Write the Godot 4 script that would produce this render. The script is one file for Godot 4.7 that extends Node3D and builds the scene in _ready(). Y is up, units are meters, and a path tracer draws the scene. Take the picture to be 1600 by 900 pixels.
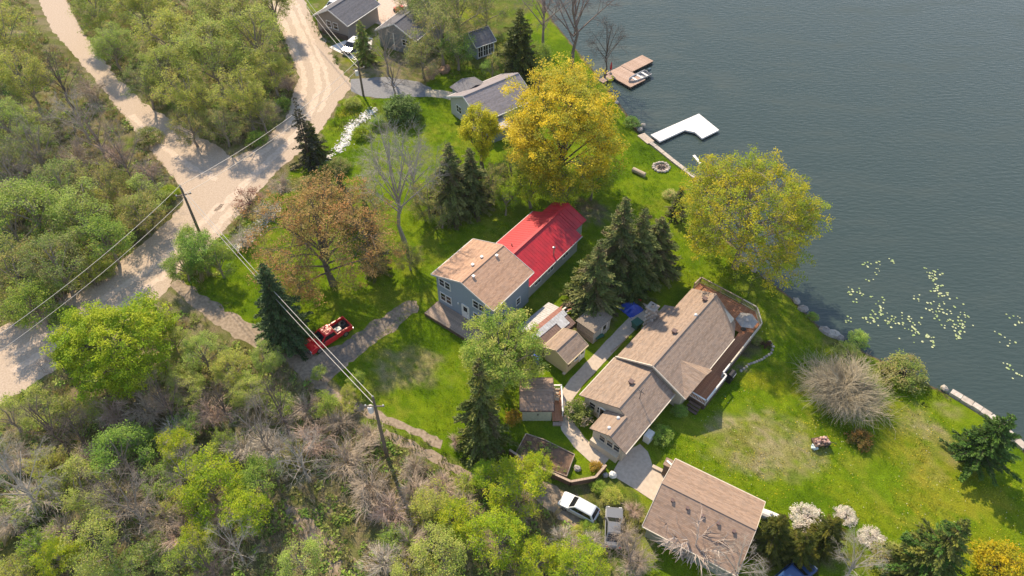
extends Node3D

# ---------------------------------------------------------------- mesh collector
class MB:
	var v := PackedVector3Array()
	var n := PackedVector3Array()
	var uv := PackedVector2Array()
	var c := PackedColorArray()
	var col := Color(1, 1, 1)
	func tri(a: Vector3, b: Vector3, d: Vector3) -> void:
		# counter-clockwise seen from outside
		var nn := (b - a).cross(d - a)
		if nn.length_squared() < 1e-14:
			return
		nn = nn.normalized()
		var t := Vector3(nn.z, 0, -nn.x)
		if t.length_squared() < 1e-6:
			t = Vector3(1, 0, 0)
		t = t.normalized()
		var bt := nn.cross(t)
		for p in [a, d, b]:
			v.append(p); n.append(nn); uv.append(Vector2(t.dot(p), -bt.dot(p))); c.append(col)
	func quad(a: Vector3, b: Vector3, d: Vector3, e: Vector3) -> void:
		tri(a, b, d); tri(a, d, e)
	func box(o: Vector3, s: Vector3, bas := Basis()) -> void:
		var x := bas.x * s.x * 0.5
		var y := bas.y * s.y * 0.5
		var z := bas.z * s.z * 0.5
		var p := []
		for i in 8:
			p.append(o + (x if i & 1 else -x) + (y if i & 2 else -y) + (z if i & 4 else -z))
		quad(p[4], p[5], p[7], p[6]); quad(p[1], p[0], p[2], p[3])
		quad(p[5], p[1], p[3], p[7]); quad(p[0], p[4], p[6], p[2])
		quad(p[6], p[7], p[3], p[2]); quad(p[0], p[1], p[5], p[4])
	func beam(a: Vector3, b: Vector3, w: float, h: float) -> void:
		var d := b - a
		var len := d.length()
		var z := d / len
		var up := Vector3.UP if absf(z.y) < 0.95 else Vector3.RIGHT
		var x := up.cross(z).normalized()
		box((a + b) * 0.5, Vector3(w, h, len), Basis(x, z.cross(x), z))
	func slab(pts: Array, th: float) -> void:
		# convex polygon, counter-clockwise seen from above, thickened downwards
		var k := pts.size()
		var d := Vector3(0, -th, 0)
		for i in range(1, k - 1):
			tri(pts[0], pts[i], pts[i + 1])
			tri(pts[0] + d, pts[i + 1] + d, pts[i] + d)
		for i in k:
			var a: Vector3 = pts[i]
			var b: Vector3 = pts[(i + 1) % k]
			quad(a + d, b + d, b, a)
	func prism_x(zy: Array, x0: float, x1: float) -> void:
		# convex section in (z, y), running up the +z side and down the -z side
		zy = zy.duplicate()
		zy.reverse()
		var k := zy.size()
		for i in range(1, k - 1):
			tri(Vector3(x1, zy[0].y, zy[0].x), Vector3(x1, zy[i].y, zy[i].x), Vector3(x1, zy[i + 1].y, zy[i + 1].x))
			tri(Vector3(x0, zy[0].y, zy[0].x), Vector3(x0, zy[i + 1].y, zy[i + 1].x), Vector3(x0, zy[i].y, zy[i].x))
		for i in k:
			var a: Vector2 = zy[i]
			var b: Vector2 = zy[(i + 1) % k]
			quad(Vector3(x0, a.y, a.x), Vector3(x0, b.y, b.x), Vector3(x1, b.y, b.x), Vector3(x1, a.y, a.x))
	func tube(pts: Array, rad: Array, seg: int, cap := true) -> void:
		var rings := []
		var k := pts.size()
		for i in k:
			var d: Vector3 = (pts[mini(i + 1, k - 1)] - pts[maxi(i - 1, 0)]).normalized()
			var x := d.cross(Vector3(0.31, 0.17, 0.93)).normalized()
			var y := d.cross(x)
			var ring := []
			for s in seg:
				var a := TAU * s / seg
				ring.append(pts[i] + (x * cos(a) + y * sin(a)) * rad[i])
			rings.append(ring)
		for i in k - 1:
			for s in seg:
				var s2 := (s + 1) % seg
				quad(rings[i][s], rings[i][s2], rings[i + 1][s2], rings[i + 1][s])
		if cap:
			for i in range(1, seg - 1):
				tri(rings[k - 1][0], rings[k - 1][i], rings[k - 1][i + 1])
				tri(rings[0][0], rings[0][i + 1], rings[0][i])
	func lathe(o: Vector3, prof: Array, seg: int) -> void:
		# profile of (radius, y)
		for i in prof.size() - 1:
			for s in seg:
				var a := TAU * s / seg
				var b := TAU * (s + 1) / seg
				var p: Vector2 = prof[i]
				var q: Vector2 = prof[i + 1]
				quad(o + Vector3(cos(b) * p.x, p.y, sin(b) * p.x), o + Vector3(cos(a) * p.x, p.y, sin(a) * p.x), o + Vector3(cos(a) * q.x, q.y, sin(a) * q.x), o + Vector3(cos(b) * q.x, q.y, sin(b) * q.x))
	func loft(rings: Array, cap := true) -> void:
		var k: int = rings[0].size()
		for i in rings.size() - 1:
			for s in k:
				var s2 := (s + 1) % k
				quad(rings[i][s], rings[i][s2], rings[i + 1][s2], rings[i + 1][s])
		if cap:
			for s in range(1, k - 1):
				var m: int = rings.size() - 1
				tri(rings[m][0], rings[m][s], rings[m][s + 1])
				tri(rings[0][0], rings[0][s + 1], rings[0][s])
	func rock(o: Vector3, s: Vector3, rng: RandomNumberGenerator) -> void:
		var rows := []
		for i in range(0, 5):
			var ring := []
			var ph := -PI / 2 + PI * i / 4.0
			for j in 7:
				var a := TAU * j / 7.0
				var r := rng.randf_range(0.78, 1.12)
				ring.append(o + Vector3(cos(a) * cos(ph) * s.x * r, sin(ph) * s.y * r, sin(a) * cos(ph) * s.z * r))
			rows.append(ring)
		for i in 4:
			for j in 7:
				var j2 := (j + 1) % 7
				quad(rows[i][j2], rows[i][j], rows[i + 1][j], rows[i + 1][j2])
	func leaf(o: Vector3, dir: Vector3, side: Vector3, l: float, w: float) -> void:
		# a folded diamond leaf
		var a := o
		var b := o + dir * l
		var m := o + dir * l * 0.5
		var up := dir.cross(side) * w * 0.25
		var p := m + side * w * 0.5 + up
		var q := m - side * w * 0.5 + up
		v.append(a); v.append(p); v.append(b); v.append(a); v.append(b); v.append(q)
		for i in 6:
			c.append(col)
	func mesh(flat := false, uvs := true) -> ArrayMesh:
		var ar := []
		ar.resize(Mesh.ARRAY_MAX)
		ar[Mesh.ARRAY_VERTEX] = v
		if not flat:
			ar[Mesh.ARRAY_NORMAL] = n
		if uvs and not flat:
			ar[Mesh.ARRAY_TEX_UV] = uv
		ar[Mesh.ARRAY_COLOR] = c
		var m := ArrayMesh.new()
		m.add_surface_from_arrays(Mesh.PRIMITIVE_TRIANGLES, ar)
		return m

# ---------------------------------------------------------------- scene helpers
var M := {}
var names := {}
var rng := RandomNumberGenerator.new()

func numbered(called: String) -> String:
	if not names.has(called):
		names[called] = 0
		return called
	names[called] += 1
	return "%s_%03d" % [called, names[called]]

func tag(o: Node, label: String, category: String, group := "", kind := "") -> Node:
	if label: o.set_meta("label", label)
	if category: o.set_meta("category", category)
	if group: o.set_meta("group", group)
	if kind: o.set_meta("kind", kind)
	return o

func thing(called: String, label: String, category: String, at := Vector3.ZERO, turn := 0.0, group := "") -> Node3D:
	var o := Node3D.new()
	o.name = numbered(called)
	add_child(o)
	o.position = at
	o.rotation_degrees.y = turn
	tag(o, label, category, group)
	return o

func put(parent: Node, called: String, m: Mesh, mat: Material, at := Vector3.ZERO, turn := 0.0) -> MeshInstance3D:
	var o := MeshInstance3D.new()
	o.name = numbered(called) if parent == self else called
	o.mesh = m
	o.material_override = mat
	parent.add_child(o, true)
	o.position = at
	o.rotation_degrees.y = turn
	return o

func struct(called: String, m: Mesh, mat: Material) -> MeshInstance3D:
	var o := put(self, called, m, mat)
	o.set_meta("kind", "structure")
	return o

func one(called: String, label: String, category: String, m: Mesh, mat: Material, at := Vector3.ZERO, turn := 0.0, group := "") -> MeshInstance3D:
	var o := put(self, called, m, mat, at, turn)
	tag(o, label, category, group)
	return o

func lin(r: float, g: float, b: float) -> Color:
	return Color(r, g, b).linear_to_srgb()

func mat(c: Color, rough := 0.8, metal := 0.0) -> StandardMaterial3D:
	var m := StandardMaterial3D.new()
	m.albedo_color = c.linear_to_srgb()
	m.roughness = rough
	m.metallic = metal
	return m

func vmat(rough := 0.7) -> StandardMaterial3D:
	var m := mat(Color(1, 1, 1), rough)
	m.vertex_color_use_as_albedo = true
	return m

func leafmat(tint: Color, back: float) -> StandardMaterial3D:
	var m := vmat(0.55)
	m.albedo_color = tint.linear_to_srgb()
	m.backlight_enabled = true
	m.backlight = Color(back, back, back * 0.55).linear_to_srgb()
	m.metallic_specular = 0.3
	return m

func noise_tex(freq: float, seed_: int, lo: float, hi: float, size := 512, oct := 4, tint_lo := Color(1, 1, 1), tint_hi := Color(1, 1, 1)) -> NoiseTexture2D:
	var f := FastNoiseLite.new()
	f.seed = seed_
	f.noise_type = FastNoiseLite.TYPE_SIMPLEX_SMOOTH
	f.frequency = freq
	f.fractal_octaves = oct
	var t := NoiseTexture2D.new()
	t.width = size
	t.height = size
	t.seamless = true
	t.noise = f
	var gr := Gradient.new()
	gr.set_color(0, (tint_lo * lo).linear_to_srgb())
	gr.set_color(1, (tint_hi * hi).linear_to_srgb())
	t.color_ramp = gr
	return t

func tri_tex(m: StandardMaterial3D, t: Texture2D, per_metre: float, world := true) -> StandardMaterial3D:
	m.albedo_texture = t
	m.uv1_triplanar = true
	m.uv1_world_triplanar = world
	m.uv1_scale = Vector3.ONE * per_metre
	return m

func uv_tex(m: StandardMaterial3D, t: Texture2D, per_metre: float) -> StandardMaterial3D:
	m.albedo_texture = t
	m.uv1_scale = Vector3.ONE * per_metre
	return m

func shingle_tex(seed_: int) -> ImageTexture:
	# tabs 0.33 m wide in courses of 0.145 m, tile of 4 x 4 m
	var r := RandomNumberGenerator.new()
	r.seed = seed_
	var im := Image.create(512, 512, false, Image.FORMAT_RGB8)
	for row in 28:
		var y0 := row * 512 / 28
		var y1 := (row + 1) * 512 / 28
		var off := r.randi_range(0, 40)
		var course := r.randf_range(0.93, 1.05)
		for k in 13:
			var x0 := k * 512 / 13 + off
			var w := 512 / 13 + 1
			var t := course * r.randf_range(0.87, 1.0)
			var warm := r.randf_range(-0.015, 0.015)
			var cc := Color(t + warm, t, t - warm * 1.3).clamp()
			for xx in [x0, x0 - 512]:
				im.fill_rect(Rect2i(xx, y0, w, y1 - y0), cc)
				im.fill_rect(Rect2i(xx, y0, 1, y1 - y0), cc * 0.92)
		im.fill_rect(Rect2i(0, y1 - 2, 512, 2), Color(0.8, 0.78, 0.77))
	for k in 60000:
		var x := r.randi_range(0, 511)
		var y := r.randi_range(0, 511)
		im.set_pixel(x, y, im.get_pixel(x, y) * r.randf_range(0.92, 1.06))
	return ImageTexture.create_from_image(im)

func board_tex(seed_: int, n: int, lo: float) -> ImageTexture:
	# n boards across u, long grain along v
	var r := RandomNumberGenerator.new()
	r.seed = seed_
	var im := Image.create(256, 256, false, Image.FORMAT_RGB8)
	for x in 256:
		var t := r.randf_range(lo, 1.0)
		im.fill_rect(Rect2i(x, 0, 1, 256), Color(t, t, t))
	for k in 900:
		var t := r.randf_range(lo * 0.9, 1.0)
		im.fill_rect(Rect2i(r.randi_range(0, 255), r.randi_range(0, 255), 1, r.randi_range(8, 60)), Color(t, t * 0.98, t * 0.95))
	for k in n:
		im.fill_rect(Rect2i(k * 256 / n, 0, 2, 256), Color(0.45, 0.43, 0.4))
	return ImageTexture.create_from_image(im)

# ---------------------------------------------------------------- plants
func rdir(r: RandomNumberGenerator) -> Vector3:
	var z := r.randf_range(-1, 1)
	var a := r.randf_range(0, TAU)
	var s := sqrt(1 - z * z)
	return Vector3(cos(a) * s, z, sin(a) * s)

func clump(mb: MB, r: RandomNumberGenerator, o: Vector3, rad: float, count: int, size: float, pal: Array, spread := 1.0) -> void:
	var base: Color = pal[r.randi() % pal.size()]
	var k := r.randf_range(0.82, 1.15)
	base = Color(base.r * k, base.g * k, base.b * k)
	for i in count:
		var d := rdir(r)
		var p := o + d * rad * pow(r.randf(), 0.6) * Vector3(1, 0.75, 1)
		var q := r.randf_range(0.85, 1.15)
		mb.col = Color(base.r * q, base.g * q, base.b * q)
		var f := ((rdir(r) + Vector3(d.x, -0.2, d.z)) * Vector3(1, 0.55, 1)).normalized()
		var s := f.cross(Vector3.UP + rdir(r) * 0.55).normalized()
		var l := size * r.randf_range(0.7, 1.25)
		mb.leaf(p, f, s, l, l * 0.72)

func bez(a: Vector3, m: Vector3, b: Vector3, t: float) -> Vector3:
	return a.lerp(m, t).lerp(m.lerp(b, t), t)

# a broadleaf tree: returns [wood, crown, radius]; crown radius R, centre at height hc, vertical radius ry
func broadleaf(seed_: int, R: float, hc: float, ry: float, limbs: int, subs: int, tips: int, leaves: int, lsize: float, crad: float, pal: Array, bark: Color, twigs := false, low := 0.0, gaps := 0.0) -> Array:
	var r := RandomNumberGenerator.new()
	r.seed = seed_
	var w := MB.new()
	var cr := MB.new()
	w.col = bark
	var top := hc + ry * 0.55
	var tr := 0.02 * (hc + ry) + 0.03
	if leaves == 0:
		tr *= 0.62
	var tp := [Vector3.ZERO]
	var trad := [tr * 1.35]
	for i in range(1, 6):
		var t := i / 5.0
		tp.append(Vector3(r.randf_range(-1, 1) * 0.035 * top, top * t, r.randf_range(-1, 1) * 0.035 * top))
		trad.append(tr * (1.05 - 0.85 * t))
	w.tube(tp, trad, 7)
	var envelope := func(d: Vector3, k: float) -> Vector3:
		return Vector3(d.x * R * k, hc + d.y * ry * k, d.z * R * k)
	# an uneven outline: a few lobes
	var lobes := []
	for i in 9:
		lobes.append([rdir(r), r.randf_range(-0.42, 0.3)])
	var reach := func(d: Vector3) -> float:
		var k := 1.06
		for l in lobes:
			k += l[1] * maxf(0.0, d.dot(l[0]) - 0.4) * 1.6
		return clampf(k, 0.55, 1.25)
	for i in limbs:
		var el := lerpf(-0.55 + low, 0.96, pow((i + 0.5) / limbs, 0.85)) + r.randf_range(-0.1, 0.1)
		el = clampf(el, -0.9, 0.98)
		var az := i * 2.39996 + r.randf_range(-0.35, 0.35)
		if r.randf() < gaps:
			continue
		var hd := sqrt(1 - el * el)
		var d := Vector3(cos(az) * hd, el, sin(az) * hd)
		var e: Vector3 = envelope.call(d, reach.call(d) * r.randf_range(0.6, 0.82))
		var y0 := clampf(e.y * 0.55 - R * 0.1, hc - ry * 0.95, top * 0.95)
		var s := Vector3(0, maxf(y0, 0.12 * hc), 0)
		var m := s.lerp(e, 0.5) + Vector3(0, r.randf_range(0.02, 0.14) * R, 0)
		var lr := tr * r.randf_range(0.32, 0.5)
		w.tube([s, bez(s, m, e, 0.33), bez(s, m, e, 0.66), e], [lr, lr * 0.75, lr * 0.5, lr * 0.28], 5, false)
		for j in subs:
			var t := lerpf(0.35, 1.0, (j + 0.6) / subs)
			var b := bez(s, m, e, t)
			var dd := (d + rdir(r) * 0.75).normalized()
			var kk: float = reach.call(dd) * r.randf_range(0.78, 1.0)
			var se: Vector3 = b.lerp(envelope.call(dd, kk), r.randf_range(0.35, 0.7))
			var sm := b.lerp(se, 0.5) + Vector3(0, 0.03 * R, 0)
			var sr := lr * 0.32
			w.tube([b, sm, se], [sr, sr * 0.7, sr * 0.4], 4, false)
			for q in tips:
				var tt := lerpf(0.4, 1.0, (q + 0.6) / tips)
				var o := bez(b, sm, se, tt)
				var td := (dd + rdir(r) * 1.0 + Vector3(0, 0.15, 0)).normalized()
				var te := o + td * R * r.randf_range(0.08, 0.28)
				w.tube([o, te], [sr * 0.4, sr * 0.16], 3, false)
				if twigs:
					for z in (7 if leaves == 0 else 3):
						var p := o.lerp(te, r.randf_range(0.2, 1.0))
						w.tube([p, p + (td + rdir(r) * 0.9).normalized() * R * r.randf_range(0.06, 0.16)], [sr * 0.22, sr * 0.08], 3, false)
				if leaves > 0:
					clump(cr, r, te, crad * r.randf_range(0.7, 1.3), leaves, lsize, pal)
	return [w.mesh(), cr.mesh(true) if leaves > 0 else null, R * 0.88]

func conifer(seed_: int, h: float, R: float, pal: Array, droop: float, dens := 1.0, sparse := 0.0, bark := Color(0.09, 0.065, 0.05)) -> Array:
	var r := RandomNumberGenerator.new()
	r.seed = seed_
	var w := MB.new()
	var cr := MB.new()
	w.col = bark
	w.tube([Vector3.ZERO, Vector3(0, h * 0.5, 0), Vector3(0, h, 0)], [0.016 * h + 0.04, 0.01 * h, 0.01], 6)
	var levels := int(h * 3.0 * dens)
	for i in levels:
		var t := (i + 0.5) / levels
		var y := h * lerpf(0.06, 0.985, t)
		var L := R * pow(1.0 - t, 0.8) * r.randf_range(0.7, 1.12) * (1.0 + 0.13 * sin(t * 17.0 + seed_)) + 0.14
		var nb := 7 if t < 0.7 else 5
		for b in nb:
			if r.randf() < sparse:
				continue
			var az := TAU * b / nb + i * 1.1 + r.randf_range(-0.3, 0.3)
			var len := L * r.randf_range(0.55, 1.2)
			var d := Vector3(cos(az), 0, sin(az))
			var s := Vector3(0, y, 0)
			var e := s + d * len + Vector3(0, -droop * len * r.randf_range(0.7, 1.2) + 0.25 * t * len, 0)
			var m := s.lerp(e, 0.55) + Vector3(0, 0.05 * len, 0)
			w.tube([s, m, e], [0.012 + 0.008 * len, 0.01 + 0.004 * len, 0.005], 3, false)
			var side := d.cross(Vector3.UP)
			var base: Color = pal[r.randi() % pal.size()]
			var k := r.randf_range(0.8, 1.2)
			var steps := int(3 + len * 5.0 * dens)
			for q in steps:
				var u := lerpf(0.18, 1.0, (q + 0.5) / steps)
				var o := bez(s, m, e, u)
				var q2 := r.randf_range(0.8, 1.2) * k
				cr.col = Color(base.r * q2, base.g * q2, base.b * q2)
				for sg in [-1.0, 1.0]:
					var f: Vector3 = (d * 0.75 + side * sg * r.randf_range(0.4, 1.0) + Vector3(0, r.randf_range(-0.45, 0.2), 0)).normalized()
					var ll := minf(0.55, 0.2 + len * 0.17) * (1.15 - 0.5 * u) * r.randf_range(0.8, 1.25)
					var sd: Vector3 = f.cross(Vector3(0, 1, 0) + rdir(r) * 0.5).normalized()
					cr.leaf(o, f, sd, ll, ll * 0.42)
					cr.leaf(o + Vector3(0, 0.02, 0), (f + rdir(r) * 0.5).normalized(), f.cross(sd), ll * 0.8, ll * 0.34)
	return [w.mesh(), cr.mesh(true), R]

func shrub(seed_: int, R: float, ry: float, clumps: int, leaves: int, lsize: float, crad: float, pal: Array, bark: Color) -> Array:
	var r := RandomNumberGenerator.new()
	r.seed = seed_
	var w := MB.new()
	var cr := MB.new()
	w.col = bark
	for i in clumps:
		var d := rdir(r)
		d.y = absf(d.y)
		var k := r.randf_range(0.55, 1.0)
		var e := Vector3(d.x * R * k, ry * 0.25 + d.y * ry * 1.4 * k, d.z * R * k)
		if i % 2 == 0:
			var s := Vector3(r.randf_range(-0.12, 0.12) * R, 0, r.randf_range(-0.12, 0.12) * R)
			w.tube([s, s.lerp(e, 0.5) + Vector3(0, 0.2 * ry, 0), e], [0.02 + 0.008 * R, 0.015, 0.007], 3, false)
		clump(cr, r, e, crad * r.randf_range(0.7, 1.3), leaves, lsize, pal)
	return [w.mesh(), cr.mesh(true), R]

func brush(seed_: int, R: float, h: float, stems: int, forks: int, bark: Array, arch := 0.5, thick := 1.0) -> Array:
	# leafless many-stemmed shrub
	var r := RandomNumberGenerator.new()
	r.seed = seed_
	var w := MB.new()
	var t_ := MB.new()
	for i in stems:
		w.col = bark[r.randi() % bark.size()]
		var az := r.randf_range(0, TAU)
		var k := sqrt(r.randf())
		var d := Vector3(cos(az), 0, sin(az))
		var s := rdir(r) * Vector3(1, 0, 1) * R * 0.22
		k *= 0.78 + 0.22 * sin(az * 2.0 + seed_) + 0.12 * sin(az * 5.0)
		var e := d * R * k + Vector3(0, h * (1.05 - arch * k * k) * r.randf_range(0.5, 1.0) * (0.85 + 0.2 * sin(az * 3.0 + seed_)), 0)
		var m := s.lerp(e, 0.45) + Vector3(0, h * 0.42, 0)
		var pts := []
		for q in 5:
			pts.append(bez(s, m, e, q / 4.0))
		w.tube(pts, [0.035 * thick, 0.03 * thick, 0.022 * thick, 0.016 * thick, 0.008 * thick], 4, false)
		for q in forks:
			t_.col = bark[r.randi() % bark.size()]
			var o := bez(s, m, e, r.randf_range(0.25, 0.98))
			var f := (d + rdir(r) * 0.9 + Vector3(0, 0.3, 0)).normalized()
			var l := R * r.randf_range(0.12, 0.34)
			var x := o + f * l
			var bend := (f + rdir(r) * 0.5).normalized() * l * 0.6 - Vector3(0, arch * 0.12 * l, 0)
			t_.tube([o, x, x + bend], [0.013 * thick, 0.009 * thick, 0.004 * thick], 3, false)
	return [w.mesh(), t_.mesh(), R]

func thicket(seed_: int, R: float, h: float, stems: int, forks: int, bark: Array, pal: Array, leaves: int, lsize: float) -> Array:
	# many thin stems with small loose leaves along the twigs
	var r := RandomNumberGenerator.new()
	r.seed = seed_
	var w := MB.new()
	var cr := MB.new()
	for i in stems:
		w.col = bark[r.randi() % bark.size()]
		var az := r.randf_range(0, TAU)
		var k := pow(r.randf(), 0.6)
		var d := Vector3(cos(az), 0, sin(az))
		var s := d * R * 0.35 * r.randf()
		var e := d * R * k * r.randf_range(0.7, 1.1) + Vector3(0, h * (1.05 - 0.4 * k * k) * r.randf_range(0.55, 1.05), 0)
		var m := s.lerp(e, 0.45) + Vector3(0, h * 0.25, 0)
		var pts := []
		for q in 4:
			pts.append(bez(s, m, e, q / 3.0))
		w.tube(pts, [0.05, 0.036, 0.024, 0.01], 4, false)
		var lean: Color = pal[r.randi() % pal.size()]
		for q in forks:
			w.col = bark[r.randi() % bark.size()]
			var o := bez(s, m, e, r.randf_range(0.3, 1.0))
			var f := (d * 0.6 + rdir(r) + Vector3(0, 0.45, 0)).normalized()
			var l := R * r.randf_range(0.14, 0.36)
			var x := o + f * l
			w.tube([o, o.lerp(x, 0.5) + rdir(r) * l * 0.1, x], [0.014, 0.009, 0.004], 3, false)
			for z in 3:
				clump(cr, r, o.lerp(x, r.randf_range(0.35, 1.1)), R * 0.08, leaves, lsize, [lean, pal[r.randi() % pal.size()]])
	return [w.mesh(), cr.mesh(true), R]

var barkm: StandardMaterial3D

func plant(kind: String, label: String, category: String, proto: Array, mat_: Material, x: float, z: float, sc: Vector3, group := "", crown := "crown", wood := "trunk", y := 0.0) -> Node3D:
	var t := thing(kind, label, category, Vector3(x, y, z), rng.randf_range(0, 360), group)
	var a := put(t, wood, proto[0], barkm)
	a.scale = sc
	if proto[1]:
		var b := put(t, crown, proto[1], mat_ if mat_ else barkm)
		b.scale = sc
	return t

# ---------------------------------------------------------------- ground
var xs := PackedFloat32Array()
var zs := PackedFloat32Array()
var gcol := PackedColorArray()
var gy := PackedFloat32Array()
var shore := PackedVector2Array()
var lake_poly := PackedVector2Array()
const WATER := -0.5

func axis(a: float, b: float, step: float, far_a: float, far_b: float) -> PackedFloat32Array:
	var out := PackedFloat32Array()
	var pre := []
	var s := step
	var p := a
	while p > far_a:
		s *= 1.35
		p -= s
		pre.append(p)
	pre.reverse()
	for q in pre: out.append(q)
	p = a
	while p < b:
		out.append(p)
		p += step
	s = step
	while p < far_b:
		out.append(p)
		s *= 1.35
		p += s
	out.append(p)
	return out

func lower(ar: PackedFloat32Array, x: float) -> int:
	return clampi(ar.bsearch(x), 0, ar.size() - 1)

var n_edge := FastNoiseLite.new()
var n_tone := FastNoiseLite.new()

func paint_poly(poly: Array, cols: Array, wobble := 0.8, amount := 1.0) -> void:
	var pp := PackedVector2Array(poly)
	var lo := pp[0]
	var hi := pp[0]
	for q in pp:
		lo = lo.min(q); hi = hi.max(q)
	for j in range(lower(zs, lo.y - wobble), lower(zs, hi.y + wobble) + 1):
		for i in range(lower(xs, lo.x - wobble), lower(xs, hi.x + wobble) + 1):
			var x := xs[i]
			var z := zs[j]
			var q := Vector2(x + n_edge.get_noise_2d(x, z) * wobble * 2.0, z + n_edge.get_noise_2d(x + 91.0, z - 47.0) * wobble * 2.0)
			if Geometry2D.is_point_in_polygon(q, pp):
				var k := j * xs.size() + i
				gcol[k] = gcol[k].lerp(tone(cols, x, z), amount)

func paint_spot(at: Vector2, rx: float, rz: float, cols: Array, amount := 1.0, turn := 0.0) -> void:
	# a patch of other growth with a ragged outline
	var m := maxf(rx, rz) * 1.3
	var cs := cos(deg_to_rad(turn))
	var sn := sin(deg_to_rad(turn))
	for j in range(lower(zs, at.y - m), lower(zs, at.y + m) + 1):
		for i in range(lower(xs, at.x - m), lower(xs, at.x + m) + 1):
			var dx := xs[i] - at.x
			var dz := zs[j] - at.y
			var d := Vector2((dx * cs + dz * sn) / rx, (dz * cs - dx * sn) / rz).length()
			d += n_edge.get_noise_2d(xs[i] * 1.7, zs[j] * 1.7) * 0.55
			var a := clampf((1.05 - d) / 0.5, 0, 1) * amount * clampf(0.75 + 1.1 * n_edge.get_noise_2d(xs[i] * 4.0, zs[j] * 4.0), 0, 1)
			if a > 0:
				var k := j * xs.size() + i
				gcol[k] = gcol[k].lerp(tone(cols, xs[i], zs[j]), a)

func tone(cols: Array, x: float, z: float) -> Color:
	var t := clampf(n_tone.get_noise_2d(x, z) * 1.3 + 0.5 + 0.25 * n_edge.get_noise_2d(x * 3.1, z * 3.1), 0, 0.999) * (cols.size() - 1)
	var k := int(t)
	return cols[k].lerp(cols[mini(k + 1, cols.size() - 1)], t - k)

func shore_distance(p: Vector2) -> float:
	var best := 1e9
	for i in shore.size() - 1:
		var q := Geometry2D.get_closest_point_to_segment(p, shore[i], shore[i + 1])
		best = minf(best, q.distance_squared_to(p))
	return sqrt(best)

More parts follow.
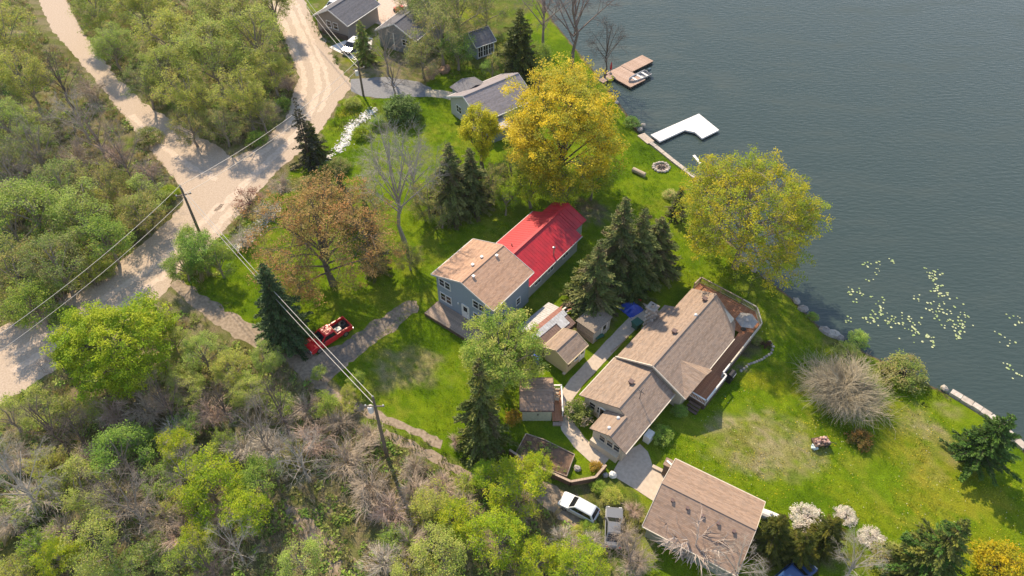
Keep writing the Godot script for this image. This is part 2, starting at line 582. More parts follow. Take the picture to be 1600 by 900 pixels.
func build_ground() -> void:
	n_edge.seed = 11; n_edge.frequency = 0.22; n_edge.fractal_octaves = 3
	n_tone.seed = 5; n_tone.frequency = 0.06; n_tone.fractal_octaves = 4
	xs = axis(-74, 86, 0.45, -700, 700)
	zs = axis(-146, -18, 0.45, -900, 200)
	var W := xs.size()
	gcol.resize(W * zs.size())
	gy.resize(W * zs.size())
	shore = PackedVector2Array([Vector2(-16.47, -207.44), Vector2(-5.54, -163.37), Vector2(4.40, -141.95), Vector2(7.98, -127.68), Vector2(11.68, -117.37), Vector2(14.67, -109.06), Vector2(16.67, -103.29), Vector2(18.41, -97.54), Vector2(19.59, -92.48), Vector2(21.27, -89.91), Vector2(23.26, -86.65), Vector2(24.90, -84.11), Vector2(26.09, -82.51), Vector2(26.16, -79.26), Vector2(27.12, -72.67), Vector2(30.33, -64.35), Vector2(33.85, -59.50), Vector2(35.96, -54.79), Vector2(37.53, -53.36), Vector2(39.41, -51.69), Vector2(42.52, -49.26), Vector2(45.20, -47.01), Vector2(47.22, -45.50), Vector2(48.72, -43.87), Vector2(50.08, -42.36), Vector2(51.80, -38.95), Vector2(54.07, -33.36), Vector2(55.52, -28.31), Vector2(59.24, -20.58)])
	lake_poly = shore.duplicate()
	lake_poly.append(Vector2(900, 300)); lake_poly.append(Vector2(900, -1200)); lake_poly.append(Vector2(-60, -1200))
	var litter := [Color(0.23, 0.23, 0.07), Color(0.42, 0.33, 0.21), Color(0.22, 0.26, 0.06), Color(0.50, 0.40, 0.28), Color(0.25, 0.28, 0.07), Color(0.42, 0.33, 0.22)]
	for j in zs.size():
		for i in W:
			gcol[j * W + i] = tone(litter, xs[i], zs[j])
	var lawn := [Color(0.16, 0.28, 0.010), Color(0.23, 0.36, 0.012), Color(0.31, 0.42, 0.018), Color(0.18, 0.31, 0.010), Color(0.37, 0.43, 0.04), Color(0.23, 0.36, 0.012)]
	var rough := [Color(0.19, 0.27, 0.03), Color(0.30, 0.30, 0.08), Color(0.16, 0.26, 0.03), Color(0.27, 0.24, 0.10)]
	var dry := [Color(0.54, 0.46, 0.23), Color(0.47, 0.43, 0.16), Color(0.60, 0.50, 0.30), Color(0.40, 0.38, 0.10)]
	var soil := [Color(0.30, 0.22, 0.15), Color(0.22, 0.16, 0.11), Color(0.36, 0.27, 0.19)]
	var yellowish := [Color(0.46, 0.46, 0.03), Color(0.36, 0.43, 0.02), Color(0.54, 0.48, 0.05)]
	paint_poly([Vector2(-27.28, -100.68), Vector2(-24.56, -102.88), Vector2(-20.38, -102.14), Vector2(-16.52, -104.37), Vector2(-10.67, -110.22), Vector2(-4.52, -120.89), Vector2(4.31, -138.14), Vector2(11.59, -116.47), Vector2(19.52, -92.43), Vector2(26.12, -82.16), Vector2(36.43, -53.14), Vector2(45.34, -46.15), Vector2(53.26, -37.21), Vector2(54.05, -21.44), Vector2(11.35, -21.44), Vector2(9.34, -28.70), Vector2(3.68, -33.77), Vector2(-2.51, -36.15), Vector2(-7.04, -38.28), Vector2(-13.30, -42.43), Vector2(-17.79, -45.65), Vector2(-24.93, -50.39), Vector2(-41.14, -61.68), Vector2(-38.34, -67.86), Vector2(-34.25, -74.66), Vector2(-32.12, -80.74), Vector2(-30.29, -85.09), Vector2(-28.11, -93.75)], lawn, 0.7)
	paint_poly([Vector2(-40.18, -138.14), Vector2(-35.60, -130.38), Vector2(-31.65, -120.89), Vector2(-27.67, -113.29), Vector2(-21.58, -112.26), Vector2(-15.82, -120.89), Vector2(-19.47, -135.49), Vector2(-24.65, -138.14)], rough, 1.0)
	paint_poly([Vector2(-10.67, -110.22), Vector2(-3.20, -110.22), Vector2(4.26, -135.49), Vector2(12.33, -138.14), Vector2(-12.33, -138.14), Vector2(-18.75, -127.92)], rough, 1.0)
	paint_poly([Vector2(6.18, -34.44), Vector2(10.01, -35.80), Vector2(12.72, -32.45), Vector2(11.89, -25.77), Vector2(6.79, -25.77), Vector2(7.73, -30.54)], rough, 0.8)
	paint_poly([Vector2(-16.42, -45.65), Vector2(-7.12, -39.38), Vector2(-3.75, -35.80), Vector2(-6.24, -35.46), Vector2(-11.57, -38.65), Vector2(-15.96, -42.43)], lawn, 0.8, 0.7)
	for a in [[Vector2(-11.23, -48.62), 4.6, 3.0, dry, 0.9], [Vector2(-13.78, -46.48), 3.2, 1.6, dry, 0.55], [Vector2(24.58, -39.38), 5.2, 3.8, dry, 1.0], [Vector2(26.58, -38.28), 4.0, 2.6, dry, 0.8], [Vector2(39.51, -43.22), 3.0, 2.0, yellowish, 0.8], [Vector2(29.63, -46.48), 3.5, 2.0, yellowish, 0.6], [Vector2(43.23, -34.44), 4.0, 4.0, yellowish, 0.8], [Vector2(40.31, -36.50), 2.4, 2.4, dry, 0.6], [Vector2(51.51, -41.65), 2.4, 1.6, dry, 0.6], [Vector2(41.76, -28.10), 4.0, 3.0, yellowish, 0.8], [Vector2(24.15, -61.68), 4.0, 1.6, yellowish, 0.5], [Vector2(-10.64, -49.94), 2.6, 2.2, dry, 0.7], [Vector2(27.99, -37.56), 3.8, 2.6, dry, 0.8], [Vector2(22.30, -40.89), 2.8, 1.8, dry, 0.8],
			[Vector2(41.79, -41.27), 2.6, 2.8, dry, 0.85], [Vector2(43.05, -38.65), 2.0, 2.6, dry, 0.7], [Vector2(45.54, -43.22), 2.0, 1.2, dry, 0.7], [Vector2(40.55, -48.19), 2.0, 1.2, dry, 0.6], [Vector2(26.97, -46.90), 3.6, 1.8, yellowish, 0.8], [Vector2(39.20, -38.65), 3.0, 4.0, yellowish, 0.6], [Vector2(39.63, -33.10), 3.0, 3.0, yellowish, 0.6], [Vector2(45.15, -31.80), 4.0, 3.0, yellowish, 0.8], [Vector2(33.32, -32.45), 4.0, 2.0, yellowish, 0.6],
			[Vector2(-5.28, -78.66), 4.0, 1.6, soil, 0.6], [Vector2(-8.56, -74.66), 3.0, 1.4, soil, 0.5], [Vector2(-29.31, -80.04), 5.0, 2.0, soil, 0.7], [Vector2(-22.41, -94.58), 4.0, 2.4, rough, 0.9], [Vector2(-25.36, -98.01), 2.6, 1.4, yellowish, 0.8], [Vector2(-18.90, -98.01), 4.0, 3.0, rough, 0.7],
			[Vector2(11.08, -74.02), 2.8, 2.6, [Color(0.33, 0.28, 0.22), Color(0.25, 0.21, 0.15)], 0.9], [Vector2(9.93, -75.97), 2.4, 1.5, soil, 0.8], [Vector2(25.03, -86.60), 1.6, 1.0, lawn, 1.0], [Vector2(25.73, -70.26), 4.0, 3.0, yellowish, 0.5], [Vector2(30.39, -61.68), 4.5, 3.0, rough, 0.6], [Vector2(24.40, -74.66), 3.0, 1.6, rough, 0.5],
			[Vector2(7.31, -53.61), 2.4, 1.6, soil, 0.8], [Vector2(6.29, -55.05), 1.8, 1.2, soil, 0.8], [Vector2(10.77, -55.54), 1.8, 1.4, soil, 0.6], [Vector2(15.09, -57.52), 2.4, 1.6, soil, 0.6], [Vector2(28.51, -28.40), 4.5, 2.0, soil, 0.6], [Vector2(26.55, -51.29), 1.7, 1.4, [Color(0.16, 0.12, 0.09), Color(0.2, 0.16, 0.13)], 0.95], [Vector2(25.26, -48.62), 1.2, 0.8, [Color(0.36, 0.3, 0.22), Color(0.3, 0.26, 0.2)], 0.9],
			[Vector2(46.03, -46.15), 1.6, 0.7, soil, 0.9], [Vector2(36.29, -52.67), 1.6, 0.9, soil, 0.7], [Vector2(5.52, -33.77), 4.5, 1.6, soil, 0.9], [Vector2(2.81, -35.46), 3.4, 1.0, soil, 0.7], [Vector2(9.03, -31.80), 3.2, 1.6, dry, 0.7], [Vector2(9.82, -33.77), 2.2, 1.0, lawn, 0.8], [Vector2(3.01, -31.80), 4.0, 2.0, soil, 0.5], [Vector2(11.82, -29.92), 2.6, 2.4, dry, 0.5],
			[Vector2(-37.97, -41.65), 4.5, 2.2, soil, 0.6], [Vector2(-30.20, -38.65), 3.4, 1.6, soil, 0.7], [Vector2(-11.12, -34.44), 5.5, 3.4, soil, 0.35], [Vector2(-21.85, -38.65), 5.5, 3.4, soil, 0.35], [Vector2(-55.77, -89.70), 2.6, 3.0, lawn, 0.7], [Vector2(-50.55, -57.52), 4.5, 1.4, lawn, 0.7], [Vector2(-52.73, -55.54), 5.0, 1.2, lawn, 0.6], [Vector2(-39.83, -102.51), 5.0, 2.6, soil, 0.4], [Vector2(-76.41, -125.52), 4.5, 6.0, lawn, 0.6], [Vector2(-68.88, -106.28), 4.0, 3.0, rough, 0.8], [Vector2(-50.26, -44.83), 5.0, 2.0, lawn, 0.6], [Vector2(-34.57, -127.92), 2.5, 2.5, lawn, 0.7], [Vector2(-26.05, -113.29), 3.0, 2.0, yellowish, 0.8], [Vector2(-7.36, -130.38), 3.4, 4.0, yellowish, 0.9], [Vector2(-38.45, -132.90), 2.0, 5.0, lawn, 0.8]]:
		paint_spot(a[0], a[1], a[2], a[3], a[4], rng.randf_range(-30, 30))
	# bank and lake bed
	var mb_lo := Vector2(-120, -400)
	for j in zs.size():
		for i in W:
			var k := j * W + i
			gy[k] = 0.0
			var p := Vector2(xs[i], zs[j])
			if p.x < -30 or (p.x < 8 and p.y > -115) or p.y > -18:
				continue
			var inside := Geometry2D.is_point_in_polygon(p, lake_poly)
			if absf(p.x) > 200 or p.y < -300:
				gy[k] = -3.0 if inside else 0.0
				continue
			var d := shore_distance(p)
			if inside:
				gy[k] = WATER - minf(0.08 + d * 0.22, 2.5)
				gcol[k] = Color(0.13, 0.11, 0.07)
			elif d < 1.5:
				gy[k] = lerpf(WATER - 0.06, 0.0, smoothstep(0.0, 1.3, d))
				if d < 0.7 + 0.5 * n_edge.get_noise_2d(p.x * 2.0, p.y * 2.0):
					gcol[k] = tone(soil, p.x, p.y)
	var v := PackedVector3Array()
	var uv := PackedVector2Array()
	var uv2 := PackedVector2Array()
	v.resize(W * zs.size()); uv.resize(v.size()); uv2.resize(v.size())
	for j in zs.size():
		for i in W:
			var k := j * W + i
			v[k] = Vector3(xs[i], gy[k], zs[j])
			uv[k] = Vector2(xs[i], zs[j])
			uv2[k] = Vector2(xs[i] * 0.83 + zs[j] * 0.55, zs[j] * 0.83 - xs[i] * 0.55)
	var idx := PackedInt32Array()
	for j in zs.size() - 1:
		for i in W - 1:
			var k := j * W + i
			for q in [k, k + 1, k + W + 1, k, k + W + 1, k + W]:
				idx.append(q)
	var ar := []
	ar.resize(Mesh.ARRAY_MAX)
	ar[Mesh.ARRAY_VERTEX] = v
	ar[Mesh.ARRAY_TEX_UV] = uv
	ar[Mesh.ARRAY_TEX_UV2] = uv2
	ar[Mesh.ARRAY_COLOR] = gcol
	ar[Mesh.ARRAY_INDEX] = idx
	var nn := PackedVector3Array()
	nn.resize(v.size())
	nn.fill(Vector3.UP)
	ar[Mesh.ARRAY_NORMAL] = nn
	var m := ArrayMesh.new()
	m.add_surface_from_arrays(Mesh.PRIMITIVE_TRIANGLES, ar)
	var gm := vmat(0.95)
	gm.albedo_texture = noise_tex(0.035, 3, 0.45, 1.0, 1024, 5, Color(0.9, 1, 0.9), Color(1, 1, 0.95))
	gm.uv1_scale = Vector3.ONE / 6.5
	gm.detail_enabled = true
	gm.detail_blend_mode = BaseMaterial3D.BLEND_MODE_MUL
	gm.detail_albedo = noise_tex(0.02, 8, 0.55, 1.25, 1024, 5, Color(1, 1, 1), Color(0.8, 0.8, 0.8))
	gm.detail_uv_layer = BaseMaterial3D.DETAIL_UV_2
	gm.uv2_scale = Vector3.ONE / 23.0
	gm.heightmap_enabled = true
	gm.heightmap_texture = noise_tex(0.08, 4, 0.0, 1.0, 1024, 3)
	gm.heightmap_scale = 9.0
	gm.metallic_specular = 0.15
	struct("ground", m, gm)

func build_lake() -> void:
	var lm := mat(Color(0.032, 0.05, 0.044), 0.22)
	lm.heightmap_enabled = true
	lm.heightmap_texture = noise_tex(0.03, 21, 0.0, 1.0, 1024, 4)
	lm.heightmap_scale = 5.0
	lm.uv1_triplanar = true
	lm.uv1_world_triplanar = true
	lm.uv1_scale = Vector3(0.017, 0.1, 0.05)
	lm.metallic_specular = 0.5
	var wind := FastNoiseLite.new()
	wind.seed = 71
	wind.frequency = 0.006
	wind.fractal_octaves = 3
	var wt := NoiseTexture2D.new()
	wt.width = 512
	wt.height = 512
	wt.seamless = true
	wt.noise = wind
	lm.roughness_texture = wt
	lm.roughness = 0.4
	M.lake = lm
	var mb := MB.new()
	mb.quad(Vector3(-400, WATER, 400), Vector3(900, WATER, 400), Vector3(900, WATER, -1200), Vector3(-400, WATER, -1200))
	# only the part over the lake bed shows: elsewhere the ground lies above it
	struct("lake", mb.mesh(), lm)

func ragged(poly: Array, step: float, amp: float, seed_: int) -> PackedVector2Array:
	var f := FastNoiseLite.new()
	f.seed = seed_
	f.frequency = 0.5
	f.fractal_octaves = 3
	var out := PackedVector2Array()
	for i in poly.size():
		var a: Vector2 = poly[i]
		var b: Vector2 = poly[(i + 1) % poly.size()]
		var k := maxi(1, int(a.distance_to(b) / step))
		for q in k:
			var p := a.lerp(b, float(q) / k)
			out.append(p + Vector2(f.get_noise_2d(p.x, p.y), f.get_noise_2d(p.x + 50, p.y + 80)) * amp)
	return out

func sheet(called: String, poly: PackedVector2Array, y: float, m: Material, thick := 0.0) -> MeshInstance3D:
	var mb := MB.new()
	var t := Geometry2D.triangulate_polygon(poly)
	if t.is_empty():
		print("no triangles for ", called)
	for i in range(0, t.size(), 3):
		var a := poly[t[i]]
		var b := poly[t[i + 1]]
		var d := poly[t[i + 2]]
		if (b - a).cross(d - a) > 0:
			var q := b; b = d; d = q
		mb.tri(Vector3(a.x, y, a.y), Vector3(b.x, y, b.y), Vector3(d.x, y, d.y))
	var mesh_ := mb.mesh()
	if thick > 0:
		for i in poly.size():
			var a := poly[i]
			var b := poly[(i + 1) % poly.size()]
			mb.quad(Vector3(a.x, y, a.y), Vector3(b.x, y, b.y), Vector3(b.x, y - thick, b.y), Vector3(a.x, y - thick, a.y))
		mesh_ = mb.mesh()
	return struct(called, mesh_, m)

func ribbon(line: Array, w: float) -> Array:
	var l := []
	var r := []
	for i in line.size():
		var d: Vector2 = (line[mini(i + 1, line.size() - 1)] - line[maxi(i - 1, 0)]).normalized()
		var s := Vector2(-d.y, d.x) * w * 0.5
		l.append(line[i] + s)
		r.append(line[i] - s)
	r.reverse()
	return l + r

func build_roads() -> void:
	var gravel := tri_tex(mat(Color(0.49, 0.405, 0.325), 0.95), noise_tex(0.03, 31, 0.68, 1.0, 1024, 5, Color(1, 0.95, 0.9), Color(1, 1, 1)), 0.11)
	gravel.heightmap_enabled = true
	gravel.heightmap_texture = noise_tex(0.2, 32, 0, 1, 512, 3)
	gravel.heightmap_scale = 1.2
	gravel.metallic_specular = 0.2
	var dirt := tri_tex(mat(Color(0.36, 0.29, 0.22), 0.95), noise_tex(0.03, 33, 0.5, 1.0, 512, 5, Color(1, 0.95, 0.86), Color(1, 1, 1)), 0.13)
	dirt.heightmap_enabled = true
	dirt.heightmap_texture = gravel.heightmap_texture
	dirt.heightmap_scale = 2.0
	var greyd := tri_tex(mat(Color(0.24, 0.205, 0.17), 0.95), noise_tex(0.03, 34, 0.5, 1.0, 512, 5), 0.15)
	greyd.heightmap_enabled = true
	greyd.heightmap_texture = gravel.heightmap_texture
	greyd.heightmap_scale = 4.0
	var conc := tri_tex(mat(Color(0.50, 0.42, 0.34), 0.85), noise_tex(0.02, 35, 0.75, 1.0, 512, 5), 0.2)
	var white := tri_tex(mat(Color(0.72, 0.68, 0.64), 0.85), noise_tex(0.02, 36, 0.85, 1.0, 512, 4), 0.2)
	M.conc = conc; M.gravel = gravel; M.dirt = dirt
	var road := ragged([Vector2(-47.70, -137.60), Vector2(-40.33, -137.60), Vector2(-36.20, -127.19), Vector2(-31.98, -118.21), Vector2(-28.91, -110.82), Vector2(-26.79, -107.44), Vector2(-26.01, -104.37), Vector2(-27.37, -101.22), Vector2(-28.19, -95.94), Vector2(-29.08, -92.10), Vector2(-31.52, -86.60), Vector2(-33.36, -83.18), Vector2(-34.75, -78.66), Vector2(-36.75, -72.74), Vector2(-38.34, -67.86), Vector2(-40.11, -65.55), Vector2(-41.32, -62.76), Vector2(-41.25, -61.04), Vector2(-42.10, -59.36), Vector2(-43.79, -56.52), Vector2(-49.30, -49.06), Vector2(-53.88, -43.85), Vector2(-57.58, -39.38), Vector2(-62.68, -49.06), Vector2(-58.87, -54.38), Vector2(-52.98, -59.77), Vector2(-48.33, -66.12), Vector2(-45.45, -72.74), Vector2(-44.31, -76.23), Vector2(-45.52, -79.35), Vector2(-49.51, -84.05), Vector2(-58.76, -95.43), Vector2(-65.03, -103.25), Vector2(-72.52, -112.26), Vector2(-82.85, -124.34), Vector2(-91.59, -137.60), Vector2(-86.06, -137.60), Vector2(-76.64, -123.17), Vector2(-64.19, -106.86), Vector2(-56.87, -99.43), Vector2(-49.73, -93.75), Vector2(-42.99, -88.91), Vector2(-40.43, -86.29), Vector2(-37.55, -88.60), Vector2(-34.75, -96.28), Vector2(-35.14, -103.06), Vector2(-35.14, -108.23), Vector2(-36.69, -112.26), Vector2(-40.50, -121.57)], 0.3, 0.42, 3)
	sheet("gravel_road", road, 0.012, gravel)
	var packed := tri_tex(mat(Color(0.56, 0.46, 0.37), 0.95), noise_tex(0.02, 40, 0.75, 1.0, 512, 5, Color(1, 0.95, 0.9), Color(1, 1, 1)), 0.17)
	for q in [[[Vector2(-45.15, -134.96), Vector2(-39.57, -122.02), Vector2(-34.78, -110.22), Vector2(-33.45, -104.37), Vector2(-33.44, -97.14), Vector2(-35.08, -90.17), Vector2(-37.36, -85.84)], 0.9], [[Vector2(-42.72, -134.96), Vector2(-37.66, -122.71), Vector2(-32.83, -111.23), Vector2(-31.18, -104.37), Vector2(-31.27, -97.14), Vector2(-32.99, -90.17), Vector2(-34.98, -85.54), Vector2(-37.30, -80.04), Vector2(-39.38, -74.66)], 1.1], [[Vector2(-41.03, -134.96), Vector2(-36.37, -123.17), Vector2(-31.23, -110.62), Vector2(-29.59, -104.75), Vector2(-29.84, -98.01)], 0.8], [[Vector2(-39.38, -76.23), Vector2(-41.50, -70.26), Vector2(-43.93, -64.98), Vector2(-47.72, -60.09), Vector2(-51.79, -55.05), Vector2(-55.55, -50.39)], 1.0], [[Vector2(-37.41, -75.31), Vector2(-39.50, -69.05), Vector2(-41.98, -63.86), Vector2(-45.63, -58.53), Vector2(-50.27, -53.14), Vector2(-54.53, -48.19)], 1.0], [[Vector2(-58.87, -97.14), Vector2(-51.99, -89.70), Vector2(-45.59, -84.05), Vector2(-41.23, -81.45)], 0.9]]:
		sheet("wheel_track", ragged(ribbon(q[0], q[1]), 0.4, 0.4, 60 + int(q[1] * 10)), 0.017, packed)
	sheet("driveway", ragged([Vector2(-41.25, -61.04), Vector2(-41.32, -62.76), Vector2(-35.74, -58.53), Vector2(-30.33, -55.05), Vector2(-26.13, -52.67), Vector2(-23.63, -51.02), Vector2(-21.77, -50.66), Vector2(-19.45, -51.75), Vector2(-16.28, -55.05), Vector2(-12.91, -58.33), Vector2(-11.27, -58.74), Vector2(-10.83, -57.12), Vector2(-13.25, -54.38), Vector2(-16.47, -51.02), Vector2(-18.88, -48.19), Vector2(-19.84, -46.48), Vector2(-16.16, -43.85), Vector2(-16.35, -42.82), Vector2(-20.49, -45.48), Vector2(-22.90, -47.33), Vector2(-25.51, -49.76), Vector2(-28.70, -51.29), Vector2(-33.04, -54.09), Vector2(-37.72, -57.52)], 0.5, 0.45, 4), 0.008, dirt)
	sheet("parking_pad_dirt", ragged([Vector2(-22.02, -48.19), Vector2(-20.05, -51.02), Vector2(-17.55, -53.61), Vector2(-14.91, -56.03), Vector2(-13.37, -55.54), Vector2(-16.23, -51.93), Vector2(-18.31, -49.06), Vector2(-19.96, -47.16)], 0.5, 0.4, 9), 0.016, greyd)
	sheet("wheel_track", ragged(ribbon([Vector2(-16.12, -43.53), Vector2(-13.05, -41.96), Vector2(-10.49, -40.89), Vector2(-7.10, -39.09)], 0.9), 0.4, 0.35, 5), 0.010, dirt)
	sheet("wheel_track", ragged(ribbon([Vector2(-13.06, -40.43), Vector2(-10.51, -39.01), Vector2(-7.97, -37.78), Vector2(-5.34, -36.15), Vector2(-2.48, -34.98), Vector2(1.23, -34.10)], 0.9), 0.4, 0.35, 6), 0.011, dirt)
	sheet("dirt_lane", ragged([Vector2(3.10, -34.98), Vector2(4.92, -34.10), Vector2(6.38, -32.78), Vector2(7.50, -31.48), Vector2(6.20, -29.92), Vector2(4.77, -30.85), Vector2(3.03, -32.45), Vector2(1.22, -33.43)], 0.4, 0.5, 7), 0.013, dirt)
	sheet("dirt_path", ragged([Vector2(-22.33, -33.43), Vector2(-19.89, -31.93), Vector2(-17.08, -29.61), Vector2(-13.79, -27.21), Vector2(-10.07, -24.65), Vector2(-13.27, -23.56), Vector2(-15.85, -25.77), Vector2(-18.67, -28.70), Vector2(-20.94, -31.17)], 0.4, 0.5, 8), 0.009, dirt)
	var asph := tri_tex(mat(Color(0.21, 0.215, 0.23), 0.9), noise_tex(0.02, 37, 0.7, 1.0, 512, 5), 0.2)
	sheet("paved_driveway", ragged([Vector2(-26.58, -107.44), Vector2(-21.10, -108.23), Vector2(-15.17, -106.66), Vector2(-13.04, -104.75), Vector2(-13.47, -102.32), Vector2(-20.34, -101.77), Vector2(-24.00, -102.51), Vector2(-25.83, -103.81)], 0.5, 0.2, 10), 0.018, asph)
	sheet("concrete_pad", PackedVector2Array([Vector2(-31.80, -117.77), Vector2(-27.29, -122.02), Vector2(-24.64, -120.89), Vector2(-24.29, -116.47), Vector2(-25.99, -112.88)]), 0.05, white, 0.1)
	sheet("patio", PackedVector2Array([Vector2(-25.01, -126.47), Vector2(-25.47, -136.81), Vector2(-18.98, -136.81), Vector2(-19.41, -129.88), Vector2(-21.66, -124.57)]), 0.06, tri_tex(mat(Color(0.55, 0.42, 0.34), 0.85), noise_tex(0.02, 38, 0.75, 1.0, 512, 4), 0.2), 0.1)
	sheet("stone_path", ragged([Vector2(-14.04, -104.37), Vector2(-11.34, -104.18), Vector2(-8.62, -103.25), Vector2(-7.95, -102.14), Vector2(-8.91, -101.04), Vector2(-11.20, -101.95), Vector2(-13.67, -102.32)], 0.4, 0.15, 12), 0.03, tri_tex(mat(Color(0.46, 0.42, 0.33), 0.9), noise_tex(0.05, 39, 0.5, 1.0, 512, 4), 0.3), 0.05)
	sheet("concrete_walk", ragged(ribbon([Vector2(16.17, -57.72), Vector2(13.66, -54.76), Vector2(10.76, -51.29), Vector2(8.56, -48.62), Vector2(6.90, -46.65), Vector2(5.77, -44.83), Vector2(5.41, -42.82), Vector2(5.78, -41.04), Vector2(6.85, -39.24), Vector2(8.28, -37.64), Vector2(9.23, -36.92)], 1.55), 0.4, 0.06, 13), 0.035, conc, 0.08)
	sheet("concrete_apron", PackedVector2Array([Vector2(9.69, -35.66), Vector2(10.51, -37.06), Vector2(11.39, -38.21), Vector2(12.90, -39.09), Vector2(13.57, -38.21), Vector2(13.80, -37.06), Vector2(13.83, -36.29), Vector2(15.14, -35.39), Vector2(13.50, -32.84), Vector2(11.71, -34.23)]), 0.045, conc, 0.08)
	# strips of small pale stones strewn along the ditch beside the road
	var rr := RandomNumberGenerator.new()
	rr.seed = 77
	var st := MB.new()
	for q in [[Vector2(-21.75, -98.54), Vector2(-22.86, -96.45), Vector2(-24.19, -94.75), Vector2(-24.52, -93.09), Vector2(-24.84, -90.17), Vector2(-25.62, -87.98)], [Vector2(-26.58, -86.44), Vector2(-27.16, -85.54), Vector2(-27.64, -84.64)], [Vector2(-31.16, -76.23), Vector2(-32.36, -73.89), Vector2(-33.30, -71.37), Vector2(-34.24, -69.41), Vector2(-35.21, -67.75)]]:
		for i in q.size() - 1:
			for k in 190:
				var p: Vector2 = q[i].lerp(q[i + 1], rr.randf()) + Vector2(rr.randfn(0, 0.45), rr.randfn(0, 0.45))
				var s := rr.randf_range(0.06, 0.17)
				var t := rr.randf_range(0.5, 0.85)
				st.col = Color(t, t * 0.97, t * 0.92)
				st.rock(Vector3(p.x, s * 0.15, p.y), Vector3(s, s * 0.45, s * 0.9), rr)
	var o := struct("ditch_stones", st.mesh(), vmat(0.9))
	o.set_meta("kind", "stuff")
	tag(o, "small pale stones strewn along the ditch beside the gravel road", "stones")

# ---------------------------------------------------------------- buildings
func part(parent: Node, called: String, mb: MB, m: Material) -> MeshInstance3D:
	return put(parent, called, mb.mesh(), m)

# a framed window on a wall: o is its centre on the wall face, yaw the wall's outward direction in degrees
func window(parent: Node, o: Vector3, yaw: float, w: float, h: float, sashes := 1, frame: Material = null) -> void:
	var f := MB.new()
	var p := MB.new()
	var t := 0.09
	f.box(Vector3(0, h / 2 + t / 2, 0.02), Vector3(w + 2 * t, t, 0.1))
	f.box(Vector3(0, -h / 2 - t / 2, 0.03), Vector3(w + 2 * t + 0.06, t, 0.12))
	f.box(Vector3(-w / 2 - t / 2, 0, 0.02), Vector3(t, h, 0.1))
	f.box(Vector3(w / 2 + t / 2, 0, 0.02), Vector3(t, h, 0.1))
	for k in range(1, sashes):
		f.box(Vector3(-w / 2 + w * k / sashes, 0, 0.018), Vector3(t * 0.9, h, 0.09))
	f.box(Vector3(0, 0, 0.012), Vector3(w, 0.04, 0.06))
	p.box(Vector3(0, 0, 0.0), Vector3(w, h, 0.03))
	var wi := put(parent, "window", f.mesh(), frame if frame else M.trim, o, yaw)
	put(wi, "pane", p.mesh(), M.glass)

func door(parent: Node, o: Vector3, yaw: float, w: float, h: float, m: Material) -> void:
	var f := MB.new()
	f.box(Vector3(0, h / 2, 0.015), Vector3(w, h, 0.07))
	var d := put(parent, "door", f.mesh(), m, o, yaw)
	var fr := MB.new()
	fr.box(Vector3(-w / 2 - 0.05, h / 2, 0.02), Vector3(0.1, h + 0.1, 0.1)); fr.box(Vector3(w / 2 + 0.05, h / 2, 0.02), Vector3(0.1, h + 0.1, 0.1)); fr.box(Vector3(0, h + 0.05, 0.02), Vector3(w, 0.1, 0.1))
	put(d, "frame", fr.mesh(), M.trim)
	var p := MB.new()
	p.box(Vector3(0, h * 0.72, 0.05), Vector3(w * 0.6, h * 0.36, 0.02))
	put(d, "pane", p.mesh(), M.glass)
	var k := MB.new()
	k.box(Vector3(w * 0.38, h * 0.48, 0.08), Vector3(0.06, 0.1, 0.06))
	put(d, "handle", k.mesh(), M.dark_metal)

func roof_vent(parent: Node, o: Vector3, m: Material, s := 0.4) -> void:
	var b := MB.new()
	b.box(o + Vector3(0, s * 0.25, 0), Vector3(s * 0.7, s * 0.7, s * 0.7))
	b.box(o + Vector3(0, s * 0.68, 0), Vector3(s, s * 0.18, s))
	part(parent, "roof_vent", b, m)

func cap_of(m: StandardMaterial3D) -> StandardMaterial3D:
	var c: StandardMaterial3D = m.duplicate()
	c.albedo_texture = null
	c.albedo_color = m.albedo_color * 0.96
	return c

# two planes of a gable roof along x, given the eave lines and the ridge
func gable(parent: Node, x0: float, x1: float, z0: float, z1: float, e0: float, e1: float, zr: float, hr: float, m: Material, trim: Material = null, th := 0.14, m2: Material = null) -> void:
	var a := MB.new()
	a.slab([Vector3(x0, e0, z0), Vector3(x0, hr, zr), Vector3(x1, hr, zr), Vector3(x1, e0, z0)], th)
	part(parent, "roof_slope", a, m)
	var b := MB.new()
	b.slab([Vector3(x0, hr, zr), Vector3(x0, e1, z1), Vector3(x1, e1, z1), Vector3(x1, hr, zr)], th)
	part(parent, "roof_slope", b, m2 if m2 else m)
	var c := MB.new()
	c.beam(Vector3(x0 - 0.02, hr + 0.015, zr), Vector3(x1 + 0.02, hr + 0.015, zr), 0.28, 0.03)
	part(parent, "ridge_cap", c, cap_of(m))
	if trim:
		for x in [x0 - 0.03, x1 + 0.03]:
			var f := MB.new()
			f.beam(Vector3(x, e0 - th * 0.5, z0), Vector3(x, hr - th * 0.5, zr), 0.05, th + 0.08)
			part(parent, "bargeboard", f, trim)
			var f2 := MB.new()
			f2.beam(Vector3(x, hr - th * 0.5, zr), Vector3(x, e1 - th * 0.5, z1), 0.05, th + 0.08)
			part(parent, "bargeboard", f2, trim)
		var g := MB.new()
		g.beam(Vector3(x0, e0 - th * 0.6, z0 - 0.05), Vector3(x1, e0 - th * 0.6, z0 - 0.05), 0.09, 0.12)
		part(parent, "gutter", g, trim)
		var g2 := MB.new()
		g2.beam(Vector3(x0, e1 - th * 0.6, z1 + 0.05), Vector3(x1, e1 - th * 0.6, z1 + 0.05), 0.09, 0.12)
		part(parent, "gutter", g2, trim)

